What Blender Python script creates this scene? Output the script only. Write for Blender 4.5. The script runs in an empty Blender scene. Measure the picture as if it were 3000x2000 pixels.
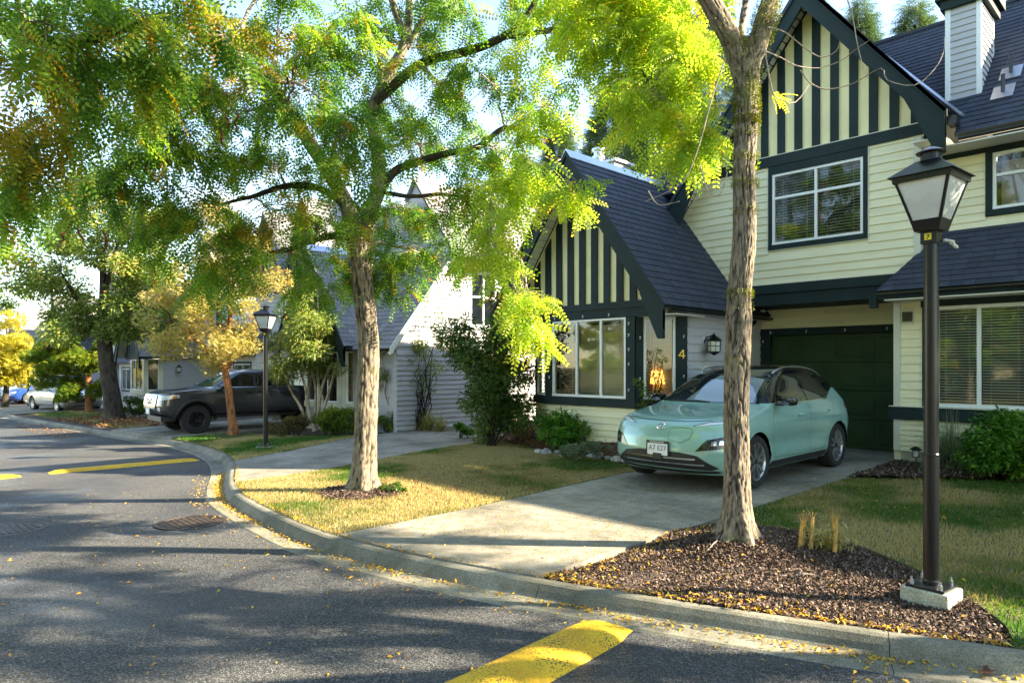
import bpy, bmesh, math, random
import numpy as np
from mathutils import Vector, Matrix, noise, geometry

# ------------------------------------------------------------------ camera, sky, sun
scene = bpy.context.scene
COL = scene.collection
FW = Vector((-.718, .696, 0)).normalized()          # direction the camera looks in
cam = bpy.data.cameras.new('camera'); camo = bpy.data.objects.new('camera', cam); COL.objects.link(camo)
camo.location = (0, 0, 1.7)
camo.rotation_euler = FW.to_track_quat('-Z', 'Y').to_euler()
cam.lens = 24; cam.sensor_width = 36; cam.shift_y = .024; cam.clip_end = 3000; cam.clip_start = .05
scene.camera = camo

SUN_AZ = math.atan2(.67, .74); SUN_EL = math.radians(30)
sun = bpy.data.lights.new('sun', 'SUN'); suno = bpy.data.objects.new('sun', sun); COL.objects.link(suno)
sun.energy = 5.0; sun.angle = math.radians(.55); sun.color = (1, .93, .80)
sdir = Vector((math.cos(SUN_AZ)*math.cos(SUN_EL), math.sin(SUN_AZ)*math.cos(SUN_EL), math.sin(SUN_EL)))
suno.rotation_euler = sdir.to_track_quat('Z', 'Y').to_euler()

world = bpy.data.worlds.new('World'); scene.world = world; world.use_nodes = True
wn = world.node_tree.nodes; wl = world.node_tree.links; wn.clear()
sky = wn.new('ShaderNodeTexSky'); sky.sky_type = 'NISHITA'; sky.sun_disc = False
sky.sun_elevation = SUN_EL; sky.sun_rotation = math.pi/2 - SUN_AZ
sky.air_density = 1.0; sky.dust_density = .15; sky.ozone_density = 2.2
bg = wn.new('ShaderNodeBackground'); bg.inputs[1].default_value = .12
out = wn.new('ShaderNodeOutputWorld')
tc = wn.new('ShaderNodeTexCoord'); mp = wn.new('ShaderNodeMapping'); mp.inputs['Scale'].default_value = (1, 1, 2.6)
nz = wn.new('ShaderNodeTexNoise'); nz.inputs['Scale'].default_value = 2.3; nz.inputs['Detail'].default_value = 7
rp = wn.new('ShaderNodeValToRGB'); rp.color_ramp.elements[0].position = .62; rp.color_ramp.elements[1].position = .78
mx = wn.new('ShaderNodeMix'); mx.data_type = 'RGBA'; mx.inputs[7].default_value = (5.0, 5.3, 5.8, 1)
wl.new(tc.outputs['Generated'], mp.inputs[0]); wl.new(mp.outputs[0], nz.inputs['Vector'])
wl.new(nz.outputs[0], rp.inputs[0]); wl.new(rp.outputs[0], mx.inputs[0]); wl.new(sky.outputs[0], mx.inputs[6])
wl.new(mx.outputs[2], bg.inputs[0]); wl.new(bg.outputs[0], out.inputs[0])
scene.view_settings.view_transform = 'Standard'; scene.view_settings.look = 'None'
scene.view_settings.exposure = 2.5; scene.view_settings.gamma = 1
scene.view_settings.use_white_balance = True; scene.view_settings.white_balance_temperature = 7600; scene.view_settings.use_curve_mapping = False
scene.render.engine = 'CYCLES'
scene.cycles.max_bounces = 6; scene.cycles.transparent_max_bounces = 8

# ------------------------------------------------------------------ helpers
R = random.Random(7)
NR = np.random.default_rng(11)

class MB:
    """collects simple shapes and becomes one mesh"""
    def __init__(s): s.v = []; s.f = []
    def poly(s, pts):
        n = len(s.v); s.v += [tuple(p) for p in pts]; s.f.append(tuple(range(n, n+len(pts)))); return s
    def hexa(s, a, b):                    # a: 4 bottom points ccw seen from b side, b: 4 top points
        n = len(s.v); s.v += [tuple(p) for p in a] + [tuple(p) for p in b]
        s.f += [(n+3, n+2, n+1, n), (n+4, n+5, n+6, n+7)] + [(n+i, n+(i+1) % 4, n+4+(i+1) % 4, n+4+i) for i in range(4)]
        return s
    def box(s, x0, x1, y0, y1, z0, z1):
        return s.hexa([(x0,y0,z0),(x1,y0,z0),(x1,y1,z0),(x0,y1,z0)], [(x0,y0,z1),(x1,y0,z1),(x1,y1,z1),(x0,y1,z1)])
    def prism(s, pts, off):               # polygon extruded by vector off
        n = len(s.v); k = len(pts); off = Vector(off)
        s.v += [tuple(p) for p in pts] + [tuple(Vector(p)+off) for p in pts]
        s.f += [tuple(range(n+k-1, n-1, -1)), tuple(range(n+k, n+2*k))] + [(n+i, n+(i+1) % k, n+k+(i+1) % k, n+k+i) for i in range(k)]
        return s
    def tube(s, pts, rad, seg=8, cap=True):
        pts = [Vector(p) for p in pts]; m = len(pts)
        rad = [rad]*m if not hasattr(rad, '__len__') else rad
        n = len(s.v); up = Vector((0, 0, 1)); prev = None
        for i, p in enumerate(pts):
            t = (pts[min(i+1, m-1)]-pts[max(i-1, 0)]).normalized()
            if prev is None: a = t.cross(up if abs(t.z) < .9 else Vector((1, 0, 0))).normalized()
            else: a = (prev - t*prev.dot(t)).normalized()
            prev = a; b = t.cross(a)
            for k in range(seg):
                q = 2*math.pi*k/seg; s.v.append(tuple(p + (a*math.cos(q)+b*math.sin(q))*rad[i]))
        for i in range(m-1):
            for k in range(seg):
                k2 = (k+1) % seg
                s.f.append((n+i*seg+k, n+i*seg+k2, n+(i+1)*seg+k2, n+(i+1)*seg+k))
        if cap:
            s.f.append(tuple(n+k for k in range(seg-1, -1, -1))); s.f.append(tuple(n+(m-1)*seg+k for k in range(seg)))
        return s
    def lathe(s, prof, c=(0, 0, 0), seg=16, axis='z'):   # prof: (r, h)
        n = len(s.v); c = Vector(c)
        for r, h in prof:
            for k in range(seg):
                q = 2*math.pi*k/seg; a, b = r*math.cos(q), r*math.sin(q)
                s.v.append(tuple(c + Vector({'z': (a, b, h), 'x': (h, a, b), 'y': (b, h, a)}[axis])))
        for i in range(len(prof)-1):
            for k in range(seg):
                k2 = (k+1) % seg
                s.f.append((n+i*seg+k, n+i*seg+k2, n+(i+1)*seg+k2, n+(i+1)*seg+k))
        return s

def mesh_np(name, V, F, smooth=False):
    """V (n,3) array, F (m,k) array of equal polygons"""
    me = bpy.data.meshes.new(name); V = np.asarray(V, np.float32); F = np.asarray(F, np.int32)
    me.vertices.add(len(V)); me.vertices.foreach_set('co', V.ravel())
    m, k = F.shape
    me.loops.add(m*k); me.loops.foreach_set('vertex_index', F.ravel())
    me.polygons.add(m); me.polygons.foreach_set('loop_start', np.arange(0, m*k, k, dtype=np.int32))
    if smooth: me.polygons.foreach_set('use_smooth', np.ones(m, bool))
    me.update(calc_edges=True); return me

def rootloc(o):
    l = Vector((0, 0, 0))
    while o is not None: l += Vector(o.location); o = o.parent
    return l

def tag(o, label=None, cat=None, group=None, kind=None):
    if label: o['label'] = label
    if cat: o['category'] = cat
    if group: o['group'] = group
    if kind: o['kind'] = kind
    return o

def link(name, me, mat, parent=None, kind=None, loc=None):
    """me holds world coordinates; they are made local to the parent"""
    o = bpy.data.objects.new(name, me)
    if mat and not me.materials: me.materials.append(mat)
    COL.objects.link(o)
    if parent is not None:
        o.parent = parent
        l = rootloc(parent)
        if l.length > 1e-6: me.transform(Matrix.Translation(-l))
    if kind: o['kind'] = kind
    return o

def build(name, mb, mat, parent=None, kind=None, smooth=False, bev=0):
    me = bpy.data.meshes.new(name); me.from_pydata(mb.v, [], mb.f)
    if smooth: me.polygons.foreach_set('use_smooth', [True]*len(me.polygons))
    me.update()
    o = link(name, me, mat, parent, kind)
    if bev:
        b = o.modifiers.new('bevel', 'BEVEL'); b.width = bev; b.segments = 2; b.limit_method = 'ANGLE'
    return o

def thing(name, label, cat, loc=(0, 0, 0), group=None, rotz=0):
    o = bpy.data.objects.new(name, None); COL.objects.link(o); o.location = loc; o.rotation_euler = (0, 0, rotz)
    o.empty_display_size = .2
    return tag(o, label, cat, group)

def copy_tree(o, parent=None):
    c = o.copy(); COL.objects.link(c); c.parent = parent
    for ch in list(o.children): copy_tree(ch, c)
    return c

# ------------------------------------------------------------------ materials
def newmat(name):
    m = bpy.data.materials.new(name); m.use_nodes = True; nt = m.node_tree
    b = nt.nodes['Principled BSDF']; return m, nt, b
def N(nt, t, **kw):
    n = nt.nodes.new('ShaderNode'+t)
    for k, v in kw.items():
        if k.startswith('i_'): n.inputs[k[2:].replace('_', ' ')].default_value = v
        else: setattr(n, k, v)
    return n
def ramp(nt, fac, stops):
    r = N(nt, 'ValToRGB'); e = r.color_ramp.elements
    while len(e) < len(stops): e.new(.5)
    for i, (p, c) in enumerate(stops): e[i].position = p; e[i].color = (*c, 1)
    nt.links.new(fac, r.inputs[0]); return r.outputs[0]
def tex(nt, scale, detail=4, stretch=(1, 1, 1), kind='Noise'):
    tc = N(nt, 'TexCoord'); mp = N(nt, 'Mapping'); mp.inputs['Scale'].default_value = stretch
    n = N(nt, 'Tex'+kind); n.inputs['Scale'].default_value = scale
    if kind == 'Noise': n.inputs['Detail'].default_value = detail
    nt.links.new(tc.outputs['Object'], mp.inputs[0]); nt.links.new(mp.outputs[0], n.inputs['Vector'])
    return n.outputs[0]
def bump(nt, b, h, strength, dist=.01):
    n = N(nt, 'Bump'); n.inputs['Strength'].default_value = strength; n.inputs['Distance'].default_value = dist
    nt.links.new(h, n.inputs['Height']); nt.links.new(n.outputs[0], b.inputs['Normal'])
def mixc(nt, f, a, b, mode='MIX'):
    m = N(nt, 'Mix', data_type='RGBA', blend_type=mode)
    for i, x in ((0, f), (6, a), (7, b)):
        if isinstance(x, (int, float)): m.inputs[i].default_value = x
        elif isinstance(x, tuple): m.inputs[i].default_value = (*x, 1)
        else: nt.links.new(x, m.inputs[i])
    return m.outputs[2]

def simple(name, col, rough=.6, metal=0, var=.12, scale=3, bmp=0, bscale=60, stretch=(1, 1, 1), coat=0, perobj=0, emit=0, spec=.5):
    m, nt, b = newmat(name)
    d = tuple(c*(1-var) for c in col); e = tuple(min(1, c*(1+var)) for c in col)
    c = ramp(nt, tex(nt, scale, 5, stretch), [(.35, d), (.65, e)])
    if perobj:
        oi = N(nt, 'ObjectInfo'); c2 = ramp(nt, oi.outputs['Random'], [(0, (1-perobj,)*3), (1, (1+perobj,)*3)])
        c = mixc(nt, 1., c, c2, 'MULTIPLY')
    nt.links.new(c, b.inputs['Base Color']); b.inputs['Roughness'].default_value = rough
    b.inputs['Metallic'].default_value = metal; b.inputs['Coat Weight'].default_value = coat; b.inputs['Specular IOR Level'].default_value = spec
    if emit: nt.links.new(c, b.inputs['Emission Color']); b.inputs['Emission Strength'].default_value = emit
    if bmp: bump(nt, b, tex(nt, bscale, 4, stretch), bmp)
    return m

LEAFO = 1
def leafmat(name, stops, trans=.45, rough=.5):
    m, nt, b = newmat(name)
    at = N(nt, 'Attribute', attribute_name='tint'); c = ramp(nt, at.outputs['Fac'], stops)
    b.inputs['Roughness'].default_value = rough; nt.links.new(c, b.inputs['Base Color']); b.inputs['Specular IOR Level'].default_value = .3
    t = N(nt, 'BsdfTranslucent'); cc = mixc(nt, 1., c, (1.45, 1.45, .8), 'MULTIPLY'); nt.links.new(cc, t.inputs[0])
    mxs = N(nt, 'MixShader'); mxs.inputs[0].default_value = trans
    nt.links.new(b.outputs[0], mxs.inputs[1]); nt.links.new(t.outputs[0], mxs.inputs[2])
    nt.links.new(mxs.outputs[0], nt.nodes['Material Output'].inputs[0]); return m

M = {}
M['siding'] = simple('cream_siding', (.78, .73, .48), .5, var=.05, scale=1.5, bmp=.08, bscale=25, stretch=(1, 1, 12), perobj=.05)
M['siding_grey'] = simple('pale_grey_siding', (.45, .45, .45), .5, var=.05, scale=1.5, bmp=.08, bscale=25, stretch=(1, 1, 12), perobj=.04)
M['siding_h2'] = simple('sunlit_grey_siding', (.34, .34, .34), .55, var=.08, scale=1.2, bmp=.08, bscale=25, stretch=(1, 1, 12), perobj=.10)
M['cream'] = simple('cream_panel', (.76, .69, .38), .6, var=.06, scale=2, bmp=.05)
M['trim'] = simple('dark_green_trim', (.014, .028, .028), .6, spec=.18, var=.15, scale=2, bmp=.05, bscale=30)
M['ctrim'] = simple('cream_trim', (.60, .60, .48), .5, var=.05)
M['white'] = simple('white_frame', (.78, .80, .78), .4, var=.03)
M['soffit'] = simple('soffit_white', (.66, .66, .56), .6, var=.05)
M['door'] = simple('dark_green_door', (.022, .050, .018), .5, spec=.25, var=.15, bmp=.05)
M['gutter'] = simple('gutter_metal', (.03, .03, .032), .25, metal=.3, var=.2)
M['flash'] = simple('metal_flashing', (.45, .5, .55), .3, metal=.9, var=.1)
M['conc'] = None
def shingle_mat(name, c, rough=.8):
    m, nt, b = newmat(name)
    oi = N(nt, 'ObjectInfo'); at = N(nt, 'Attribute', attribute_name='tint')
    add = N(nt, 'Math', operation='ADD'); nt.links.new(oi.outputs['Random'], add.inputs[0]); nt.links.new(at.outputs['Fac'], add.inputs[1])
    fr = N(nt, 'Math', operation='FRACT'); nt.links.new(add.outputs[0], fr.inputs[0])
    a = ramp(nt, fr.outputs[0], [(0, tuple(x*.8 for x in c)), (.5, c), (1, tuple(x*1.22 for x in c))])
    g = ramp(nt, tex(nt, 140, 3), [(.3, (.6, .6, .6)), (.75, (1.35, 1.35, 1.4))])
    big = ramp(nt, tex(nt, .8, 3), [(.3, (.8, .82, .85)), (.7, (1.15, 1.12, 1.05))])
    c2 = mixc(nt, 1., mixc(nt, 1., a, g, 'MULTIPLY'), big, 'MULTIPLY')
    nt.links.new(c2, b.inputs['Base Color']); b.inputs['Roughness'].default_value = rough
    bump(nt, b, tex(nt, 160, 3), .5, .004); return m
M['shingle'] = shingle_mat('dark_shingle', (.032, .041, .060))
M['shingle_light'] = shingle_mat('weathered_grey_shingle', (.22, .21, .21))

def concrete(name, base, stain):
    m, nt, b = newmat(name)
    a = ramp(nt, tex(nt, 1.1, 6), [(.3, stain), (.62, base)])
    g = ramp(nt, tex(nt, 90, 4), [(.3, (.55, .55, .55)), (.7, (1.3, 1.3, 1.28))])
    s = ramp(nt, tex(nt, 7, 5), [(.38, (.8, .78, .74)), (.6, (1.05, 1.05, 1.05))])
    c = mixc(nt, 1., mixc(nt, 1., a, g, 'MULTIPLY'), s, 'MULTIPLY')
    nt.links.new(c, b.inputs['Base Color']); b.inputs['Roughness'].default_value = .85
    bump(nt, b, tex(nt, 110, 5), .5, .006); return m
M['drive'] = concrete('driveway_concrete', (.30, .275, .22), (.13, .12, .09))
M['kerb'] = concrete('kerb_concrete', (.25, .235, .18), (.10, .10, .075))
M['found'] = concrete('foundation_concrete', (.45, .46, .36), (.3, .32, .24))

def asphalt():
    m, nt, b = newmat('asphalt')
    v = N(nt, 'TexVoronoi'); v.inputs['Scale'].default_value = 130
    tc = N(nt, 'TexCoord'); nt.links.new(tc.outputs['Object'], v.inputs['Vector'])
    ag = ramp(nt, v.outputs['Color'], [(.2, (.026, .027, .028)), (.62, (.066, .066, .065)), (.9, (.17, .17, .165))])
    big = ramp(nt, tex(nt, .45, 6), [(.3, (.68, .7, .75)), (.7, (1.3, 1.28, 1.22))])
    c = mixc(nt, 1., ag, big, 'MULTIPLY'); nt.links.new(c, b.inputs['Base Color'])
    w = ramp(nt, tex(nt, .5, 4), [(.40, (.4,)*3), (.55, (.85,)*3)]); nt.links.new(w, b.inputs['Roughness'])
    b.inputs['Specular IOR Level'].default_value = .2
    bump(nt, b, v.outputs['Distance'], .55, .006); return m
M['asphalt'] = asphalt()
def soilmat():
    m, nt, b = newmat('bark_mulch_soil')
    c = ramp(nt, tex(nt, 45, 6, (1, 1, 1)), [(.3, (.02, .013, .010)), (.55, (.07, .045, .034)), (.8, (.2, .14, .11))])
    nt.links.new(c, b.inputs['Base Color']); b.inputs['Roughness'].default_value = .95
    bump(nt, b, tex(nt, 60, 6), 1., .03); return m
M['soil'] = soilmat()
def turf():
    m, nt, b = newmat('turf')
    a = ramp(nt, tex(nt, .9, 5), [(.34, (.045, .085, .018)), (.50, (.17, .14, .055))])
    g = ramp(nt, tex(nt, 70, 5), [(.3, (.5, .5, .5)), (.7, (1.4, 1.4, 1.3))])
    nt.links.new(mixc(nt, 1., a, g, 'MULTIPLY'), b.inputs['Base Color']); b.inputs['Roughness'].default_value = .95
    bump(nt, b, tex(nt, 80, 5), 1., .03); return m
M['turf'] = turf()
def yellow():
    m, nt, b = newmat('worn_yellow_paint')
    y = ramp(nt, tex(nt, 2.5, 5), [(.3, (.60, .30, .008)), (.7, (.82, .50, .02))])
    w = ramp(nt, tex(nt, 75, 6), [(.50, (0, 0, 0)), (.60, (1, 1, 1))])
    big = ramp(nt, tex(nt, 3.2, 4), [(.42, (.25,)*3), (.62, (1, 1, 1))])
    f = mixc(nt, 1., w, big, 'MULTIPLY')
    nt.links.new(mixc(nt, f, y, (.05, .045, .03)), b.inputs['Base Color']); b.inputs['Roughness'].default_value = .7
    bump(nt, b, tex(nt, 90, 5), .7, .008); return m
M['yellow'] = yellow()
def barkmat(name, dark, light, moss=0, scale=14):
    m, nt, b = newmat(name)
    at = N(nt, 'Attribute', attribute_name='tint')
    a = ramp(nt, at.outputs['Fac'], [(.25, dark), (.55, tuple((x*.6+y*.4) for x, y in zip(dark, light))), (1, light)])
    g = ramp(nt, tex(nt, scale*3, 6, (1, 1, .35)), [(.3, (.55, .55, .55)), (.72, (1.35, 1.32, 1.25))])
    c = mixc(nt, 1., a, g, 'MULTIPLY')
    if moss:
        f = ramp(nt, tex(nt, 2.2, 5), [(.56, (0, 0, 0)), (.68, (moss,)*3)]); c = mixc(nt, f, c, (.17, .19, .03))
    nt.links.new(c, b.inputs['Base Color']); b.inputs['Roughness'].default_value = .9
    bump(nt, b, tex(nt, scale*2, 7, (1, 1, .22)), .8, .012); return m
M['bark'] = barkmat('furrowed_bark', (.018, .012, .008), (.25, .205, .15), .5)
M['bark_dark'] = barkmat('dark_bark', (.012, .009, .006), (.06, .045, .03), .2)
M['bark_red'] = barkmat('peeling_orange_bark', (.10, .035, .014), (.36, .15, .055))
M['bark_pale'] = barkmat('pale_stem_bark', (.16, .12, .07), (.52, .44, .32))
M['twig'] = simple('twig_bark', (.34, .28, .22), .8, var=.4, scale=12)
M['moss'] = leafmat('moss', [(0, (.05, .07, .005)), (.6, (.16, .19, .015)), (1, (.34, .36, .04))], .3)
M['locust'] = leafmat('locust_leaf', [(0, (.05, .14, .02)), (.45, (.14, .29, .04)), (.78, (.34, .45, .07)), (.92, (.50, .38, .02)), (1, (.48, .20, .02))], .5)
M['locust_y'] = leafmat('sunlit_yellow_locust_leaf', [(0, (.18, .33, .04)), (.4, (.38, .52, .07)), (.8, (.60, .62, .10)), (1, (.62, .42, .05))], .55)  # brighter yellow-green: sunlight on the right-hand clumps is put into this leaf colour
M['locust_o'] = leafmat('autumn_locust_leaf', [(0, (.10, .16, .02)), (.35, (.28, .27, .035)), (.7, (.50, .36, .04)), (1, (.52, .22, .03))], .5)
M['green'] = leafmat('dark_green_leaf', [(0, (.03, .07, .014)), (.5, (.07, .14, .025)), (.9, (.15, .22, .04)), (1, (.32, .16, .03))], .35)
M['olive'] = leafmat('pale_olive_leaf', [(0, (.08, .13, .03)), (.5, (.22, .29, .08)), (.9, (.42, .45, .15)), (1, (.5, .26, .06))], .5)
M['maple'] = leafmat('tan_maple_leaf', [(0, (.20, .20, .05)), (.4, (.40, .35, .11)), (.8, (.55, .44, .20)), (1, (.55, .2, .07))], .45)
M['maple_g'] = leafmat('green_maple_leaf', [(0, (.06, .12, .015)), (.5, (.14, .21, .025)), (1, (.32, .31, .04))], .5)
M['gold'] = leafmat('golden_leaf', [(0, (.22, .22, .03)), (.5, (.44, .38, .05)), (1, (.62, .50, .10))], .5)
M['bright'] = leafmat('bright_green_leaf', [(0, (.03, .10, .012)), (.5, (.07, .21, .018)), (1, (.16, .34, .03))], .4)
M['conifer'] = leafmat('conifer_needles', [(0, (.03, .07, .03)), (.6, (.08, .14, .05)), (1, (.2, .24, .07))], .3)
M['redbush'] = leafmat('reddish_leaf', [(0, (.05, .07, .018)), (.5, (.11, .10, .03)), (1, (.22, .10, .05))], .4)
M['straw'] = leafmat('straw_blade', [(0, (.10, .14, .03)), (.35, (.22, .22, .06)), (.7, (.40, .34, .12)), (1, (.50, .42, .18))], .4)
M['grass'] = leafmat('grass_blade', [(0, (.04, .12, .010)), (.4, (.11, .18, .025)), (.62, (.26, .225, .09)), (1, (.42, .34, .17))], .4)
M['greygrass'] = leafmat('blue_grey_blade', [(0, (.09, .15, .09)), (.6, (.20, .25, .16)), (1, (.38, .38, .24))], .3)
M['fallen'] = leafmat('fallen_yellow_leaf', [(0, (.30, .10, .02)), (.35, (.50, .26, .02)), (.8, (.65, .42, .04)), (1, (.55, .50, .12))], .2)
M['brownleaf'] = leafmat('fallen_brown_leaf', [(0, (.10, .04, .02)), (.5, (.24, .10, .04)), (1, (.42, .26, .10))], .2)
M['chip'] = leafmat('bark_chip', [(0, (.03, .019, .012)), (.5, (.09, .056, .036)), (.85, (.22, .15, .12)), (1, (.42, .33, .26))], .0, .8)
M['black'] = simple('black_metal', (.006, .007, .009), .28, metal=.1, var=.2)
M['rubber'] = simple('tyre_rubber', (.015, .015, .016), .75, var=.2)
M['plastic'] = simple('black_plastic', (.02, .02, .022), .5, var=.1)
M['chrome'] = simple('chrome', (.75, .76, .78), .12, metal=1, var=.02)
M['alloy'] = simple('alloy', (.45, .46, .48), .3, metal=.9, var=.05)
M['stone'] = simple('field_stone', (.34, .33, .30), .85, var=.35, scale=9, bmp=.5, bscale=25, perobj=.25)
M['iron'] = simple('cast_iron', (.05, .035, .025), .55, metal=.5, var=.4, scale=20)
def glass(name, tint, mixf=.25, rough=.03):
    m, nt, b = newmat(name)
    b.inputs['Base Color'].default_value = (*tint, 1); b.inputs['Roughness'].default_value = rough; b.inputs['Coat Weight'].default_value = .3
    tr = N(nt, 'BsdfTransparent'); tr.inputs[0].default_value = (.85, .9, .88, 1)
    lw = N(nt, 'Fresnel'); lw.inputs[0].default_value = 1.5
    r = N(nt, 'MapRange'); r.inputs[1].default_value = 0; r.inputs[2].default_value = 1; r.inputs[3].default_value = mixf; r.inputs[4].default_value = 1
    nt.links.new(lw.outputs[0], r.inputs[0])
    gl = N(nt, 'BsdfGlossy'); gl.inputs['Roughness'].default_value = rough; gl.inputs['Color'].default_value = (.95, .97, .97, 1)
    mxs = N(nt, 'MixShader'); nt.links.new(r.outputs[0], mxs.inputs[0])
    nt.links.new(tr.outputs[0], mxs.inputs[1]); nt.links.new(gl.outputs[0], mxs.inputs[2])
    nt.links.new(mxs.outputs[0], nt.nodes['Material Output'].inputs[0]); return m
M['glass'] = glass('window_glass', (.02, .03, .03), .02)
M['carglass'] = glass('car_glass', (.02, .03, .03), .12)
M['frost'] = simple('frosted_lens', (.62, .64, .60), .25, var=.12, scale=5, coat=.5)
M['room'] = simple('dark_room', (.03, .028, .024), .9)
M['blind'] = simple('blind_slats', (.62, .63, .58), .5, var=.03)
def paint(name, c, rough=.20, metal=.3):
    m, nt, b = newmat(name); b.inputs['Base Color'].default_value = (*c, 1); b.inputs['Roughness'].default_value = rough
    b.inputs['Metallic'].default_value = metal; b.inputs['Coat Weight'].default_value = 1; b.inputs['Coat Roughness'].default_value = .03
    d = ramp(nt, tex(nt, 3, 5), [(.3, tuple(x*.93 for x in c)), (.7, tuple(min(1, x*1.05) for x in c))]); nt.links.new(d, b.inputs['Base Color'])
    return m
M['teal'] = paint('sage_teal_paint', (.25, .46, .41), .22, .15); M['pblack'] = paint('black_gloss_paint', (.008, .009, .012))
M['truck'] = paint('dark_grey_paint', (.055, .060, .072)); M['silver'] = paint('silver_paint', (.42, .42, .40), .3, .6)
M['blue'] = paint('blue_paint', (.02, .08, .33)); M['grey_p'] = paint('grey_paint', (.2, .22, .24))

# ------------------------------------------------------------------ terrain
def zg(x):
    return 0. if x > -8 else (-.03*(-8-x) if x > -20 else -.36-.01*(-20-x))
def gh(x, y):
    k = .006+.016*min(1, max(0, (-8-x)/6))
    return zg(x)+.112+k*min(8.5, max(0, y-4.5))
ZG = np.vectorize(zg); GH = np.vectorize(gh)

def clip(poly, a, b, c):                 # keep a*x+b*y<=c
    o = []; n = len(poly)
    for i in range(n):
        p, q = poly[i], poly[(i+1) % n]; dp = a*p[0]+b*p[1]-c; dq = a*q[0]+b*q[1]-c
        if dp <= 0: o.append(p)
        if (dp < 0 and dq > 0) or (dp > 0 and dq < 0):
            t = dp/(dp-dq); o.append((p[0]+(q[0]-p[0])*t, p[1]+(q[1]-p[1])*t))
    return o
def clipbox(poly, x0, x1, y0, y1):
    for a, b, c in ((-1, 0, -x0), (1, 0, x1), (0, -1, -y0), (0, 1, y1)):
        poly = clip(poly, a, b, c)
        if len(poly) < 3: return []
    return poly
def area(p): return .5*sum(p[i][0]*p[(i+1) % len(p)][1]-p[(i+1) % len(p)][0]*p[i][1] for i in range(len(p)))
def inside(poly, x, y):
    x = np.asarray(x); y = np.asarray(y); r = np.zeros(x.shape, bool); n = len(poly)
    for i in range(n):
        x0, y0 = poly[i]; x1, y1 = poly[(i+1) % n]
        if y0 == y1: continue
        c = ((y0 > y) != (y1 > y)) & (x < (x1-x0)*(y-y0)/(y1-y0)+x0); r ^= c
    return r
def smooth_line(pts, n=4):
    out = []
    for i in range(len(pts)-1):
        p0 = pts[max(i-1, 0)]; p1 = pts[i]; p2 = pts[i+1]; p3 = pts[min(i+2, len(pts)-1)]
        for k in range(n):
            t = k/n
            out.append(tuple(.5*((2*p1[j])+(-p0[j]+p2[j])*t+(2*p0[j]-5*p1[j]+4*p2[j]-p3[j])*t*t+(-p0[j]+3*p1[j]-3*p2[j]+p3[j])*t**3) for j in range(len(p1))))
    out.append(tuple(pts[-1])); return out
def region(name, poly, hf, mat, step=.5, parent=None, kind=None, skirt=0):
    """a sheet over any plan polygon following a height function"""
    xs = [p[0] for p in poly]; ys = [p[1] for p in poly]; pts = [Vector(p) for p in poly]; n = len(pts)
    gx = np.arange(min(xs)+step/2, max(xs), step); gy = np.arange(min(ys)+step/2, max(ys), step)
    X, Y = np.meshgrid(gx, gy); k = inside(poly, X.ravel(), Y.ravel())
    pts += [Vector((a, b)) for a, b in zip(X.ravel()[k], Y.ravel()[k])]
    v, e, f, *_ = geometry.delaunay_2d_cdt(pts, [(i, (i+1) % n) for i in range(n)], [], 1, 1e-5)
    mb = MB(); mb.v = [(p.x, p.y, hf(p.x, p.y)) for p in v]
    for t in f:
        a = area([(v[i].x, v[i].y) for i in t]); mb.f.append(tuple(t) if a > 0 else tuple(reversed(t)))
    if skirt:
        for i in range(n):
            p, q = poly[i], poly[(i+1) % n]; a, b = hf(*p), hf(*q)
            mb.poly([(p[0], p[1], a-skirt), (q[0], q[1], b-skirt), (q[0], q[1], b), (p[0], p[1], a)])
    return build(name, mb, mat, parent, kind)

# ------------------------------------------------------------------ ground, road, kerb
KB = [(60, 9), (30, 8.6), (14, 7.9), (6, 6.9), (2.2, 5.85), (.4, 5.2), (-.75, 4.74), (-1.55, 4.42), (-2.63, 4.02), (-3.5, 3.74), (-4.4, 3.49), (-5.3, 3.33), (-6.1, 3.28), (-6.93, 3.33), (-7.81, 3.42), (-8.6, 3.57), (-9.78, 3.96), (-11.1, 4.5), (-12.25, 4.95), (-13.95, 5.45), (-16.22, 5.85), (-18.9, 6.02), (-21.5, 5.9), (-25.6, 5.6), (-32.8, 5.2), (-40, 4.9), (-60, 4.6), (-110, 4.4)]
KL = smooth_line(KB, 5)
def offs(line, d):
    o = []
    for i, p in enumerate(line):
        a = line[max(i-1, 0)]; b = line[min(i+1, len(line)-1)]
        t = Vector((b[0]-a[0], b[1]-a[1])).normalized(); o.append((p[0]-t.y*d, p[1]+t.x*d))
    return o
def ksub(x1, x0):                      # kerb back points from x1 (right) to x0 (left)
    def at(x):
        for p, q in zip(KL, KL[1:]):
            if p[0] >= x >= q[0]: t = (p[0]-x)/(p[0]-q[0]); return (x, p[1]+(q[1]-p[1])*t)
    return [at(x1)] + [p for p in KL if x0+.05 < p[0] < x1-.05] + [at(x0)]
G_OUT = offs(KL, .37)
mb = MB(); mb.poly([(-900, -900, -1.6), (900, -900, -1.6), (900, 900, -1.6), (-900, 900, -1.6)])
g = build('ground', mb, M['turf'], kind='structure')
road = region('road', [(60, -9), (60, G_OUT[0][1])] + G_OUT[1:-1] + [(-110, G_OUT[-1][1]), (-110, -9)], lambda x, y: zg(x), M['asphalt'], 2.0, kind='structure')
far = region('far_verge', [(60, -60), (60, -9), (-110, -9), (-110, -60)], lambda x, y: zg(x)+.05, M['turf'], 6, kind='structure')
verge = region('planting_soil', [(60, 60), (60, KL[0][1])][::-1] + [] , lambda x, y: 0, M['soil'], 99) if False else None
verge = region('planting_soil', KL + [(-110, 60), (60, 60)], lambda x, y: gh(x, y)-.035, M['soil'], 1.2, kind='structure')

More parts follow.
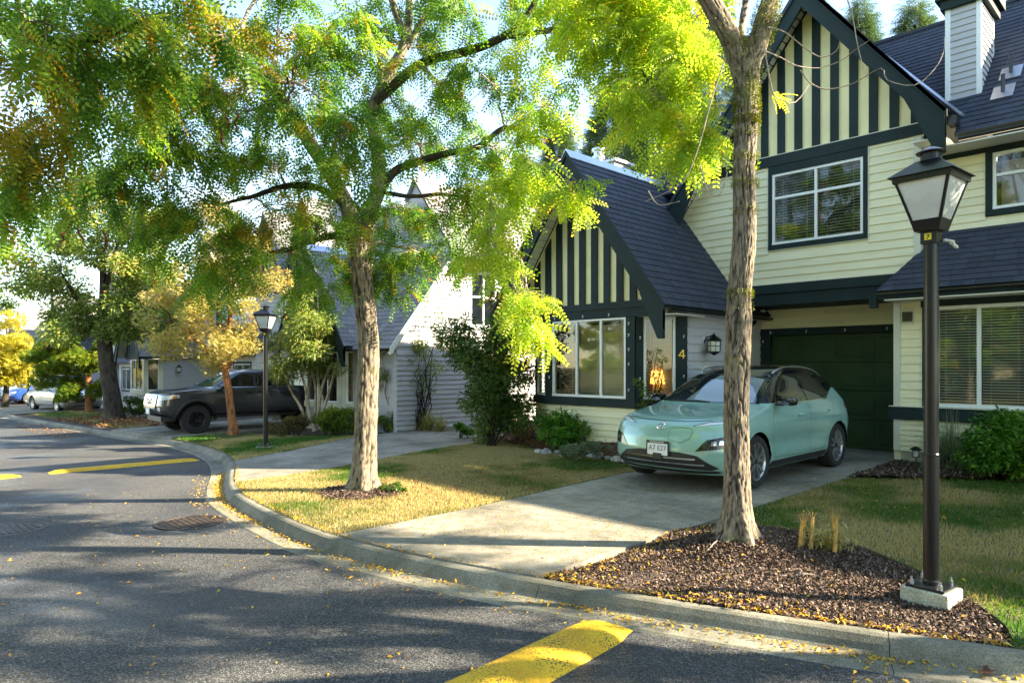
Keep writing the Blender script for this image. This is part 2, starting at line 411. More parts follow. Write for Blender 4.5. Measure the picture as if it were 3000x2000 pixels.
prof = [(-.01, .0, -.2), (-.01, 0, .122), (.015, 0, .130), (.065, 0, .128), (.09, 0, .115), (.12, 0, .07), (.14, 0, .03), (.16, 0, .010), (.20, 0, .003), (.37, 0, .014), (.39, 0, -.0), (.39, 0, -.2)]
kerb = build('kerb', MB().box(-60, 60, 6, 6.2, -1.3, -1.2), M['kerb'], kind='structure')
acc = 0; seg = [KL[0]]; ksegs = []
for p, q in zip(KL, KL[1:]):
    seg.append(q); acc += math.dist(p, q)
    if acc > (2.2 if -14 < q[0] < 3 else 9): ksegs.append(seg); seg = [q]; acc = 0
ksegs.append(seg)
for s_ in ksegs:
    if len(s_) < 2: continue
    n = len(s_); mb = MB()
    L = [[Vector((*p, zg(p[0])+h*(.85 if h > 0 else 1))) for p in offs(KL, d)[KL.index(s_[0]):KL.index(s_[0])+n]] for d, _, h in prof]
    for j in range(len(prof)):
        t0 = (L[j][1]-L[j][0]).normalized(); L[j][0] = L[j][0]+t0*.0022; t1 = (L[j][-1]-L[j][-2]).normalized(); L[j][-1] = L[j][-1]-t1*.0022
    for i in range(n):
        for j in range(len(prof)): mb.v.append(tuple(L[j][i]))
    k = len(prof)
    for i in range(n-1):
        for j in range(k-1): mb.f.append((i*k+j, i*k+j+1, (i+1)*k+j+1, (i+1)*k+j))
    mb.f += [tuple(range(k-1, -1, -1)), tuple(range((n-1)*k, n*k))]
    build('kerb_section', mb, M['kerb'], kerb, smooth=False)

# driveways
def slabset(name, polys, hf, mat):
    o = region(name, polys[0][1] if False else polys['base'], lambda x, y: hf(x, y)-.03, M['soil'], 1.0, kind='structure')
    for p in polys['slabs']: region('slab', p, hf, mat, .5, o, skirt=.06)
    return o
def hdrive(x, y): return gh(x, y)+.012+max(0, 13-y)*0 + (.03*(y-10)/3 if y > 10 else 0)
def inset(p, d=.005):
    c = (sum(a[0] for a in p)/len(p), sum(a[1] for a in p)/len(p))
    return [(a[0]+(c[0]-a[0])*d/1.2, a[1]+(c[1]-a[1])*d/1.2) for a in p]
xl, xr = -5.98, -3.57
def yb(x, y0, sl): return y0+sl*(x-xl)
kd = ksub(xr, xl+.25)
s1 = kd + [(xl+.22, yb(xl, 5.0, 0)), (xr, 5.72)]
s2 = [(xl+.22, 5.0), (xr, 5.72), (xr, 8.0), (xl, 7.9)]
s2 = [(xl+.22, 5.012), (xl, 7.88), (xr, 7.98), (xr, 5.732)]
s3 = [(xl, 7.892), (xl, 10.0), (xr, 10.0), (xr, 7.992)]
s4 = [(-6.25, 10.012), (-6.25, 13.1), (-3.62, 13.1), (-3.62, 10.012)]
driveway = slabset('driveway', {'base': [(xl+.1, 3.4)]+[(xl, 13), (xr, 13), (xr, 3.9)], 'slabs': [s[::-1] if area(s) < 0 else s for s in (s1, s2, s3, s4)]}, hdrive, M['drive'])
pth1 = ksub(-9.66, -12.3) + [(-12.9, 6.4), (-13.7, 7.7), (-10.5, 7.6), (-9.95, 6.0), (-9.75, 5.0)]
pth2 = [(-13.715, 7.712), (-14.3, 9.2), (-14.05, 12.6), (-14.05, 15), (-11.5, 15), (-10.95, 10.6), (-10.84, 9.7), (-10.51, 7.612)]
path = slabset('footpath', {'base': pth1, 'slabs': [pth1, pth2]}, lambda x, y: gh(x, y)+.012, M['drive'])
td = ksub(-19.0, -23.6) + [(-23.6, 13.5), (-19.4, 13.5)]
truck_drive = slabset('truck_driveway', {'base': td, 'slabs': [td]}, lambda x, y: gh(x, y)+.012, M['drive'])
sd = ksub(-36.5, -46) + [(-46, 13.5), (-36.5, 13.5)]
sedan_drive = slabset('far_driveway', {'base': sd, 'slabs': [sd]}, lambda x, y: gh(x, y)+.012, M['drive'])

# lawns
MUL = smooth_line([(-3.57, 3.8), (-3.5, 4.5), (-3.56, 5.2), (-3.54, 6.0), (-3.28, 6.42), (-2.83, 6.56), (-2.32, 6.44), (-1.76, 6.07), (-1.43, 5.78), (-1.14, 5.43), (-.92, 5.13), (-.82, 4.84), (-.80, 4.70)], 3)
lawnA = ksub(xl+.22, -9.62) + [(-9.72, 5.0), (-9.92, 6.0), (-10.47, 7.6), (-10.8, 9.6), (-10.2, 9.75), (-9.3, 9.45), (-8.2, 9.12), (-6.9, 8.95), (-6.02, 8.6), (-6.02, 7.5), (xl+.18, 5.0)]
lawnB = ksub(-12.34, -18.95) + [(-19.05, 7.4), (-17.6, 7.7), (-16.4, 7.75), (-15, 8.3), (-14.35, 9.0), (-13.75, 7.7), (-12.95, 6.4)]
lawnC = [(xr+.02, 9.9), (xr+.02, 6.7), (-3.45, 6.5)] + [p for p in MUL if p[0] > -3.3 and p[1] > 4.7][1:] + list(reversed(ksub(6, -.78))) + [(6, 11.4), (-.5, 11.4), (-1.8, 11.2), (-2.6, 10.7)]
lawnD = [(-24, 6.1), (-30, 5.9), (-36.3, 5.6), (-36.3, 7.4), (-33, 7.8), (-31, 6.6), (-26, 6.4), (-24, 7)]
lawns = []
for nm, p in (('lawn', lawnA), ('lawn', lawnB), ('lawn', lawnC), ('lawn', lawnD)):
    p = p if area(p) > 0 else p[::-1]
    lawns.append(p); region(nm, p, lambda x, y: gh(x, y)-.002, M['turf'], .35, kind='structure', skirt=.07)
mulp = MUL + ksub(-.80, -3.57)[1:-1]
def hmul(x, y):
    d = math.hypot(x+2.93, y-5.57); return gh(x, y)-.02+.10*math.exp(-(d/.55)**2)+.04*noise.noise(Vector((x*1.5, y*1.5, 0)))*1
mulp = mulp if area(mulp) > 0 else mulp[::-1]
region('mulch_bed', mulp, hmul, M['soil'], .12, kind='structure')
bedR = [(-3.56, 10.1), (-1.8, 11.45), (3, 11.6), (3, 12.1), (-3.56, 12.1)]
def hbedR(x, y): return gh(x, y)+.02+.02*noise.noise(Vector((x*2, y*2, 3)))
region('mulch_bed', bedR, hbedR, M['soil'], .2, kind='structure')
bedB = [(-10.7, 9.8), (-9.3, 9.5), (-8.2, 9.17), (-6.9, 9.0), (-6.02, 8.7), (-6.02, 10.0), (-6.3, 12.9), (-10.9, 12.9)]
def hbedB(x, y): return gh(x, y)+.01+.26*min(1, max(0, (y-9.2+.25*(x+7))/.9))+.02*noise.noise(Vector((x*2, y*2, 5)))
def hbedB(x, y):
    e = 9.0+.2*max(0, -x-7.0); return gh(x, y)+.005+.24*min(1, max(0, (y-e)/.7))+.02*noise.noise(Vector((x*2, y*2, 5)))
region('mulch_bed', bedB, hbedB, M['soil'], .2, kind='structure')
def hring(c, r, h): return lambda x, y: gh(x, y)+h*max(0, 1-(math.hypot(x-c[0], y-c[1])/r)**2)+.012*noise.noise(Vector((x*5, y*5, 0)))
def circ(c, r, n=20, j=.12): return [(c[0]+r*(1+j*math.sin(3*a+1))*math.cos(a), c[1]+r*(1+j*math.cos(2*a))*math.sin(a)) for a in [2*math.pi*i/n for i in range(n)]]
region('mulch_bed', circ((-7.5, 4.6), .55), hring((-7.5, 4.6), .6, .05), M['soil'], .12, kind='structure')
region('mulch_bed', circ((-17.86, 7.17), .5), hring((-17.86, 7.17), .55, .05), M['soil'], .15, kind='structure')

# speed humps
def hump(x0, y0, x1, y1, w0, w1, h, label):
    n = 24; m = 8; mb = MB(); d = Vector((x1-x0, y1-y0)).normalized(); pr = Vector((-d.y, d.x))
    for i in range(n+1):
        t = i/n; L = math.dist((x0, y0), (x1, y1)); e = min(1, t*L/.16+.05, (1-t)*L/.16+.05)**.5
        c = Vector((x0+(x1-x0)*t, y0+(y1-y0)*t)); w = (w0+(w1-w0)*t)*(.82+.18*e)
        for j in range(m+1):
            a = -1+2*j/m; q = c+pr*(a*w/2)
            mb.v.append((q.x, q.y, zg(q.x)-.004+h*e*(1-a*a)**.6+.004*noise.noise(Vector((q.x*8, q.y*8, 0)))))
    for i in range(n):
        for j in range(m): a = i*(m+1)+j; mb.f.append((a, a+m+1, a+m+2, a+1))
    o = build('speed_hump', mb, M['yellow'], smooth=True); l = Vector(((x0+x1)/2, (y0+y1)/2, 0)); o.location = l; o.data.transform(Matrix.Translation(-l))
    tag(o, label, 'speed hump', 'yellow speed humps across the road'); return o
hump(-2.76, 3.62, -2.42, -1.8, .40, .56, .05, 'worn yellow speed hump in the near foreground, running out of the frame')
hump(-14.25, 5.02, -14.33, 2.5, .34, .34, .06, 'long thin yellow speed hump across the road, beyond the kerb bend')
hump(-14.3, 2.1, -14.33, -1.2, .34, .34, .06, 'short yellow speed hump end at the left edge of the road, past the gap')

def manhole(x, y, r, label, gr):
    t = thing('manhole_cover', label, 'manhole cover', (x, y, zg(x)))
    z = zg(x); mb = MB().lathe([(r+.05, .001), (r+.05, .006), (r+.012, .008), (r+.01, .001)], (x, y, z), 40); build('frame', mb, M['iron'], t)
    mb = MB().lathe([(0.001, .004), (r, .004), (r, .0005)], (x, y, z), 40); build('lid', mb, M['iron'], t)
    mb = MB(); s = .062; n = int(r/s)+1
    for i in range(-n, n+1):
        for j in range(-n, n+1):
            if math.hypot(i*s, j*s) < r-.035: mb.box(x+i*s-.022, x+i*s+.022, y+j*s-.022, y+j*s+.022, z+.0045, z+.011)
    build('raised_squares', mb, M['iron'], t, kind='stuff')
manhole(-7.77, 2.66, .30, 'leaf-filled rusty round grate cover in the road near the bend of the kerb', 1)
manhole(-8.92, 1.19, .33, 'bluish round waffle-pattern manhole cover at the left edge of the photo', 1)

# ------------------------------------------------------------------ building helpers
class Wall:
    """flat wall frame: a along U, b up, c outwards"""
    def __init__(s, o, u): s.o = Vector(o); s.u = Vector(u).normalized(); s.n = s.u.cross(Vector((0, 0, 1)))
    def p(s, a, b, c=0): return s.o+s.u*a+Vector((0, 0, b))+s.n*c
    def box(s, mb, a0, a1, b0, b1, c0, c1):
        return mb.hexa([s.p(a0, b0, c1), s.p(a1, b0, c1), s.p(a1, b0, c0), s.p(a0, b0, c0)], [s.p(a0, b1, c1), s.p(a1, b1, c1), s.p(a1, b1, c0), s.p(a0, b1, c0)])
    def prism(s, mb, poly, c0, c1): return mb.prism([s.p(a, b, c0) for a, b in poly], s.n*(c1-c0))
def put(w, name, mat, parent, *a, bev=0, **k): mb = MB(); w.box(mb, *a); return build(name, mb, mat, parent, bev=bev, **k)
def facade(x, y): return Wall((0, y, 0), (1, 0, 0))    # a is world x, faces -y

def siding(w, poly, holes, parent, mat, pitch=.125, b0=None, stuff=False, name='siding_board', backing=True, lap=.024):
    """lap boards over a convex wall outline, cut round rectangular holes (a0,a1,b0,b1)"""
    if backing:
        mb = MB()
        bb0 = min(p[1] for p in poly); cuts = sorted(set([min(p[0] for p in poly), max(p[0] for p in poly)]+[h for q in holes for h in q[:2]]))
        for a0, a1 in zip(cuts, cuts[1:]):
            col = clipbox(poly, a0, a1, -99, 99)
            if len(col) < 3: continue
            hs = sorted([(h[2], h[3]) for h in holes if h[0] <= a0+1e-6 and h[1] >= a1-1e-6]); lo = -99
            for h0, h1 in hs+[(99, 99)]:
                q = clipbox(col, a0, a1, lo, h0)
                if len(q) >= 3: w.prism(mb, q, -.12, 0)
                lo = h1
        base = build('wall', mb, mat, parent)
    else: base = parent
    z0 = b0 if b0 is not None else min(p[1] for p in poly); zt = max(p[1] for p in poly); allb = MB(); z = z0
    while z < zt:
        z1 = min(z+pitch, zt)
        row = clipbox(poly, -999, 999, z, z1)
        pieces = [row] if len(row) >= 3 else []
        for h in holes:
            if h[2] < z1-.02 and h[3] > z+.02:
                np_ = []
                for q in pieces:
                    l = clip(q, 1, 0, h[0]); r_ = clip(q, -1, 0, -h[1]); np_ += [x for x in (l, r_) if len(x) >= 3 and abs(area(x)) > 1e-3]
                pieces = np_
        cutp = []
        for q in pieces:
            x0_, x1_ = min(p[0] for p in q), max(p[0] for p in q)
            if not stuff and x1_-x0_ > 1.8:
                m_ = x0_+(x1_-x0_)*R.uniform(.25, .75); cutp += [clip(q, 1, 0, m_-.0012), clip(q, -1, 0, -m_-.0012)]
            else: cutp.append(q)
        for q in cutp:
            if len(q) < 3 or abs(area(q)) < 1e-3: continue
            if area(q) < 0: q = q[::-1]
            mb = allb if stuff else MB(); n = len(mb.v); k = len(q)
            for a, b in q: mb.v.append(tuple(w.p(a, b, .001)))
            for a, b in q: mb.v.append(tuple(w.p(a, b, lap-.75*lap*(b-z)/pitch)))
            mb.f += [tuple(range(n+k, n+2*k))]+[(n+i, n+(i+1) % k, n+k+(i+1) % k, n+k+i) for i in range(k)]
            if not stuff: build(name, mb, mat, base)
        z += pitch
    if stuff and allb.f: build(name+'s', allb, mat, base, kind='stuff')
    return base

def boards(w, poly, positions, width, parent, mat, thick=.03, name='batten'):
    for a in positions:
        q = clipbox(poly, a-width/2, a+width/2, -99, 99)
        if len(q) >= 3 and abs(area(q)) > .004:
            mb = MB(); w.prism(mb, q if area(q) > 0 else q[::-1], 0, thick); build(name, mb, mat, parent)

def roof(parent, o, u, v, poly, mat, rowh=.14, tabw=.3, budget=0, fine=True, thick=.05, soff=None):
    """o origin, u along the eave, v up the slope; poly in (u,v) metres, convex"""
    o = Vector(o); u = Vector(u).normalized(); v = Vector(v).normalized(); n = u.cross(v).normalized()
    P = lambda a, b, c=0: o+u*a+v*b+n*c
    mb = MB().prism([P(a, b, -thick) for a, b in poly], n*(thick-.001))
    r = build('roof', mb, soff or M['trim'], parent)
    if not fine: r.data.materials.clear(); r.data.materials.append(mat); return r
    b0 = min(p[1] for p in poly); b1 = max(p[1] for p in poly); a0 = min(p[0] for p in poly); a1 = max(p[0] for p in poly)
    rows = int((b1-b0)/rowh)+1; V = []; F = []; T = []; cnt = 0
    proto = {}
    for i in range(rows):
        z = b0+i*rowh; off = R.uniform(0, tabw); a = a0-off
        while a < a1:
            w_ = tabw*R.choice((.6, .8, 1, 1.2)); g = .006
            q = clipbox(poly, a+g/2, a+w_-g/2, z, z+rowh*1.05)
            full = len(q) == 4 and abs(abs(area(q))-(w_-g)*rowh*1.05) < 1e-4
            if len(q) >= 3 and abs(area(q)) > 2e-4:
                if area(q) < 0: q = q[::-1]
                h = .010+R.uniform(0, .005)
                if budget > 0:
                    budget -= 1
                    key = round(w_/tabw, 2) if full else None
                    qq = [(x-a, y-z) for x, y in q]
                    if key is None or key not in proto:
                        m_ = MB(); k = len(qq)
                        hh = .013
                        for x, y in qq: m_.v.append(tuple(u*x+v*y+n*.0005))
                        for x, y in qq: m_.v.append(tuple(u*x+v*y+n*(.001+hh*(1-y/rowh*.9))))
                        m_.f = [tuple(range(k, 2*k))]+[(j, (j+1) % k, k+(j+1) % k, k+j) for j in range(k)]
                        me = bpy.data.meshes.new('shingle'); me.from_pydata(m_.v, [], m_.f); me.materials.append(mat)
                        if key is not None: proto[key] = me
                    else: me = proto[key]
                    ob = bpy.data.objects.new('shingle', me); COL.objects.link(ob); ob.parent = r; ob.location = P(a, z)-rootloc(r)
                else:
                    k = len(q); nn = len(V); t = R.random()
                    for x, y in q: V.append(tuple(P(x, y, .0005))); T.append(t)
                    for x, y in q: V.append(tuple(P(x, y, .001+h*(1-(y-z)/rowh*.9)))); T.append(t)
                    F.append(tuple(range(nn+k, nn+2*k))); F += [(nn+j, nn+(j+1) % k, nn+k+(j+1) % k, nn+k+j) for j in range(k)]
            a += w_
    if V:
        me = bpy.data.meshes.new('shingles'); me.from_pydata(V, [], F); me.update()
        at = me.attributes.new('tint', 'FLOAT', 'POINT'); at.data.foreach_set('value', T)
        link('shingles', me, mat, r, 'stuff')
    return r

def blinds(w, a0, a1, b0, b1, c, parent, pitch=.045, tilt=.6, drop=1., mat=None):
    mb = MB(); z = b1; d = .014
    while z > b1-(b1-b0)*drop:
        dz = d*tilt; mb.poly([w.p(a0, z-dz, c+d*(1-tilt*.4)), w.p(a1, z-dz, c+d*(1-tilt*.4)), w.p(a1, z, c-d*(1-tilt*.4)), w.p(a0, z, c-d*(1-tilt*.4))]); z -= pitch
    for k in (.2, .8): a = a0+(a1-a0)*k; w.box(mb, a-.002, a+.002, b1-(b1-b0)*drop, b1, c+.015, c+.018)
    return build('blind', mb, mat or M['blind'], parent, kind='stuff')

def window(w, a0, a1, b0, b1, parent, cols=(), rows=(), trim=None, tw=.09, fr=.045, blind=None, frame=None, depth=.0, room=.5, sill=False):
    """a0..b1 is the outer edge of the frame. cols / rows are fractions where bars stand"""
    frame = frame or M['white']; W = thing_part = None
    mb = MB(); F_ = fr
    w.box(mb, a0, a1, b1-F_, b1, -.05, .022); w.box(mb, a0, a1, b0, b0+F_, -.05, .03)
    w.box(mb, a0, a0+F_, b0+F_, b1-F_, -.05, .022); w.box(mb, a1-F_, a1, b0+F_, b1-F_, -.05, .022)
    for c in cols: a = a0+(a1-a0)*c; w.box(mb, a-F_/2, a+F_/2, b0+F_, b1-F_, -.045, .018)
    for c, x0, x1 in rows: b = b0+(b1-b0)*c; w.box(mb, a0+(a1-a0)*x0+F_*.5, a0+(a1-a0)*x1-F_*.5, b-F_/2, b+F_/2, -.045, .015)
    win = build('window', mb, frame, parent)
    edges = [0]+list(cols)+[1]
    for e0, e1 in zip(edges, edges[1:]):
        p0 = a0+(a1-a0)*e0+F_*.4; p1 = a0+(a1-a0)*e1-F_*.4
        m = MB().poly([w.p(p0, b0+F_*.5, -.01), w.p(p1, b0+F_*.5, -.01), w.p(p1, b1-F_*.5, -.01), w.p(p0, b1-F_*.5, -.01)]); build('pane', m, M['glass'], win)
        if blind: blinds(w, p0+.01, p1-.01, b0+F_, b1-F_, -.06, win, *blind)
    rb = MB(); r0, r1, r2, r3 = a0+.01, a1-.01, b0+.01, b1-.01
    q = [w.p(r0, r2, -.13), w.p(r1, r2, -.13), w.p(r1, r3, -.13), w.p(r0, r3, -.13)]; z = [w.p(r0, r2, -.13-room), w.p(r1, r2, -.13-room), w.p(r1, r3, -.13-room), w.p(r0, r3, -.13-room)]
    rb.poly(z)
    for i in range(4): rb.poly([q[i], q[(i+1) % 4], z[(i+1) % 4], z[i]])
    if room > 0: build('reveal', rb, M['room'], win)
    if trim:
        t = MB(); w.box(t, a0-tw, a1+tw, b1, b1+tw, 0, .035); w.box(t, a0-tw, a1+tw, b0-tw, b0, 0, .038)
        w.box(t, a0-tw, a0, b0, b1, 0, .033); w.box(t, a1, a1+tw, b0, b1, 0, .033); build('window_trim', t, trim, win)
    return win

def fascia(parent, pts, depth, mat, y0, y1, name='bargeboard'):
    """sloping board hung below the line pts[0]-pts[1] (x,z) between y0 and y1"""
    (xa, za), (xb, zb) = pts
    return build(name, MB().prism([(xa, y0, za), (xb, y0, zb), (xb, y0, zb-depth), (xa, y0, za-depth)][::-1], (0, y1-y0, 0)), mat, parent)
def slope_soffit(parent, pa, pb, y0, y1, mat, drop, n=0):
    """boarded underside between two (x,z) points"""
    (xa, za), (xb, zb) = pa, pb
    L = math.hypot(xb-xa, zb-za); k = n or 1
    for i in range(k):
        f0 = i/k+.004; f1 = (i+1)/k-.004
        p0 = (xa+(xb-xa)*f0, za+(zb-za)*f0-drop); p1 = (xa+(xb-xa)*f1, za+(zb-za)*f1-drop)
        build('soffit_board', MB().prism([(p0[0], y0, p0[1]), (p1[0], y0, p1[1]), (p1[0], y0, p1[1]+.02), (p0[0], y0, p0[1]+.02)], (0, y1-y0, 0)), mat, parent)
def gutter(parent, p0, p1, mat=None, s=.06):
    p0, p1 = Vector(p0), Vector(p1); d = (p1-p0).normalized(); o = d.cross(Vector((0, 0, 1)))
    pr = [(0, 0), (s*.6, 0), (s, s*.5), (s, s*.9), (s*1.15, s), (s*.9, s), (s*.8, s*.55), (s*.5, s*.2), (0, s*.2)]
    mb = MB(); a = [p0+o*x+Vector((0, 0, z)) for x, z in pr]; mb.prism(a, p1-p0); return build('gutter', mb, mat or M['gutter'], parent)
def cyl(mb, p0, p1, r, seg=10): return mb.tube([p0, p1], r, seg)

# ------------------------------------------------------------------ house 4 (nearest)
def small_gable(H, dx, dz, lod, gmat, smat, pmat, tmat, shmat, tiledepth=3.0, lodroof=True):
    """front gable with a bay window below; shared by the nearest house and its neighbours"""
    w = Wall((dx, 9.7, dz), (1, 0, 0)); ap, az, sl = -8.13, 5.55, 1.4
    tri = [(ap-2.0, 2.83), (ap+2.0, 2.83), (ap+1.75, 2.83+.0), (ap, az-.32)]
    tri = [(ap-1.72, 2.83), (ap+1.72, 2.83), (ap, az-.30)]
    mb = MB(); w.prism(mb, [(ap-1.75, 2.565), (ap+1.75, 2.565), (ap+1.75, 2.9), (ap, az-.2), (ap-1.75, 2.9)], -.12, 0); g = build('gable_wall', mb, gmat, H)
    boards(w, tri, [ap-.285*6+.285*i for i in range(13)], .14, g, tmat)
    put(w, 'band', tmat, H, ap-1.75, ap+1.72, 2.71, 2.83, 0, .05); put(w, 'band', tmat, H, ap-1.75, ap+1.7, 2.55, 2.705, 0, .03)
    # bargeboards, soffit
    for s in (-1, 1):
        fascia(H, [(dx+ap, dz+az-.02), (dx+ap+s*2.03, dz+az-.02-2.03*sl)], .40, tmat, 9.24, 9.3)
        fascia(H, [(dx+ap, dz+az+.02), (dx+ap+s*2.06, dz+az+.02-2.06*sl)], .10, tmat, 9.21, 9.24, 'rake_trim')
        e_ = dx+ap+s*2.03; ze_ = dz+az-.02-2.03*sl; build('bargeboard_end', MB().prism([(e_, 9.235, ze_), (e_, 9.235, ze_-.55), (e_-s*.10, 9.235, ze_-.55), (e_-s*.45, 9.235, ze_+.45*sl-.42)][::-s], (0, .07, 0)), tmat, H)
        slope_soffit(H, (dx+ap+s*.05, dz+az-.1), (dx+ap+s*1.95, dz+az-.1-1.9*sl), 9.3, 9.7, M['soffit'], .12, 24 if lod == 0 else 1)
    L = 2.06*math.hypot(1, sl)
    v = Vector((-1, 0, sl)).normalized()
    if lod == 0:
        roof(H, (dx+ap+2.06, 9.24, dz+az-2.06*sl+.01), (0, 1, 0), v, [(0, 0), (3.7, 0), (3.7, .45), (2.86, .75), (2.86, 2.5), (3.06, L), (0, L)][:1]+[(2.86, 0), (2.86, L), (0, L)], shmat, .145, .27, 300, True)
        roof(H, (dx+ap+2.06, 9.24+2.861, dz+az-2.06*sl+.01), (0, 1, 0), v, [(0, 0), (.84, 0), (.84, .45), (0, .72)], shmat, .145, .27, 0, True)
        roof(H, (dx+ap-2.06, 9.24+3.0, dz+az-2.06*sl+.01), (0, -1, 0), Vector((1, 0, sl)), [(0, 0), (3.0, 0), (3.0, L), (0, L)], shmat, .145, .27, 0, False)
    else:
        roof(H, (dx+ap+2.06, 9.24, dz+az-2.06*sl+.01), (0, 1, 0), v, [(0, 0), (tiledepth, 0), (tiledepth, L), (0, L)], shmat, .145, .3, 0, lod == 1)
        roof(H, (dx+ap-2.06, 9.24+tiledepth, dz+az-2.06*sl+.01), (0, -1, 0), Vector((1, 0, sl)), [(0, 0), (tiledepth, 0), (tiledepth, L), (0, L)], shmat, .145, .3, 0, False)
    for s in (-1, 1):
        build('ridge_cap', MB().prism([(dx+ap, 9.22, dz+az+.03), (dx+ap+s*.12, 9.22, dz+az+.03-.12*sl), (dx+ap+s*.12, 9.22, dz+az+.045-.12*sl), (dx+ap, 9.22, dz+az+.05)][::s], (0, min(3.1, tiledepth), 0)), M['flash'] if lod < 2 else shmat, H)
    xe = dx+ap+2.07; gutter(H, (xe, 9.28, dz+az-2.1*sl-.03), (xe, 12.9 if lod == 0 else 9.24+tiledepth, dz+az-2.1*sl-.03))
    put(w, 'soffit', M['soffit'], H, ap-1.9, ap+1.98, 2.545, 2.57, -.9, -.01)
    # bay
    bw = Wall((dx-9.0, 9.7, dz), (1, 0, 0)); cr = Wall((dx-6.95, 9.7, dz), (.62, .62, 0)); cl = Wall((dx-9.7, 10.1, dz), (.7, -.4, 0))
    cw = math.hypot(.62, .62); clw = math.hypot(.7, .4); z0 = .33 if lod == 0 else .2
    siding(bw, [(0, z0), (2.05, z0), (2.05, .98), (0, .98)], [], H, smat, .115, stuff=lod > 1)
    siding(cr, [(0, z0), (cw, z0), (cw, .98), (0, .98)], [], H, smat, .115, stuff=lod > 0)
    siding(cl, [(0, z0), (clw, z0), (clw, .98), (0, .98)], [], H, smat, .115, stuff=lod > 0)
    mb = MB()
    for W_, l in ((bw, 2.05), (cr, cw), (cl, clw)): W_.box(mb, -.02, l+.02, .97, 1.12, -.05, .06)
    build('sill_band', mb, tmat if lod == 0 else pmat, H)
    for W_, a0, a1, b0, c1 in ((bw, -.01, .13, 1.12, .03), (bw, 1.86, 2.05, 1.12, .03), (cr, 0, .13, 1.12, .028), (cr, cw-.2, cw, 1.121, .028), (cl, 0, .12, 1.12, .028), (cl, clw-.1, clw, 1.12, .028)):
        put(W_, 'bay_post', tmat if lod == 0 else pmat, H, a0, a1, b0, 2.56, -.08, c1)
    bl = (.05, .18, 1.)
    window(bw, .13, 1.86, 1.13, 2.56, H, cols=(.345, .675), blind=bl, room=1.0)
    window(cr, .13, cw-.2, 1.13, 2.56, H, blind=bl, room=.0 if lod == 0 else .5)
    window(cl, .12, clw-.1, 1.13, 2.56, H, blind=(.046, .7, 1.), room=.3)
    return w, cr, cw

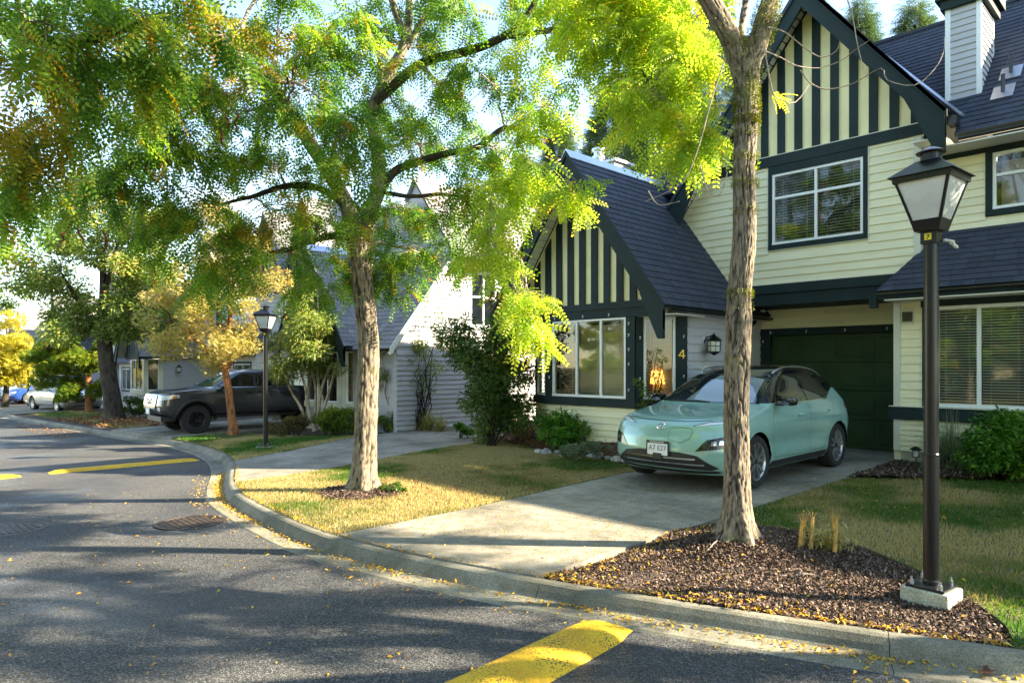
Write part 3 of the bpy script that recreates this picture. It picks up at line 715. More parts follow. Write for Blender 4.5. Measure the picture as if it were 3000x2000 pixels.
def house4():
    H = thing('townhouse', 'cream and dark green gabled townhouse with striped gables and a dark green garage door', 'house', (-5, 12, 0), 'townhouses along the street')
    T, S, C_ = M['trim'], M['siding'], M['cream']; SH = M['shingle']
    w, cr, cw = small_gable(H, 0, 0, 0, C_, S, C_, T, SH)
    # room behind the angled bay window, with a lit table lamp
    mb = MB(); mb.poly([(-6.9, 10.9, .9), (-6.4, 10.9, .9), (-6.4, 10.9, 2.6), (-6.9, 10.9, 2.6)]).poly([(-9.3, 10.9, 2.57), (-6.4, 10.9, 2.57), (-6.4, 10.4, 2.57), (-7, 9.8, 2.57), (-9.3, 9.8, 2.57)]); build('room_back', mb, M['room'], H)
    # entry side wall, faces +x
    e = Wall((-6.33, 10.32, 0), (0, 1, 0)); siding(e, [(0, .2), (2.75, .2), (2.75, 2.62), (0, 2.62)], [], H, M['siding_grey'], .145)
    put(e, 'downpipe', M['gutter'], H, 1.62, 1.70, .3, 2.2, .02, .09); 
    mb = MB(); cyl(mb, e.p(1.66, 2.2, .06), e.p(2.1, 2.55, .2), .035); build('downpipe_elbow', mb, M['gutter'], H)
    put(e, 'meter_box', M['white'], H, .45, .62, 1.35, 1.7, .02, .09)
    # garage wall
    gw = facade(0, 13.05)
    siding(gw, [(-6.33, 2.43), (-3.5, 2.43), (-3.5, 2.80), (-6.33, 2.80)], [], H, S, .115)
    put(gw, 'soffit', T, H, -6.4, -3.3, 2.80, 2.84, 0, 1.05)
    put(gw, 'garage_lintel', T, H, -6.33, -3.6, 2.30, 2.43, 0, .05)
    put(gw, 'garage_jamb', T, H, -6.33, -6.12, .15, 2.30, 0, .04)
    D = put(gw, 'garage_door', M['door'], H, -6.12, -3.55, .2, 2.31, -.10, -.06)
    ph = (2.30-.22)/4
    for r in range(4):
        z0 = .215+r*ph; mb = MB(); gw.box(mb, -6.11, -3.56, z0+.004, z0+ph-.006, -.058, -.03); sec = build('door_section', mb, M['door'], D, bev=.006)
        for c in range(4):
            a0 = -6.05+c*.64; mb = MB(); gw.box(mb, a0, a0+.54, z0+.09, z0+ph-.09, -.030, -.018); build('raised_panel', mb, M['door'], D, bev=.01)
    put(gw, 'weather_seal', M['rubber'], D, -6.12, -3.55, .17, .215, -.06, -.03)
    put(gw, 'keypad', M['ctrim'], H, -6.19, -6.14, 1.42, 1.56, .04, .06)
    # security camera
    t = thing('security_camera', 'small white security camera under the dark beam, left end above the garage door', 'camera', (-6.15, 12.7, 2.76))
    mb = MB(); cyl(mb, (-6.12, 12.72, 2.82), (-6.12, 12.72, 2.76), .02); build('mount', mb, M['white'], t)
    mb = MB().tube([(-6.17, 12.58, 2.74), (-6.14, 12.64, 2.75), (-6.11, 12.76, 2.77)], [.03, .034, .03], 10); build('body', mb, M['white'], t, smooth=True)
    mb = MB().tube([(-6.172, 12.573, 2.738), (-6.17, 12.578, 2.739)], .022, 10); build('lens', mb, M['black'], t)
    # upper gable wall
    W1 = facade(0, 12.1); ax, az, sl = -4.93, 8.25, 1.28
    hole = (-5.71, -4.01, 3.81, 5.33)
    siding(W1, [(-7.62, 3.18), (-3.33, 3.18), (-3.33, 5.33), (-7.05, 5.33), (-7.62, 4.5)], [hole], H, S, .14)
    top = [(ax-1.9, 5.51), (ax+1.9, 5.51), (ax, az-.30)]
    tri = [(-7.03, 5.33), (-3.23, 5.33), (-3.23, 5.72), (ax, az-.28), ]
    mb = MB(); W1.prism(mb, [(-7.0, 5.33), (-3.23, 5.33), (-3.23, 5.75), (ax, az-.22)], -.12, 0); g = build('gable_wall', mb, C_, H)
    boards(W1, [(-6.85, 5.51), (-3.24, 5.51), (-3.24, 5.78), (ax, az-.25)], [-4.855+.31*k for k in range(-7, 6)], .135, g, T)
    put(W1, 'band', T, H, -7.0, -3.2, 5.33, 5.51, 0, .05)
    put(W1, 'band_lip', M['ctrim'], H, -7.0, -3.2, 5.511, 5.525, 0, .06)
    put(W1, 'beam', T, H, -6.6, -3.23, 3.02, 3.18, 0, .06); put(W1, 'beam', T, H, -6.6, -3.23, 2.82, 3.017, 0, .03)
    put(W1, 'band_lip', M['ctrim'], H, -6.6, -3.4, 3.181, 3.195, 0, .065)
    put(W1, 'corner_board', M['ctrim'], H, -3.33, -3.225, 3.18, 5.33, 0, .03)
    rt = Wall((-3.225, 12.1, 0), (0, 1, 0)); siding(rt, [(0, 3.2), (.25, 3.2), (.25, 5.3), (0, 5.3)], [], H, M['siding_grey'], .14, stuff=True)
    window(W1, -5.64, -4.08, 3.9, 5.18, H, cols=(.5,), rows=((.66, 0, .5), (.66, .5, 1)), blind=(.05, .95, 1.), room=.8)
    t = MB(); W1.box(t, -5.71, -5.64, 3.9, 5.18, 0, .035); W1.box(t, -4.08, -4.01, 3.9, 5.18, 0, .035); W1.box(t, -5.71, -4.01, 3.81, 3.9, 0, .04); W1.box(t, -5.71, -4.01, 5.18, 5.33, 0, .036); build('window_trim', t, T, H)
    t = MB(); W1.box(t, -5.73, -3.99, 3.795, 3.808, 0, .03); W1.box(t, -5.73, -5.712, 3.808, 5.33, 0, .028); W1.box(t, -4.008, -3.99, 3.808, 5.33, 0, .028); build('trim_edge', t, M['ctrim'], H)
    xl_, xr_ = ax-2.62, ax+2.13
    for s, xe in ((-1, xl_), (1, xr_)):
        ze = az-abs(xe-ax)*sl
        fascia(H, [(ax, az-.02), (xe, ze-.02)], .40, T, 11.66, 11.72)
        fascia(H, [(ax, az+.02), (xe+s*.03, ze-.02)], .11, T, 11.63, 11.66, 'rake_trim')
        build('bargeboard_end', MB().prism([(xe, 11.655, ze), (xe, 11.655, ze-.62), (xe-s*.13, 11.655, ze-.62), (xe-s*.55, 11.655, ze+.55*sl-.42)][::-s], (0, .07, 0)), T, H)
        slope_soffit(H, (ax+s*.05, az-.1), (xe-s*.08, ze+.0), 11.72, 12.1, M['soffit'], .12, 30)
    # return of the right bargeboard and eave box
    put(W1, 'eave_soffit', M['soffit'], H, -3.25, xr_-.02, 5.12, 5.14, -.2, .38)
    s_r = Vector((-1, 0, sl)).normalized(); Lr = (xr_-ax)*math.hypot(1, sl)+.04
    xo = xr_+.03; zo = az-(xo-ax)*sl+.015
    yv0 = 12.28-11.63; yv1 = 14.98-11.63
    roof(H, (xo, 11.63, zo), (0, 1, 0), s_r, [(0, 0), (yv0, 0), (yv1, Lr), (0, Lr)], SH, .145, .27, 0)
    Ll = (ax-xl_)*math.hypot(1, sl)+.04; xo2 = xl_-.03; zo2 = az-(ax-xo2)*sl+.015
    roof(H, (xo2, 14.98, zo2), (0, -1, 0), Vector((1, 0, sl)), [(3.0, 0), (3.35, 0), (3.35, Ll), (0, Ll)], SH, fine=False)
    build('ridge_cap', MB().prism([(ax-.13, 11.62, az-.14), (ax, 11.62, az+.035), (ax+.13, 11.62, az-.14), (ax+.13, 11.62, az-.12), (ax, 11.62, az+.055), (ax-.13, 11.62, az-.12)][::-1], (0, 3.3, 0)), SH, H)
    mb = MB(); mb.prism([(xr_+.05, 12.22, 5.54), (xr_+.13, 12.2, 5.50), (ax+.08, 14.9, 8.2), (ax, 14.9, 8.24)], (0, 0, .03)); build('valley_flashing', mb, M['flash'], H)
    build('gutter_end', MB().box(xr_+.0, xr_+.12, 11.75, 12.0, 5.30, 5.42), M['gutter'], H)
    # main roof, front slope: z = 5.22 + (y-11.95)
    vm = Vector((0, 1, 1)).normalized(); q2 = math.sqrt(2)
    def mr(x, y): return (x, (y-11.9)*q2)
    roof(H, (0, 11.9, 5.17), (1, 0, 0), vm, [mr(xr_+.06, 11.9), mr(.66, 11.9), mr(.66, 14.95), mr(-4.85, 14.95), mr(xr_+.06, 12.26)], SH, .145, .27, 0)
    roof(H, (0, 11.9, 5.17), (1, 0, 0), vm, [mr(-9.9, 11.9), mr(-7.45, 11.9), mr(-4.98, 14.95), mr(-6.85, 14.95)], SH, .145, .27, 0)
    roof(H, (0, 18.0, 5.17), (-1, 0, 0), Vector((0, -1, 1)), [(-.66, 0), (9.9, 0), (6.85, 3.05*q2), (-.66, 3.05*q2)], SH, fine=False)
    roof(H, (-9.9, 18, 5.17), (0, -1, 0), Vector((1, 0, 1)), [(0, 0), (6.1, 0), (3.05, 3.05*q2)], SH, fine=False)
    build('ridge_cap', MB().box(-6.85, .66, 14.88, 15.02, 8.19, 8.25), SH, H)
    gutter(H, (xr_+.12, 11.9, 5.06), (.66, 11.9, 5.06))
    put(facade(0, 12.35), 'eave_soffit', M['soffit'], H, -3.2, .66, 5.0, 5.02, 0, .5)
    # upper right wall
    W3 = facade(0, 12.35)
    siding(W3, [(-3.23, 3.78), (.5, 3.78), (.5, 4.92), (-3.23, 4.92)], [(-2.43, -.8, 3.95, 4.93)], H, S, .125)
    put(W3, 'band', T, H, -3.23, .5, 4.92, 5.0, 0, .03)
    window(W3, -2.34, -.9, 4.05, 4.90, H, cols=(.5,), rows=((.6, 0, .5), (.6, .5, 1)), trim=T, tw=.09, room=.5)
    # lower right roof: z = 2.87 + 1.28 (y-11.6)
    vl = Vector((0, 1, sl)).normalized(); kl = math.hypot(1, sl)
    roof(H, (0, 11.6, 2.87), (1, 0, 0), vl, [(-3.74, 0), (2.0, 0), (2.0, .73*kl), (-3.22, .73*kl), (-3.22, .5*kl)], SH, .11, .27, 0)
    roof(H, (-3.74, 12.1, 2.87), (0, -1, 0), Vector((1, 0, sl)), [(0, 0), (.5, 0), (0, .5*kl)], SH, .11, .27, 0)
    gutter(H, (-3.72, 11.6, 2.79), (2.0, 11.6, 2.79)); build('gutter_outlet', MB().box(-3.84, -3.73, 11.62, 11.72, 2.62, 2.86), T, H)
    put(facade(0, 12.1), 'soffit', M['soffit'], H, -3.62, 2.0, 2.72, 2.74, 0, .48)
    put(facade(0, 11.62), 'eave_board', T, H, -3.72, 2.0, 2.74, 2.86, -.04, -.01)
    # lower right wall
    W2 = facade(0, 12.1)
    siding(W2, [(-3.52, .35), (2.0, .35), (2.0, .85), (-3.52, .85)], [], H, S, .085)
    siding(W2, [(-3.52, 1.06), (2.0, 1.06), (2.0, 2.74), (-3.52, 2.74)], [(-3.2, 0, 1.0, 2.76)], H, S, .135)
    put(W2, 'sill_band', T, H, -3.68, 2.0, .85, 1.05, 0, .06); put(W2, 'band_lip', M['ctrim'], H, -3.68, 2.0, 1.051, 1.065, 0, .07)
    put(W2, 'corner_board', M['ctrim'], H, -3.62, -3.52, 1.066, 2.72, -.1, .03); put(W2, 'corner_board', M['ctrim'], H, -3.62, -3.52, .35, .849, -.1, .03)
    put(W2, 'foundation', M['found'], H, -3.6, 2.0, .05, .35, -.3, -.01)
    lw_ = Wall((-3.62, 13.05, 0), (0, -1, 0)); put(lw_, 'wall_return', S, H, 0, .95, .2, 2.8, -.1, 0)
    put(W2, 'window_head', T, H, -3.23, 2.0, 2.62, 2.72, 0, .035); put(W2, 'window_jamb', T, H, -3.21, -3.05, 1.066, 2.62, 0, .035)
    window(W2, -3.04, -1.85, 1.07, 2.62, H, cols=(.485,), blind=(.042, 1.4, 1.), fr=.055, room=.4)
    window(W2, -1.75, -.6, 1.07, 2.62, H, cols=(.5,), blind=(.042, 1.4, 1.), fr=.055, room=.4)
    t = put(W2, 'vent', M['ctrim'], H, -3.50, -3.33, 2.36, 2.62, .0, .03); put(W2, 'vent_hood', M['gutter'], t, -3.48, -3.345, 2.41, 2.56, .031, .08)
    # chimney
    ch = thing_c = MB().box(-3.03, -2.57, 12.70, 13.55, 5.4, 7.42); chm = build('chimney', ch, M['siding_grey'], H)
    fw = facade(0, 12.70); siding(fw, [(-2.97, 5.95), (-2.62, 5.95), (-2.62, 7.4), (-2.97, 7.4)], [], chm, M['siding_grey'], .105, backing=False)
    rw = Wall((-2.57, 12.70, 0), (0, 1, 0)); siding(rw, [(.05, 6.0), (.8, 6.75), (.8, 7.4), (.05, 7.4)], [], chm, M['siding_grey'], .105, backing=False)
    put(fw, 'corner_board', M['white'], chm, -3.045, -2.97, 5.92, 7.42, 0, .02); put(fw, 'corner_board', M['white'], chm, -2.62, -2.555, 5.92, 7.42, 0, .02)
    put(rw, 'corner_board', M['white'], chm, .0, .05, 5.95, 7.42, 0, .018); put(rw, 'corner_board', M['white'], chm, .8, .86, 6.7, 7.42, 0, .018)
    build('chimney_cap', MB().box(-3.10, -2.48, 12.62, 13.64, 7.42, 7.56).box(-3.16, -2.42, 12.56, 13.7, 7.561, 7.75), T, chm)
    # plumbing vents
    for x, y in ((-2.22, 12.95), (-2.25, 12.55)):
        z = 5.17+(y-11.9); v_ = build('roof_vent', MB().lathe([(.028, -.05), (.028, .28), (.03, .28), (.03, .30), (.0, .30)], (x, y, z), 12), M['gutter'], H)
        build('vent_flashing', MB().prism([(x-.14, y-.12, z-.10), (x+.14, y-.12, z-.10), (x+.14, y+.14, z+.16), (x-.14, y+.14, z+.16)], (0, -.012, .012)), M['flash'], v_)
    # far chimney behind the small gable
    c2 = build('chimney', MB().box(-10.2, -9.3, 12.2, 12.8, 4, 6.25), M['siding_grey'], H); siding(facade(0, 12.2), [(-10.2, 5.2), (-9.3, 5.2), (-9.3, 6.25), (-10.2, 6.25)], [], c2, M['siding_grey'], .13, backing=False)
    build('chimney_cap', MB().box(-10.26, -9.24, 12.14, 12.86, 6.251, 6.31), M['white'], c2)
    build('flue', MB().lathe([(.10, 6.3), (.10, 6.5), (.15, 6.5), (.15, 6.56), (.11, 6.57), (.11, 6.68), (.16, 6.69), (.16, 6.74), (.0, 6.8)], (-10.0, 12.5, 0), 16), M['flash'], c2)
    # body behind
    build('house_body', MB().box(-9.6, -6.48, 12.65, 17.8, 0, 5.0).box(-6.479, -3.42, 13.3, 17.8, 0, 5.0).box(-3.419, .4, 12.9, 17.8, 0, 5.0), M['siding_grey'], H)
    build('house_body', MB().box(-9.6, -6.5, 10.5, 12.55, 0, 2.5), M['siding'], H)
    # number 4 and light clips
    def num(px, w_, a, b, s, mat, c=.03):
        mb = MB(); w_.box(mb, a+.28*s, a+.40*s, b, b+s, c, c+.012); w_.box(mb, a-.2*s, a+.55*s, b+.26*s, b+.37*s, c+.001, c+.013)
        mb.prism([w_.p(a-.2*s, b+.37*s, c+.002), w_.p(a-.06*s, b+.37*s, c+.002), w_.p(a+.36*s, b+s, c+.002), w_.p(a+.26*s, b+s, c+.002)], w_.n*.011); return build('house_number', mb, mat, H)
    num(0, cr, cw-.12, 1.83, .15, simple('brass', (.62, .42, .08), .35, metal=.6))
    def clip_(w_, a, b, c): mb = MB(); w_.box(mb, a-.012, a+.012, b, b+.008, c, c+.02); w_.box(mb, a-.004, a+.004, b-.03, b, c, c+.01); w_.box(mb, a-.012, a+.006, b-.036, b-.03, c, c+.02); build('light_clip', mb, M['white'], H)
    bw = Wall((-9.0, 9.7, 0), (1, 0, 0))
    for b in (1.3, 1.75, 2.0, 2.25, 2.45): clip_(bw, 1.93, b, .03)
    for b in (1.5, 2.2): clip_(bw, .06, b, .03); clip_(cr, .07, b, .028)
    for b in (1.62, 2.3): clip_(cr, cw-.06, b-.08, .028)
    for a in (.2, .9, 1.5): clip_(bw, a, 2.62, .03)
    for a in (-6.1, -5.4, -4.7, -4.0): clip_(gw, a, 2.37, .05)
    for b in (.9, 1.5, 2.2): clip_(gw, -6.26, b, .04)
    return H
H4 = house4()

# wall lantern
def lantern(w, a, b, label, s=1):
    p = w.p(a, b, 0); t = thing('wall_lantern', label, 'wall light', p, 'carriage lanterns on the house walls')
    mb = MB(); w.box(mb, a-.05, a+.05, b-.12, b+.12, 0, .025); build('back_plate', mb, M['white'], t)
    c = .17*s; mb = MB().tube([w.p(a, b+.0, .02), w.p(a, b+.1, .07), w.p(a, b+.15, c)], .012, 6); build('bracket', mb, M['black'], t)
    ctr = w.p(a, b-.05, c); r = .085*s
    build('lantern_roof', MB().lathe([(.0, .24), (.02, .20), (.05, .17), (r*1.35, .1), (r*1.3, .09), (0, .09)], ctr, 8), M['black'], t)
    build('glass', MB().lathe([(r*.92, -.1), (r*1.02, .09)], ctr, 8), M['frost'], t)
    mb = MB()
    for k in range(8):
        q = 2*math.pi*k/8; mb.tube([ctr+Vector((math.cos(q)*r, math.sin(q)*r, -.1)), ctr+Vector((math.cos(q)*r*1.08, math.sin(q)*r*1.08, .09))], .006, 4)
    for z in (-.1, 0, .085): mb.lathe([(r+.004, z-.006), (r+.012, z-.006), (r+.012, z+.006), (r+.004, z+.006)], ctr, 8)
    build('cage', mb, M['black'], t); build('base', MB().lathe([(r*1.05, -.1), (r*.5, -.14), (.0, -.17)], ctr, 8), M['black'], t)
lantern(Wall((-6.33, 10.32, 0), (0, 1, 0)), .52, 2.1, 'black caged wall lantern beside the entry of the nearest house, above the car roof', 1.3)
# table lamp seen through the angled bay window
t = thing('table_lamp', 'lit orange table lamp behind the blinds of the angled bay window', 'lamp', (-7.05, 10.55, 1.05))
build('lamp_shade', MB().lathe([(.17, 1.38), (.13, 1.62)], (-7.05, 10.55, 0), 20), simple('lit_lamp_shade', (.9, .42, .10), .8, emit=.7), t)
build('lamp_base', MB().lathe([(.07, 1.05), (.07, 1.08), (.02, 1.1), (.05, 1.2), (.02, 1.36), (.005, 1.4)], (-7.05, 10.55, 0), 14), M['black'], t)
t2 = thing('side_table', 'dark side table holding the lit lamp inside the bay', 'table', (-7.05, 10.6, .4)); build('table_top', MB().box(-7.35, -6.8, 10.4, 10.85, 1.0, 1.05), M['room'], t2)
for a in (-7.3, -6.9):
    for b in (10.45, 10.8): build('leg', MB().box(a, a+.04, b, b+.04, .3, 1.0), M['room'], t2)

# ------------------------------------------------------------------ neighbouring houses
def big_gable(H, dx, dz, lod, smat, gmat, tmat, shmat):
    """second-storey gable with window, garage below (coarser than house 4)"""
    ax, az, sl = -4.93+dx, 8.25+dz, 1.28; w = Wall((0, 12.1, 0), (1, 0, 0))
    siding(w, [(ax-2.65, 2.9+dz), (ax+1.7, 2.9+dz), (ax+1.7, 5.45+dz), (ax-2.1, 5.45+dz), (ax-2.65, 4.6+dz)], [(ax-.78, ax+.92, 3.8+dz, 5.33+dz)], H, smat, .16, stuff=True)
    window(w, ax-.7, ax+.85, 3.9+dz, 5.2+dz, H, cols=(.5,), rows=((.66, 0, .5), (.66, .5, 1)), blind=(.06, .5, 1.), trim=tmat, room=.3)
    mb = MB(); w.prism(mb, [(ax-2.1, 5.4+dz), (ax+1.7, 5.4+dz), (ax+1.7, 5.75+dz), (ax, az-.2)], -.12, 0); g = build('gable_wall', mb, gmat, H)
    if lod < 2: boards(w, [(ax-2.0, 5.5+dz), (ax+1.7, 5.5+dz), (ax+1.7, 5.75+dz), (ax, az-.25)], [ax+.075+.31*k for k in range(-6, 6)], .135, g, tmat)
    put(w, 'band', tmat, H, ax-2.1, ax+1.7, 5.33+dz, 5.5+dz, 0, .05); put(w, 'beam', tmat, H, ax-1.8, ax+1.7, 2.8+dz, 3.15+dz, 0, .05)
    for s, d in ((-1, 2.62), (1, 2.13)):
        fascia(H, [(ax, az), (ax+s*d, az-d*sl)], .40, tmat, 11.66, 11.72); slope_soffit(H, (ax+s*.05, az-.1), (ax+s*(d-.1), az-.1-(d-.15)*sl), 11.72, 12.1, M['soffit'], .12)
    k = math.hypot(1, sl); d = 2.16
    roof(H, (ax+d, 11.63, az-d*sl+.01), (0, 1, 0), Vector((-1, 0, sl)), [(0, 0), (.65, 0), (3.35, d*k), (0, d*k)], shmat, .15, .3, 0, lod < 2)
    d = 2.65; roof(H, (ax-d, 14.98, az-d*sl+.01), (0, -1, 0), Vector((1, 0, sl)), [(3.0, 0), (3.35, 0), (3.35, d*k), (0, d*k)], shmat, fine=False)
    gw = Wall((0, 13.05, 0), (1, 0, 0)); put(gw, 'garage_lintel', tmat, H, ax-1.4, ax+1.3, 2.3+dz, 2.5+dz, 0, .05)
    D = put(gw, 'garage_door', M['door'] if lod < 1 else M['ctrim'], H, ax-1.2, ax+1.3, dz, 2.3+dz, -.08, -.02)
    for r in range(4): put(gw, 'door_section', M['ctrim'], D, ax-1.19, ax+1.29, dz+.02+r*.57, dz+.57+r*.57, -.02, .0)
    siding(gw, [(ax-1.4, 2.5+dz), (ax+1.7, 2.5+dz), (ax+1.7, 2.85+dz), (ax-1.4, 2.85+dz)], [], H, smat, .14, stuff=True)
def body(H, x0, x1, dz, shmat, smat, lod, y0=12.1, ztop=5.17, ridge=3.05):
    build('house_body', MB().box(x0+.3, x1-.3, 13.06, 17.6, dz-.5, ztop+dz-.1), smat, H)
    q2 = math.sqrt(2)
    roof(H, (0, 11.9, ztop+dz), (1, 0, 0), Vector((0, 1, 1)), [(x0, 0), (x1, 0), (x1-ridge, ridge*q2), (x0+ridge, ridge*q2)], shmat, .15, .3, 0, lod < 2)
    roof(H, (x1, 11.9, ztop+dz), (0, 1, 0), Vector((-1, 0, 1)), [(0, 0), (2*ridge, 0), (ridge, ridge*q2)], shmat, .15, .3, 0, lod < 2)
    roof(H, (0, 11.9+2*ridge, ztop+dz), (-1, 0, 0), Vector((0, -1, 1)), [(-x1, 0), (-x0, 0), (-x0-ridge, ridge*q2), (-x1+ridge, ridge*q2)], shmat, fine=False)

def house2():
    H = thing('townhouse', 'neighbouring pale townhouse whose sunlit side wall and grey roof show behind the rose bushes', 'house', (-17, 11, -.1), 'townhouses along the street')
    S, SH, T = M['siding_h2'], M['shingle_light'], M['trim']
    small_gable(H, -9.77, -.45, 1, M['cream'], S, M['ctrim'], T, SH, tiledepth=2.6)
    sw = Wall((-14.2, 9.75, 0), (0, 1, 0))       # side wall, a = y-9.75
    rk = lambda a: 2.25+1.27*(a+.15)
    hole = (2.33, 3.47, 2.70, 4.36)
    siding(sw, [(0, -.15), (7.5, -.15), (7.5, 4.45), (1.68, 4.45), (0, rk(0)-.1)], [hole, (-.1, 9, 2.2, 2.36)], H, M['siding_h2'], .125, lap=.045)
    put(sw, 'belt_trim', M['siding_grey'], H, -.02, 7.5, 2.2, 2.35, 0, .03)
    window(sw, 2.42, 3.38, 2.80, 4.26, H, cols=(.5,), rows=((.55, 0, .5), (.55, .5, 1)), blind=(.05, .5, .6), trim=M['white'], tw=.08, room=.4)
    # catslide roof, rake board
    v = Vector((0, 1, 1.27)).normalized(); k = math.hypot(1, 1.27)
    roof(H, (0, 9.45, 2.13), (1, 0, 0), v, [(-16.0, 0), (-14.0, 0), (-14.0, 2.05*k), (-17.4, 2.05*k)], M['shingle_light'], .145, .28, 0)
    mb = MB().prism([(-14.0, 9.42, 1.97), (-14.0, 9.42, 2.15), (-14.0, 11.5, 4.79), (-14.0, 11.5, 4.55)][::-1], (.035, 0, 0)); build('rake_board', mb, M['ctrim'], H)
    build('rake_soffit', MB().prism([(-14.2, 9.5, 2.0), (-14.2, 11.5, 4.56), (-14.0, 11.5, 4.56), (-14.0, 9.5, 2.0)], (0, 0, .02)), M['soffit'], H)
    # chimney / upper corner
    c = build('chimney', MB().box(-16.2, -15.72, 11.0, 12.5, 2.0, 6.1), S, H); siding(facade(0, 11.0), [(-16.2, 2.6), (-15.72, 2.6), (-15.72, 6.1), (-16.2, 6.1)], [], c, S, .12, backing=False)
    siding(Wall((-15.72, 11.0, 0), (0, 1, 0)), [(0, 3.0), (1.5, 4.9), (1.5, 6.1), (0, 6.1)], [], c, S, .12, backing=False); build('chimney_cap', MB().box(-16.27, -15.65, 10.93, 12.57, 6.1, 6.25), M['white'], c)
    # side-facing main roof
    sl = 1.28; kk = math.hypot(1, sl)
    roof(H, (-13.8, 11.35, 4.55), (0, 1, 0), Vector((-1, 0, sl)), [(0, 0), (7, 0), (7, 1.9*kk), (0, 1.9*kk)], SH, .14, .28, 0)
    roof(H, (-17.6, 18.35, 4.55), (0, -1, 0), Vector((1, 0, sl)), [(0, 0), (7, 0), (7, 1.9*kk), (0, 1.9*kk)], SH, fine=False)
    mb = MB().prism([(-13.9, 11.45, 4.55), (-17.5, 11.45, 4.55), (-15.7, 11.45, 6.85)], (0, .05, 0)); build('gable_wall', mb, S, H)
    gutter(H, (-13.8, 11.35, 4.45), (-13.8, 18.3, 4.45))
    put(sw, 'soffit', M['soffit'], H, 1.6, 8.5, 4.44, 4.46, 0, .38)
    build('house_body', MB().box(-23.5, -14.35, 11.6, 17.5, -.6, 4.5), S, H); build('house_body', MB().box(-16.5, -14.33, 9.9, 11.55, -.6, 2.2), S, H)
    # long roof with twin dormer gables
    roof(H, (0, 11.2, 4.4), (1, 0, 0), Vector((0, 1, .95)), [(-24.2, 0), (-16.5, 0), (-16.5, 4.4), (-24.2, 4.4)], SH, .15, .3, 0)
    for ax in (-22.0, -25.1):
        d = thing('x', None, None) if False else H
        w = Wall((0, 11.5, 0), (1, 0, 0)); mb = MB(); w.prism(mb, [(ax-1.45, 4.75), (ax+1.45, 4.75), (ax, 7.45)], -.1, 0); g = build('gable_wall', mb, M['trim'] if False else S, H)
        boards(w, [(ax-1.35, 4.8), (ax+1.35, 4.8), (ax, 7.3)], [ax+.3*k_ for k_ in range(-4, 5)], .13, g, T)
        k3 = math.hypot(1, 1.87)
        for s in (-1, 1): fascia(H, [(ax, 7.55), (ax+s*1.55, 7.55-1.55*1.87)], .32, T, 11.2, 11.26)
        roof(H, (ax+1.57, 11.2, 7.57-1.57*1.87), (0, 1, 0), Vector((-1, 0, 1.87)), [(0, 0), (3.2, 0), (3.2, 1.57*k3), (0, 1.57*k3)], SH, .15, .3, 0)
        roof(H, (ax-1.57, 14.4, 7.57-1.57*1.87), (0, -1, 0), Vector((1, 0, 1.87)), [(0, 0), (3.2, 0), (3.2, 1.57*k3), (0, 1.57*k3)], SH, fine=False)
    # garage front behind the pickup
    w = Wall((0, 11.55, 0), (1, 0, 0)); siding(w, [(-26.5, -.1), (-19.9, -.1), (-19.9, 4.8), (-26.5, 4.8)], [(-23.3, -20.7, -.2, 2.1), (-24.0, -22.9, 2.85, 4.2)], H, S, .15, stuff=True)
    D = put(w, 'garage_door', M['ctrim'], H, -23.3, -20.7, -.1, 2.1, -.08, -.03)
    for r in range(4): put(w, 'door_section', M['ctrim'], D, -23.29, -20.71, -.08+r*.54, .44+r*.54, -.03, -.01)
    window(w, -23.95, -22.95, 2.9, 4.15, H, cols=(.5,), blind=(.06, .5, 1.), trim=T, room=.0)
    put(w, 'lower_eave', T, H, -26.5, -19.7, 2.35, 2.6, 0, .5)
    roof(H, (0, 11.0, 2.5), (1, 0, 0), Vector((0, 1, .9)), [(-26.7, 0), (-19.6, 0), (-19.6, .8), (-26.7, .8)], M['shingle'], .15, .3, 0)
    return H
H2 = house2()
lantern(Wall((0, 11.55, 0), (1, 0, 0)), -24.6, 1.9, 'black wall lantern on the pale wall behind the grey pickup', 1.3)

def row_unit(label, dx, dz, lod, smat=None, shm=None):
    H = thing('townhouse', label, 'house', (-5+dx, 12, dz), 'townhouses along the street')
    smat = smat or M['siding_grey']; shm = shm or M['shingle_light']
    small_gable(H, dx, dz, lod, M['siding_grey'], smat, M['ctrim'], M['trim'], shm, tiledepth=3.2)
    big_gable(H, dx, dz, lod, smat, M['siding_grey'], M['trim'], shm)
    body(H, -11.5+dx, .5+dx, dz, shm, smat, lod)
    w = Wall((0, 12.1, 0), (1, 0, 0)); siding(w, [(-3.3+dx, dz-.1), (.3+dx, dz-.1), (.3+dx, 5.0+dz), (-3.3+dx, 5.0+dz)], [(-2.7+dx, -.9+dx, 1+dz, 2.4+dz)], H, smat, .16, stuff=True)
    window(w, -2.65+dx, -.95+dx, 1.05+dz, 2.35+dz, H, cols=(.5,), blind=(.06, .8, 1.), trim=M['trim'], room=.3)
    roof(H, (0, 11.6, 2.7+dz), (1, 0, 0), Vector((0, 1, 1.2)), [(-3.7+dx, 0), (.6+dx, 0), (.6+dx, .8), (-3.2+dx, .8)], M['shingle'], .15, .3, 0, lod < 2)
    e = Wall((-6.33+dx, 10.32, 0), (0, 1, 0)); siding(e, [(0, dz-.1), (2.75, dz-.1), (2.75, 2.6+dz), (0, 2.6+dz)], [], H, smat, .16, stuff=True)
    return H
H3 = row_unit('third townhouse down the street with a cream bay window behind the dark-trunked tree', -27.3, -.55, 1)
lantern(Wall((-33.63, 10.32, -.5), (0, 1, 0)), .6, 2.1, 'black wall lantern beside the cream bay window of the third house', 1.3)
row_unit('fourth townhouse of the row with dark blue roofs behind the green maple', -44.5, -.8, 2, shm=M['shingle'])
row_unit('townhouse near the far left edge with pointed gables above the yellow tree', -60, -.9, 2)
row_unit('farthest townhouse at the left edge of the photo behind the golden maple', -76, -1.0, 2)
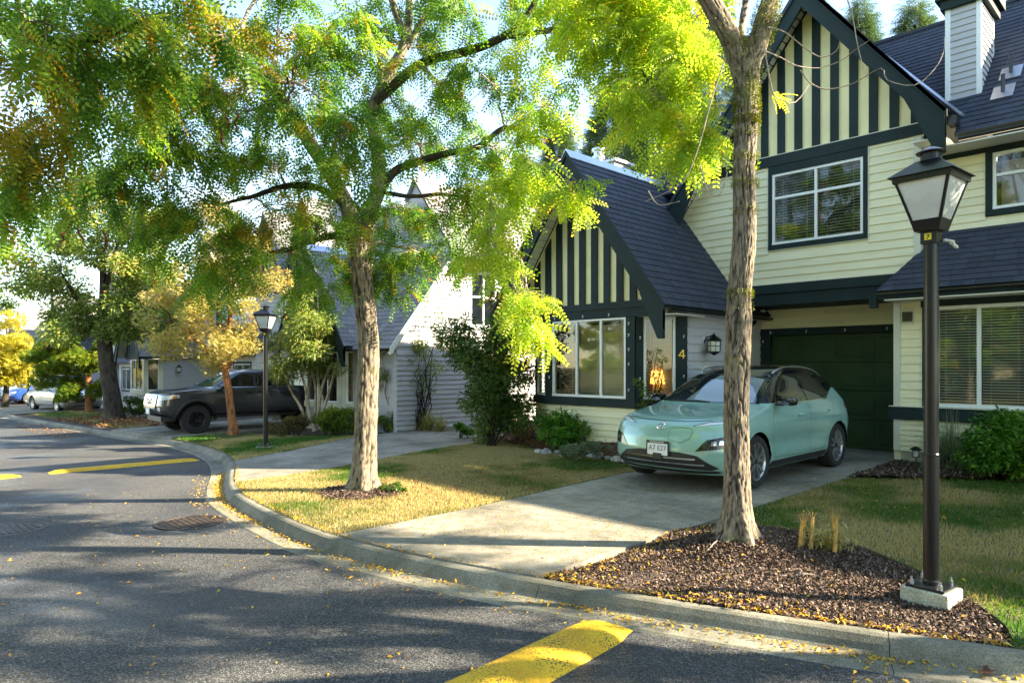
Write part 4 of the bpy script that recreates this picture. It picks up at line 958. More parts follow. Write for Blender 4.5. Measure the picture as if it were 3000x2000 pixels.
row_unit('last grey roof past the golden tree at the left frame edge', -92, -1.1, 2)
# the next building of the row, right of the frame: its roof casts the shade on the near lawn
HN = thing('townhouse', 'townhouse just right of the frame whose roof shades the driveway', 'house', (9, 12, 0), 'townhouses along the street')
build('house_body', MB().box(2.3, 14, 11.9, 17.9, 0, 5.1), M['siding'], HN)
q2 = math.sqrt(2)
roof(HN, (0, 11.6, 4.9), (1, 0, 0), Vector((0, 1, 1)), [(2.0, 0), (14.4, 0), (14.4, 3.35*q2), (2.0, 3.35*q2)], M['shingle'], fine=False)
roof(HN, (0, 18.3, 4.9), (-1, 0, 0), Vector((0, -1, 1)), [(-14.4, 0), (-2.0, 0), (-2.0, 3.35*q2), (-14.4, 3.35*q2)], M['shingle'], fine=False)
build('gable_wall', MB().prism([(2.3, 11.7, 5.0), (2.3, 18.2, 5.0), (2.3, 14.95, 8.1)], (.05, 0, 0)), M['siding'], HN)
for x in (4, 8, 11.5): window(facade(0, 11.9), x, x+1.6, 1.1, 2.5, HN, cols=(.5,), trim=M['trim'], room=0)

# ------------------------------------------------------------------ vegetation helpers
RT = FW.cross(Vector((0, 0, 1)))
def at(px, py, D):                       # a point of the place found from the survey sight lines (3000 x 2000)
    return Vector((0, 0, 1.7))+(FW+RT*((px-1500)/2000)+Vector((0, 0, (1072-py)/2000)))*D

def unit(a): return a/np.maximum(np.linalg.norm(a, axis=-1, keepdims=True), 1e-9)
def basis(d, spin=None):
    """rotation matrices whose first axis is d; spin turns about it (0 = leaf face up)"""
    d = unit(d); up = np.array([0, 0, 1.])+NR.normal(0, .02, d.shape); y = unit(np.cross(up, d)); z = np.cross(d, y)
    if spin is not None: c, s = np.cos(spin)[:, None], np.sin(spin)[:, None]; y, z = y*c+z*s, z*c-y*s
    return np.stack([d, y, z], axis=-1)
def scatter(name, tpl, P, B, S, tint, mat, parent=None, kind=None):
    tv, tf = tpl; P = np.asarray(P, float); n = len(P)
    if n == 0: return None
    S = np.asarray(S, float).reshape(n, 1, -1) if np.ndim(S) else np.full((n, 1, 1), S)
    V = np.einsum('nij,nkj->nki', B, tv[None]*S)+P[:, None]
    F = tf[None]+np.arange(n)[:, None, None]*len(tv)
    me = mesh_np(name, V.reshape(-1, 3), F.reshape(-1, tf.shape[1]))
    a = me.attributes.new('tint', 'FLOAT', 'POINT')
    t = np.repeat(np.asarray(tint, np.float32), len(tv)); k = len(tv)//4 if tf.shape[1] == 4 and len(tv) > 4 else 1
    if k > 1: t = t+np.repeat(NR.normal(0, .07, n*k), 4)
    a.data.foreach_set('value', np.clip(t, 0, 1).astype(np.float32))
    return link(name, me, mat, parent, kind)
def frond(n=9, L=.25, ll=.046, w=.007, droop=.25):
    v = []; f = []
    for i in range(n):
        t = (i+.8)/n; x = L*t; z = -droop*L*t*t; l = ll*(1-.45*abs(t-.45)*1.4)
        for s in (-1, 1):
            k = len(v); a = Vector((x, s*.002, z)); d = Vector((.45, s*1., -.28)).normalized(); q = Vector((-s*d.y, s*d.x, 0)).normalized()
            v += [a, a+d*l*.45+q*w+Vector((0, 0, .003)), a+d*l, a+d*l*.5-q*w+Vector((0, 0, .003))]; f.append((k, k+1, k+2, k+3))
    k = len(v); v += [(0, -.0015, 0), (L*.5, -.0015, -droop*L*.25), (L, 0, -droop*L), (L*.5, .0015, -droop*L*.25)]; f.append((k, k+1, k+2, k+3))
    return np.array([tuple(x) for x in v]), np.array(f)
def leaf(w=.42, bend=.12, fold=.1):
    return np.array([(0, 0, 0), (.45, w/2, fold), (1, 0, -bend), (.45, -w/2, fold)]), np.array([(0, 1, 2, 3)])
def palm(n=5, w=.26):                    # hand-shaped maple leaf
    v = []; f = []
    for i in range(n):
        a = (i-(n-1)/2)*.75; k = len(v); d = Vector((math.cos(a), math.sin(a), 0)); q = Vector((-d.y, d.x, 0)); l = 1-.12*abs(i-(n-1)/2)
        v += [(0, 0, 0), tuple(d*l*.5+q*w/2), tuple(d*l-Vector((0, 0, .12))), tuple(d*l*.5-q*w/2)]; f.append((k, k+1, k+2, k+3))
    return np.array(v), np.array(f)
def blade(n=1): return np.array([(0, -.5, 0), (0, .5, 0), (.06, .25, .6), (.2, 0, 1)]), np.array([(0, 1, 2, 3)])
FROND, FROND_C = frond(7, .27, .058, .0125), frond(5, .28, .08, .016)
OVAL, PALM, BLADE = leaf(), palm(), blade()
SLIM = leaf(.22, .2, .05)

def curve(p0, p1, sag, n=6, wob=.05):
    p0, p1 = Vector(p0), Vector(p1); L = (p1-p0).length; o = []
    w = [Vector((R.uniform(-1, 1), R.uniform(-1, 1), R.uniform(-1, 1)))*wob*L for _ in range(n+1)]
    for i in range(n+1):
        t = i/n; p = p0.lerp(p1, t)+Vector((0, 0, sag*L*math.sin(math.pi*t)))+(w[i] if 0 < i < n else Vector((0, 0, 0))); o.append(p)
    return o
def bark(name, pts, radii, seg, step, depth, mat, parent, freq=11, flare=0, burl=()):
    pts = smooth_line([tuple(p)+(r,) for p, r in zip(pts, radii)], 8); P = [Vector(p[:3]) for p in pts]; rr = [p[3] for p in pts]
    L = [0]
    for a, b in zip(P, P[1:]): L.append(L[-1]+(b-a).length)
    n = max(4, int(L[-1]/step)); V = []; T = []; prev = None
    for i in range(n+1):
        s = L[-1]*i/n; j = min(max(k for k in range(len(L)) if L[k] <= s+1e-9), len(P)-2); t = (s-L[j])/max(1e-6, L[j+1]-L[j])
        c = P[j].lerp(P[j+1], t); r = rr[j]+(rr[j+1]-rr[j])*t; d = (P[j+1]-P[j]).normalized()
        if prev is None: a = d.cross(Vector((0, 1, 0))).normalized()
        else: a = (prev-d*prev.dot(d)).normalized()
        prev = a; b = d.cross(a)
        for k in range(seg):
            q = 2*math.pi*k/seg; e = a*math.cos(q)+b*math.sin(q); u = Vector((math.cos(q)*r*freq, math.sin(q)*r*freq, s*freq*.13))
            w1 = noise.noise(u*1.0+Vector((3.1, 0, 7)))*.6; f = abs(noise.noise(u*1.7+Vector((w1, w1, w1*2)))); f2 = abs(noise.noise(u*4.6+Vector((9, 2, w1))))
            h = min(1, f*5.5)*.72+min(1, f2*4)*.28; big = noise.noise(Vector((math.cos(q)*1.2, math.sin(q)*1.2, s*1.4)))*.12
            rad = r*(1+big)+depth*(h-.6)
            if flare: rad += flare*math.exp(-s/.13)*(1+.45*math.sin(q*5+1)+.25*math.sin(q*8)+.5*noise.noise(Vector((math.cos(q)*2, math.sin(q)*2, 4))))
            for bs, bh in burl: rad += bh*math.exp(-((s-bs)/.09)**2)*(1+.5*math.sin(q*2+bs*9))
            V.append(c+e*rad); T.append(h)
    F = [(i*seg+k, i*seg+(k+1) % seg, (i+1)*seg+(k+1) % seg, (i+1)*seg+k) for i in range(n) for k in range(seg)]
    me = mesh_np(name, np.array([tuple(v) for v in V]), np.array(F), True)
    at_ = me.attributes.new('tint', 'FLOAT', 'POINT'); at_.data.foreach_set('value', T); return link(name, me, mat, parent)

def canopy(root, limbs, clumps, tpl, mats, per=26, sprays=11, size=1., twigmat=None, droop=.5, ysun=0.):
    """clumps: (centre, (r_side, r_up), n_factor, material key). sprays of twigs carrying leaves."""
    br = MB(); groups = {}
    nodes = [(Vector(p), r) for l, rr in limbs for p, r in zip(l, rr)]
    for c, (rs, rz), nf, mk in clumps:
        near = min(nodes, key=lambda q: (q[0]-c).length+(.3*max(0, q[0].z-c.z)))
        L = (near[0]-c).length
        path_ = curve(near[0], c, .10, 7, .05) if L > .15 else [near[0], c]
        r0 = min(near[1]*.6, .035); br.tube(path_, [r0*(1-i/len(path_)*.75) for i in range(len(path_))], 5, False)
        ns = max(3, int(sprays*nf))
        for i in range(ns):
            v = Vector((R.gauss(0, 1), R.gauss(0, 1), R.gauss(0, .8))).normalized()*(R.random()**.45)
            s = c+Vector((v.x*rs, v.y*rs, v.z*rz)); dout = (s-c).normalized() if (s-c).length > .01 else Vector((1, 0, 0))
            st = path_[R.randrange(len(path_)//2, len(path_))]
            br.tube(curve(st, s, .05, 4, .06), [.008, .007, .005, .004, .003], 3, False)
            tl = R.uniform(.18, .42)*size; e = s+(dout*.55+Vector((R.uniform(-.5, .5), R.uniform(-.5, .5), -droop*R.uniform(.4, 1.4))))*tl
            tw = curve(s, e, .12, 4, .04); br.tube(tw, [.004, .003, .003, .002, .001], 3, False)
            groups.setdefault(mk, []).append((s, e, per))
    build('branches', br, twigmat or M['twig'], root, kind='stuff', smooth=True)
    for mk, sp in groups.items():
        S0 = np.array([tuple(a) for a, b, k in sp]); S1 = np.array([tuple(b) for a, b, k in sp]); n = len(sp)*per
        idx = np.repeat(np.arange(len(sp)), per); t = NR.random(n)[:, None]
        P = S0[idx]*(1-t)+S1[idx]*t+NR.normal(0, .035*size, (n, 3)); tw = unit(S1-S0)[idx]
        d = tw*.5+unit(NR.normal(0, 1, (n, 3)))*np.array([1, 1, .55])+np.array([0, 0, -.28*droop*2]); B = basis(d, NR.normal(0, .6, n))
        tint = np.clip(NR.beta(2.2, 3.2, n)+NR.normal(0, .12, len(sp))[idx], 0, 1); tint[NR.random(n) < .02] = 1
        scatter('foliage', tpl, P, B, NR.uniform(.7, 1.2, n)*size, tint, M[mats.get(mk, mk)], root, 'stuff')
def clump(px, py, D, rx, ry, nf=1, mk='a', rz=None): r = rx*D/2000; return (at(px, py, D), (r, ry*D/2000), nf, mk)

# ------------------------------------------------------------------ street trees in front
def tree1():
    b = at(1065, 1430, 8.66); b.z = .10
    T = thing('street_tree', 'leafy green locust tree standing in the lit lawn by the bend of the kerb', 'tree', b, 'locust trees along the kerb')
    P = [(1064, 1440, 8.66), (1066, 1380, 8.66), (1074, 1200, 8.68), (1078, 1000, 8.7), (1064, 850, 8.7), (1052, 740, 8.7), (1048, 680, 8.7)]
    pts = [at(*p) for p in P]; bark('trunk', pts, [.185, .145, .138, .128, .122, .135, .15], 64, .022, .016, M['bark'], T, 17, flare=.07, burl=((1.0, .012), (2.3, .01)))
    L = {}
    L['a'] = ([at(*p) for p in [(1050, 720, 8.7), (1015, 600, 8.6), (960, 500, 8.4), (905, 415, 8.2), (850, 330, 8.0), (790, 250, 7.7), (700, 170, 7.3), (560, 80, 6.8)]], [.12, .095, .085, .08, .07, .06, .045, .025])
    L['b'] = ([at(*p) for p in [(1055, 720, 8.7), (1085, 620, 8.75), (1110, 540, 8.8), (1105, 440, 8.85), (1090, 340, 8.9), (1120, 250, 9), (1185, 130, 9.1), (1200, 0, 9.2), (1190, -160, 9.3)]], [.12, .10, .09, .08, .075, .07, .06, .05, .03])
    L['c'] = ([at(*p) for p in [(1108, 560, 8.8), (1160, 500, 8.8), (1240, 470, 8.8), (1310, 450, 8.7), (1400, 430, 8.6), (1480, 375, 8.4), (1560, 400, 8.1), (1620, 470, 7.8)]], [.06, .052, .048, .042, .036, .03, .022, .014])
    L['d'] = ([at(*p) for p in [(1100, 300, 8.9), (1230, 190, 8.9), (1370, 150, 8.8), (1470, 110, 8.7), (1540, 50, 8.6), (1600, -60, 8.5)]], [.055, .06, .055, .045, .035, .02])
    L['e'] = ([at(*p) for p in [(1010, 600, 8.6), (930, 550, 8.5), (840, 545, 8.4), (740, 575, 8.3), (640, 600, 8.2)]], [.045, .04, .034, .026, .012])
    L['f'] = ([at(*p) for p in [(1052, 700, 8.7), (1000, 690, 8.5), (930, 700, 8.3), (850, 730, 8.2), (780, 745, 8.1), (700, 770, 8)]], [.05, .045, .04, .03, .022, .012])
    L['g'] = ([at(*p) for p in [(1480, 110, 8.7), (1600, 90, 8.3), (1720, 60, 7.8), (1820, 120, 7.3), (1900, 240, 7)]], [.03, .028, .024, .018, .010])
    L['h'] = ([at(*p) for p in [(1110, 560, 8.8), (1200, 575, 8.6), (1300, 570, 8.4), (1400, 590, 8.2)]], [.03, .026, .02, .012])
    L['i'] = ([at(*p) for p in [(1190, 130, 9.1), (1160, 40, 9), (1130, -40, 8.9), (1050, -150, 8.6)]], [.05, .045, .04, .03])
    L['j'] = ([at(*p) for p in [(1190, 140, 9.1), (1240, 60, 9.2), (1290, -20, 9.3), (1400, -150, 9.4)]], [.045, .04, .035, .03])
    for k, (p, r) in L.items(): bark('limb', p, r, 20, .05, .007, M['bark_dark'] if k in 'cdefgh' else M['bark'], T, 14)
    C = [(560, 260, 7.5, 150, 120), (650, 120, 7, 150, 110), (430, 470, 7.5, 120, 70), (290, 610, 8, 110, 40, .4), (470, 600, 8, 110, 60, .5), (620, 590, 8, 120, 70, .7), (720, 330, 8, 130, 110),
         (130, 560, 7.5, 90, 50, .5), (820, 90, 8, 150, 110), (900, 260, 7.5, 120, 120), (1010, 400, 7.1, 80, 120, 1.3), (960, 120, 8, 130, 110), (800, 480, 8.4, 110, 70),
         (700, 790, 8.3, 110, 60, .6), (840, 740, 8.3, 120, 55, .6), (620, 730, 8, 100, 60, .5), (930, 650, 8.2, 90, 60, .6), (560, 690, 8, 100, 50, .5), (800, 640, 8.3, 110, 60, .7), (950, 830, 8.4, 70, 40, .35),
         (1100, 140, 8.6, 160, 130), (1300, 60, 9, 170, 120), (1300, 280, 9, 150, 120), (1230, 420, 9, 150, 100), (1160, 620, 9, 110, 90), (1290, 620, 9, 120, 70, .5), (1230, 740, 9, 90, 50, .4),
         (1450, 250, 8.5, 140, 140), (1450, 430, 8.5, 130, 110), (1420, 570, 8.1, 110, 70, .6), (1340, 720, 8.5, 80, 40, .25), (1150, 790, 9, 60, 40, .4), (1090, 760, 9, 60, 60), (1150, 300, 9.4, 130, 110),
         (760, -80, 7.5, 200, 100), (1100, -100, 8.6, 220, 100), (1450, -80, 8.8, 200, 100), (300, 100, 6.8, 170, 120), (430, 300, 7, 130, 110), (520, 430, 7.6, 110, 80), (340, 520, 7.4, 110, 50, .6)]
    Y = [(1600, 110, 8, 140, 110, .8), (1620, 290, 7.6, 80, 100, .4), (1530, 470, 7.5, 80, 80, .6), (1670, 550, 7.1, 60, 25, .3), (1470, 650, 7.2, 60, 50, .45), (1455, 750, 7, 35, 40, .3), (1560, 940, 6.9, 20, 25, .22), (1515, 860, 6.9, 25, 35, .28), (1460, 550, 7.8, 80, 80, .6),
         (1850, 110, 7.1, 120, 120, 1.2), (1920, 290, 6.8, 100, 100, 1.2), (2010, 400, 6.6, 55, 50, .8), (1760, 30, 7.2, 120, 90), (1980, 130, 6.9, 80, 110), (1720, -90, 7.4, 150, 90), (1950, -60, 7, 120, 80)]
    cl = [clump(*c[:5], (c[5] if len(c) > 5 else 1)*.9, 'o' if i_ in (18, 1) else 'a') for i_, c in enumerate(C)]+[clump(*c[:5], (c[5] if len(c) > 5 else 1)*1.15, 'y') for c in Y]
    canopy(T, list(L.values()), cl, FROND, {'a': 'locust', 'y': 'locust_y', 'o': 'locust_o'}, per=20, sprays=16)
    sf = MB()
    for x, y, D in ((190, 420, 6), (250, 640, 7), (640, 330, 7), (900, 200, 7.2), (1480, 800, 7)):
        for _ in range(3):
            p = at(x+R.uniform(-60, 60), y+R.uniform(-60, 60), D); q = p+Vector((R.uniform(-.1, .1), R.uniform(-.1, .1), -.22))
            sf.tube(curve(p, q, .0, 6, .12), [.002, .012, .013, .012, .010, .006, .002], 5)
    build('seed_pods', sf, M['brownleaf'], T, kind='stuff')
    return T
tree1()

def tree2():
    b = at(2157, 1575, 5.98); b.z = .14
    T = thing('street_tree', 'forked mossy tree trunk rising from the mulch bed in front of the teal car', 'tree', b, 'locust trees along the kerb')
    P = [(2157, 1600, 5.98), (2157, 1520, 5.98), (2157, 1400, 5.98), (2159, 1200, 5.98), (2161, 1040, 5.98), (2166, 860, 5.98), (2180, 700, 5.98), (2180, 500, 5.98), (2186, 320, 5.98), (2184, 200, 5.98), (2180, 120, 5.98)]
    pts = [at(*p) for p in P]; bark('trunk', pts, [.14, .118, .104, .10, .10, .096, .092, .09, .096, .10, .095], 96, .013, .018, M['bark'], T, 22, flare=.13, burl=((3.85, .014), (4.15, .012), (2.0, .008)))
    L = [([at(*p) for p in [(2178, 230, 5.98), (2150, 140, 5.95), (2110, 60, 5.9), (2060, -30, 5.8), (1990, -150, 5.6), (1900, -300, 5.4)]], [.085, .085, .082, .078, .07, .05]),
         ([at(*p) for p in [(2185, 230, 5.98), (2215, 140, 5.98), (2245, 40, 6), (2255, 10, 6), (2300, -110, 6.1), (2380, -260, 6.3)]], [.075, .08, .08, .075, .07, .05]),
         ([at(*p) for p in [(2170, 150, 6.1), (2175, 60, 6.3), (2190, -40, 6.4), (2200, -200, 6.6)]], [.03, .026, .024, .02])]
    for p, r in L: bark('limb', p, r, 56 if r[0] > .05 else 16, .02, .013, M['bark'], T, 19)
    # moss tufts
    V = []; D_ = []
    for px, py, n, s in [(a_, b_, c_*4, d_) for a_, b_, c_, d_ in ((2200, 290, 500, 40), (2165, 345, 500, 34), (2225, 50, 420, 36), (2160, 140, 350, 30), (2140, 530, 130, 12), (2115, 870, 120, 10), (2195, 470, 80, 10), (2205, 100, 150, 25), (2150, 620, 50, 10), (2175, 210, 200, 30))]:
        for _ in range(n):
            p = at(px+R.gauss(0, s), py+R.gauss(0, s*.8), 5.98)
            c = min((q for q in pts+[a for l, r in L for a in l]), key=lambda q: (q-p).length); ax = Vector((0, 0, 1))
            th = R.uniform(-1.6, 1.6); u_ = -FW*math.cos(th)+RT*math.sin(th)
            # axis point at the height of p
            best = min([(a.lerp(b_, t)) for a, b_ in list(zip(pts, pts[1:]))+[z for l, r in L[:2] for z in zip(l, l[1:])] for t in (0, .2, .4, .6, .8)], key=lambda q: (q-p).length)
            V.append(tuple(best+u_*(.100+R.uniform(-.006, .022))+Vector((0, 0, R.uniform(-.04, .04))))); D_.append(tuple(u_+Vector((R.gauss(0, .5), R.gauss(0, .5), R.gauss(0, .5)))))
    n = len(V); scatter('moss', OVAL, V, basis(np.array(D_), NR.uniform(0, 6, n)), NR.uniform(.008, .020, n), NR.random(n), M['moss'], T, 'stuff')
    # thin bare twigs across the gable and a few leaves
    tw = MB()
    for ps in ([(2250, 80), (2300, 95), (2370, 150), (2410, 168), (2450, 150), (2460, 120)], [(2230, 145), (2290, 170), (2330, 192), (2400, 200), (2470, 175), (2500, 150), (2560, 110)], [(2345, 205), (2370, 240), (2420, 262), (2500, 245), (2580, 200), (2600, 235), (2680, 250), (2740, 200), (2765, 150), (2766, 110)],
               [(2240, 140), (2262, 265), (2285, 290), (2330, 300), (2370, 250)], [(2480, -10), (2500, 60), (2512, 130), (2530, 200), (2545, 230)], [(2125, 170), (2085, 290), (2050, 420), (2010, 520), (1960, 560), (1890, 590)], [(2050, 480), (2075, 560), (2110, 570), (2130, 510), (2125, 500)], [(1900, 560), (1930, 600), (1990, 590)]):
        tw.tube(smooth_line([tuple(at(x, y, 5.6+.3*math.sin(x/90))) for x, y in ps], 3), [.006*(1-.7*i/(3*len(ps))) for i in range(3*(len(ps)-1)+1)], 5)
    build('bare_twigs', tw, M['twig'], T, kind='stuff')
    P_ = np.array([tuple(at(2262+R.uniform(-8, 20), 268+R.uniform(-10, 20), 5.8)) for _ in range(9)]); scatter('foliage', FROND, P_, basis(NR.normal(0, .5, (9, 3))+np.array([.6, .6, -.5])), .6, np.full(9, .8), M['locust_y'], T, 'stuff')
    C = []
    rc = random.Random(77)
    for _ in range(24):
        a = rc.uniform(0, 6.28); rr = rc.uniform(.4, 3.3); c = b+Vector((math.cos(a)*rr, math.sin(a)*rr, rc.uniform(6.3, 8.8)-.08*rr)); C.append((c, (.55, .4), .7, 'a'))
    canopy(T, L, C, FROND_C, {'a': 'locust'}, per=20, sprays=9, size=1.1)
tree2()

def street_tree(loc, label, seed, top=8.5, low=3.4, rad=3.0, n=34, leafm='locust', tpl=None, size=1.1, per=20, grp='locust trees along the kerb', spr=9):
    st = R.getstate(); R.seed(seed); b = Vector(loc); T = thing('street_tree', label, 'tree', b, grp)
    bark('trunk', [b+Vector((0, 0, -.05)), b+Vector((.03, 0, .8)), b+Vector((.0, .08, 1.8)), b+Vector((0, 0, low))], [.2, .15, .14, .13], 24, .08, .012, M['bark'], T, 11, flare=.05)
    L = []
    for i in range(5):
        a = 2*math.pi*i/5+R.uniform(-.4, .4); e = b+Vector((math.cos(a)*rad*.7, math.sin(a)*rad*.7, top-R.uniform(.6, 1.6)))
        p = curve(b+Vector((0, 0, low-.3)), e, .08, 6, .04); r = [.09*(1-.12*k) for k in range(7)]; L.append((p, r)); bark('limb', p, r, 12, .1, .006, M['bark'], T)
    C = []
    for _ in range(n):
        a = R.uniform(0, 6.28); z = R.uniform(low, top); k = math.sin(math.pi*(z-low+.5)/(top-low+1))**.5; rr = rad*k*R.uniform(.25, 1)
        C.append((b+Vector((math.cos(a)*rr, math.sin(a)*rr, z)), (.6, .45), 1, 'a'))
    canopy(T, L, C, tpl or FROND_C, {'a': leafm}, per=per, sprays=spr, size=size); R.setstate(st); return T
t3 = street_tree((-7.2, -2.3, -.02), 'overhanging tree at the upper left whose trunk stands left of the frame', 5, 7.5, 3.6, 2.6, 10, per=16)
# near hanging boughs of that tree, seen large at the upper left
Ln = [(([Vector((-7.2, -2.3, 3.4)), Vector((-6.4, -1.4, 4.4)), at(60, 100, 5.2), at(250, 120, 5.2), at(420, 60, 5.4)]), [.07, .06, .05, .035, .02]), (([Vector((-7.2, -2.3, 3.4)), Vector((-6.8, -1.2, 3.6)), at(40, 420, 5.8), at(130, 400, 6)]), [.05, .04, .025, .012])]
for p, r in Ln: bark('limb', p, r, 14, .06, .006, M['bark_dark'], t3)
canopy(t3, Ln, [clump(*c, .75, 'o' if i_ in (3, 6) else 'a') for i_, c in enumerate( [(90, 60, 4.9, 170, 100), (300, 50, 5.2, 170, 90), (520, 40, 5.6, 150, 90), (60, 230, 5.2, 130, 100), (260, 210, 5.4, 140, 90), (450, 190, 5.8, 130, 80), (70, 400, 5.6, 110, 70), (30, 560, 5.8, 80, 80), (190, 340, 5.8, 110, 60), (50, -60, 4.8, 200, 90), (380, -70, 5.2, 220, 90)])], FROND, {'a': 'locust', 'o': 'locust_o'}, per=20, sprays=11)
street_tree((1.7, 6.9, .15), 'street tree right of the frame that dapples the road with shade', 21, 8.6, 3.0, 3.0, 17)
street_tree((6.2, 7.9, .15), 'second street tree right of the frame', 22, 8.8, 3.0, 3.1, 16)
street_tree((4.0, 2.0, .0), 'tree behind the photographer to the right shading the near road', 23, 9.5, 4.5, 3.0, 11)

# ------------------------------------------------------------------ broadleaf trees, shrubs
def blob_leaves(root, clumps, tpl, mat, per, size, up=.5, name='crown', spread=1.0):
    """clumps: (centre, radius) - leaves sit mostly on the outer half of each clump"""
    C = np.array([tuple(c) for c, r in clumps]); Rr = np.array([r for c, r in clumps]); w = Rr**2; n = per
    idx = NR.choice(len(C), n, p=w/w.sum()); v = unit(NR.normal(0, 1, (n, 3))); rad = NR.random(n)**.4
    P = C[idx]+v*(rad*Rr[idx])[:, None]*np.array([1, 1, .75]); d = v+NR.normal(0, .6, (n, 3))+np.array([0, 0, -.2]); d[:, 2] *= .6
    B = basis(d, NR.normal(0, .7, n)); t = np.clip(NR.beta(2.2, 3, n)+NR.normal(0, .12, len(C))[idx], 0, 1); t[NR.random(n) < .015] = 1
    return scatter(name, tpl, P, B, NR.uniform(.7, 1.25, n)*size, t, mat, root, 'stuff')
def ell(c, rx, rz, n, r, ry=None, seed=0, low=-1):
    rnd = random.Random(seed+1); o = []
    while len(o) < n:
        v = Vector((rnd.uniform(-1, 1), rnd.uniform(-1, 1), rnd.uniform(low, 1)))
        if v.length <= 1 and v.length > .35: o.append((Vector(c)+Vector((v.x*rx, v.y*(ry or rx), v.z*rz)), r*rnd.uniform(.7, 1.3)))
    return o
def broad_tree(name, label, b, trunk, crown, tpl, leafm, per, size, barkm, cat='tree', group=None, seg=18):
    """trunk: list of (points, radii); first is the trunk. crown: list of clumps"""
    T = thing(name, label, cat, b, group)
    for i, (p, r) in enumerate(trunk): bark('trunk' if i == 0 else 'limb', p, r, seg if i == 0 else 10, .09, .008, barkm, T, 10, flare=.04 if i == 0 else 0)
    br = MB(); nodes = [q for p, r in trunk for q in p[len(p)//2:]]
    for c, r in crown: q = min(nodes, key=lambda z: (z-c).length); br.tube(curve(q, c, .05, 4, .05), [.02, .015, .01, .007, .004], 4, False)
    build('branches', br, barkm, T, kind='stuff'); blob_leaves(T, crown, tpl, leafm, per, size); return T
def gz(p, dz=0): p = Vector(p); p.z = gh(p.x, p.y)+dz; return p

# large dark-trunked tree
b = gz(at(337, 1222, 26)); D0 = 26
tr = [([b, at(318, 1100, D0), at(308, 1020, D0), at(305, 900, D0), at(300, 750, D0)], [.34, .28, .25, .18, .1]), ([at(308, 1010, D0), at(240, 900, D0), at(180, 800, D0-1)], [.12, .08, .04]), ([at(306, 1000, D0), at(400, 880, D0), at(470, 780, D0)], [.12, .08, .04]), ([at(305, 900, D0), at(330, 760, D0), at(380, 640, D0)], [.1, .07, .03])]
cr = []
for px, py, rx, ry, n in ((300, 620, 150, 90, 10), (180, 720, 110, 70, 9), (420, 700, 130, 90, 10), (140, 820, 80, 60, 6), (330, 800, 150, 80, 12), (230, 890, 120, 70, 9), (380, 920, 120, 60, 8), (480, 820, 80, 80, 6), (310, 960, 90, 40, 5), (170, 960, 60, 30, 3), (260, 560, 120, 60, 5), (470, 950, 60, 50, 4)):
    for _ in range(n): cr.append((at(px+R.gauss(0, rx*.5), py+R.gauss(0, ry*.5), D0+R.uniform(-1.6, 1.4)), R.uniform(.42, .8)))
broad_tree('broadleaf_tree', 'big broadleaf tree with a thick dark trunk and dense green crown at the left', b, tr, cr, OVAL, M['olive'], 34000, .17, M['bark_dark'], seg=28)

# paperbark maple by the pickup: tan airy crown in tiers
D0 = 17.8; b = gz(at(685, 1275, D0))
tr = [([b, at(676, 1200, D0), at(668, 1130, D0), at(660, 1080, D0), at(672, 960, D0), at(680, 850, D0), at(690, 740, D0)], [.12, .095, .09, .085, .06, .05, .02]), ([at(664, 1100, D0), at(620, 1040, D0), at(560, 980, D0), at(500, 940, D0)], [.045, .035, .025, .01]), ([at(664, 1085, D0), at(700, 1030, D0), at(740, 1000, D0)], [.045, .03, .012]), ([at(674, 950, D0), at(600, 880, D0), at(540, 830, D0)], [.035, .025, .01]), ([at(680, 850, D0), at(760, 800, D0), at(830, 790, D0)], [.03, .02, .01])]
cr = []
for px, py, rx, ry, n in ((650, 700, 80, 50, 9), (690, 790, 120, 45, 12), (600, 830, 60, 40, 5), (800, 830, 70, 40, 6), (520, 880, 70, 50, 8), (560, 930, 90, 50, 9), (680, 1000, 80, 45, 10), (620, 1060, 50, 30, 4), (500, 1000, 60, 40, 6), (760, 950, 30, 30, 2), (700, 880, 30, 30, 2), (640, 620, 50, 40, 4)):
    for _ in range(n): cr.append((at(px+R.gauss(0, rx*.5), py+R.gauss(0, ry*.45), D0+R.uniform(-.9, .9)), R.uniform(.24, .52)))
broad_tree('maple_tree', 'slender maple with peeling orange trunk and tan airy leaves beside the grey pickup', b, tr, cr, PALM, M['maple'], 17000, .07, M['bark_red'])

# smaller green maple with orange trunk, further
D0 = 30; b = gz(at(262, 1207, D0))
tr = [([b, at(258, 1150, D0), at(258, 1090, D0), at(250, 1030, D0)], [.15, .12, .11, .05]), ([at(258, 1140, D0), at(225, 1120, D0), at(190, 1090, D0)], [.05, .04, .02]), ([at(260, 1160, D0), at(290, 1155, D0), at(310, 1140, D0)], [.04, .03, .02]), ([at(258, 1100, D0), at(200, 1050, D0), at(150, 1010, D0)], [.06, .04, .02])]
cr = []
for px, py, rx, ry, n in ((190, 1020, 70, 40, 10), (240, 1060, 60, 40, 8), (150, 1080, 50, 50, 8), (210, 1120, 50, 40, 7), (120, 1040, 30, 40, 4), (280, 1020, 40, 30, 3), (190, 1160, 30, 25, 3), (290, 1140, 20, 20, 2)):
    for _ in range(n): cr.append((at(px+R.gauss(0, rx*.5), py+R.gauss(0, ry*.5), D0+R.uniform(-1, 1)), R.uniform(.28, .5)))
broad_tree('maple_tree', 'green maple with an orange-red trunk in front of the silver sedan', b, tr, cr, PALM, M['maple_g'], 8000, .15, M['bark_red'])

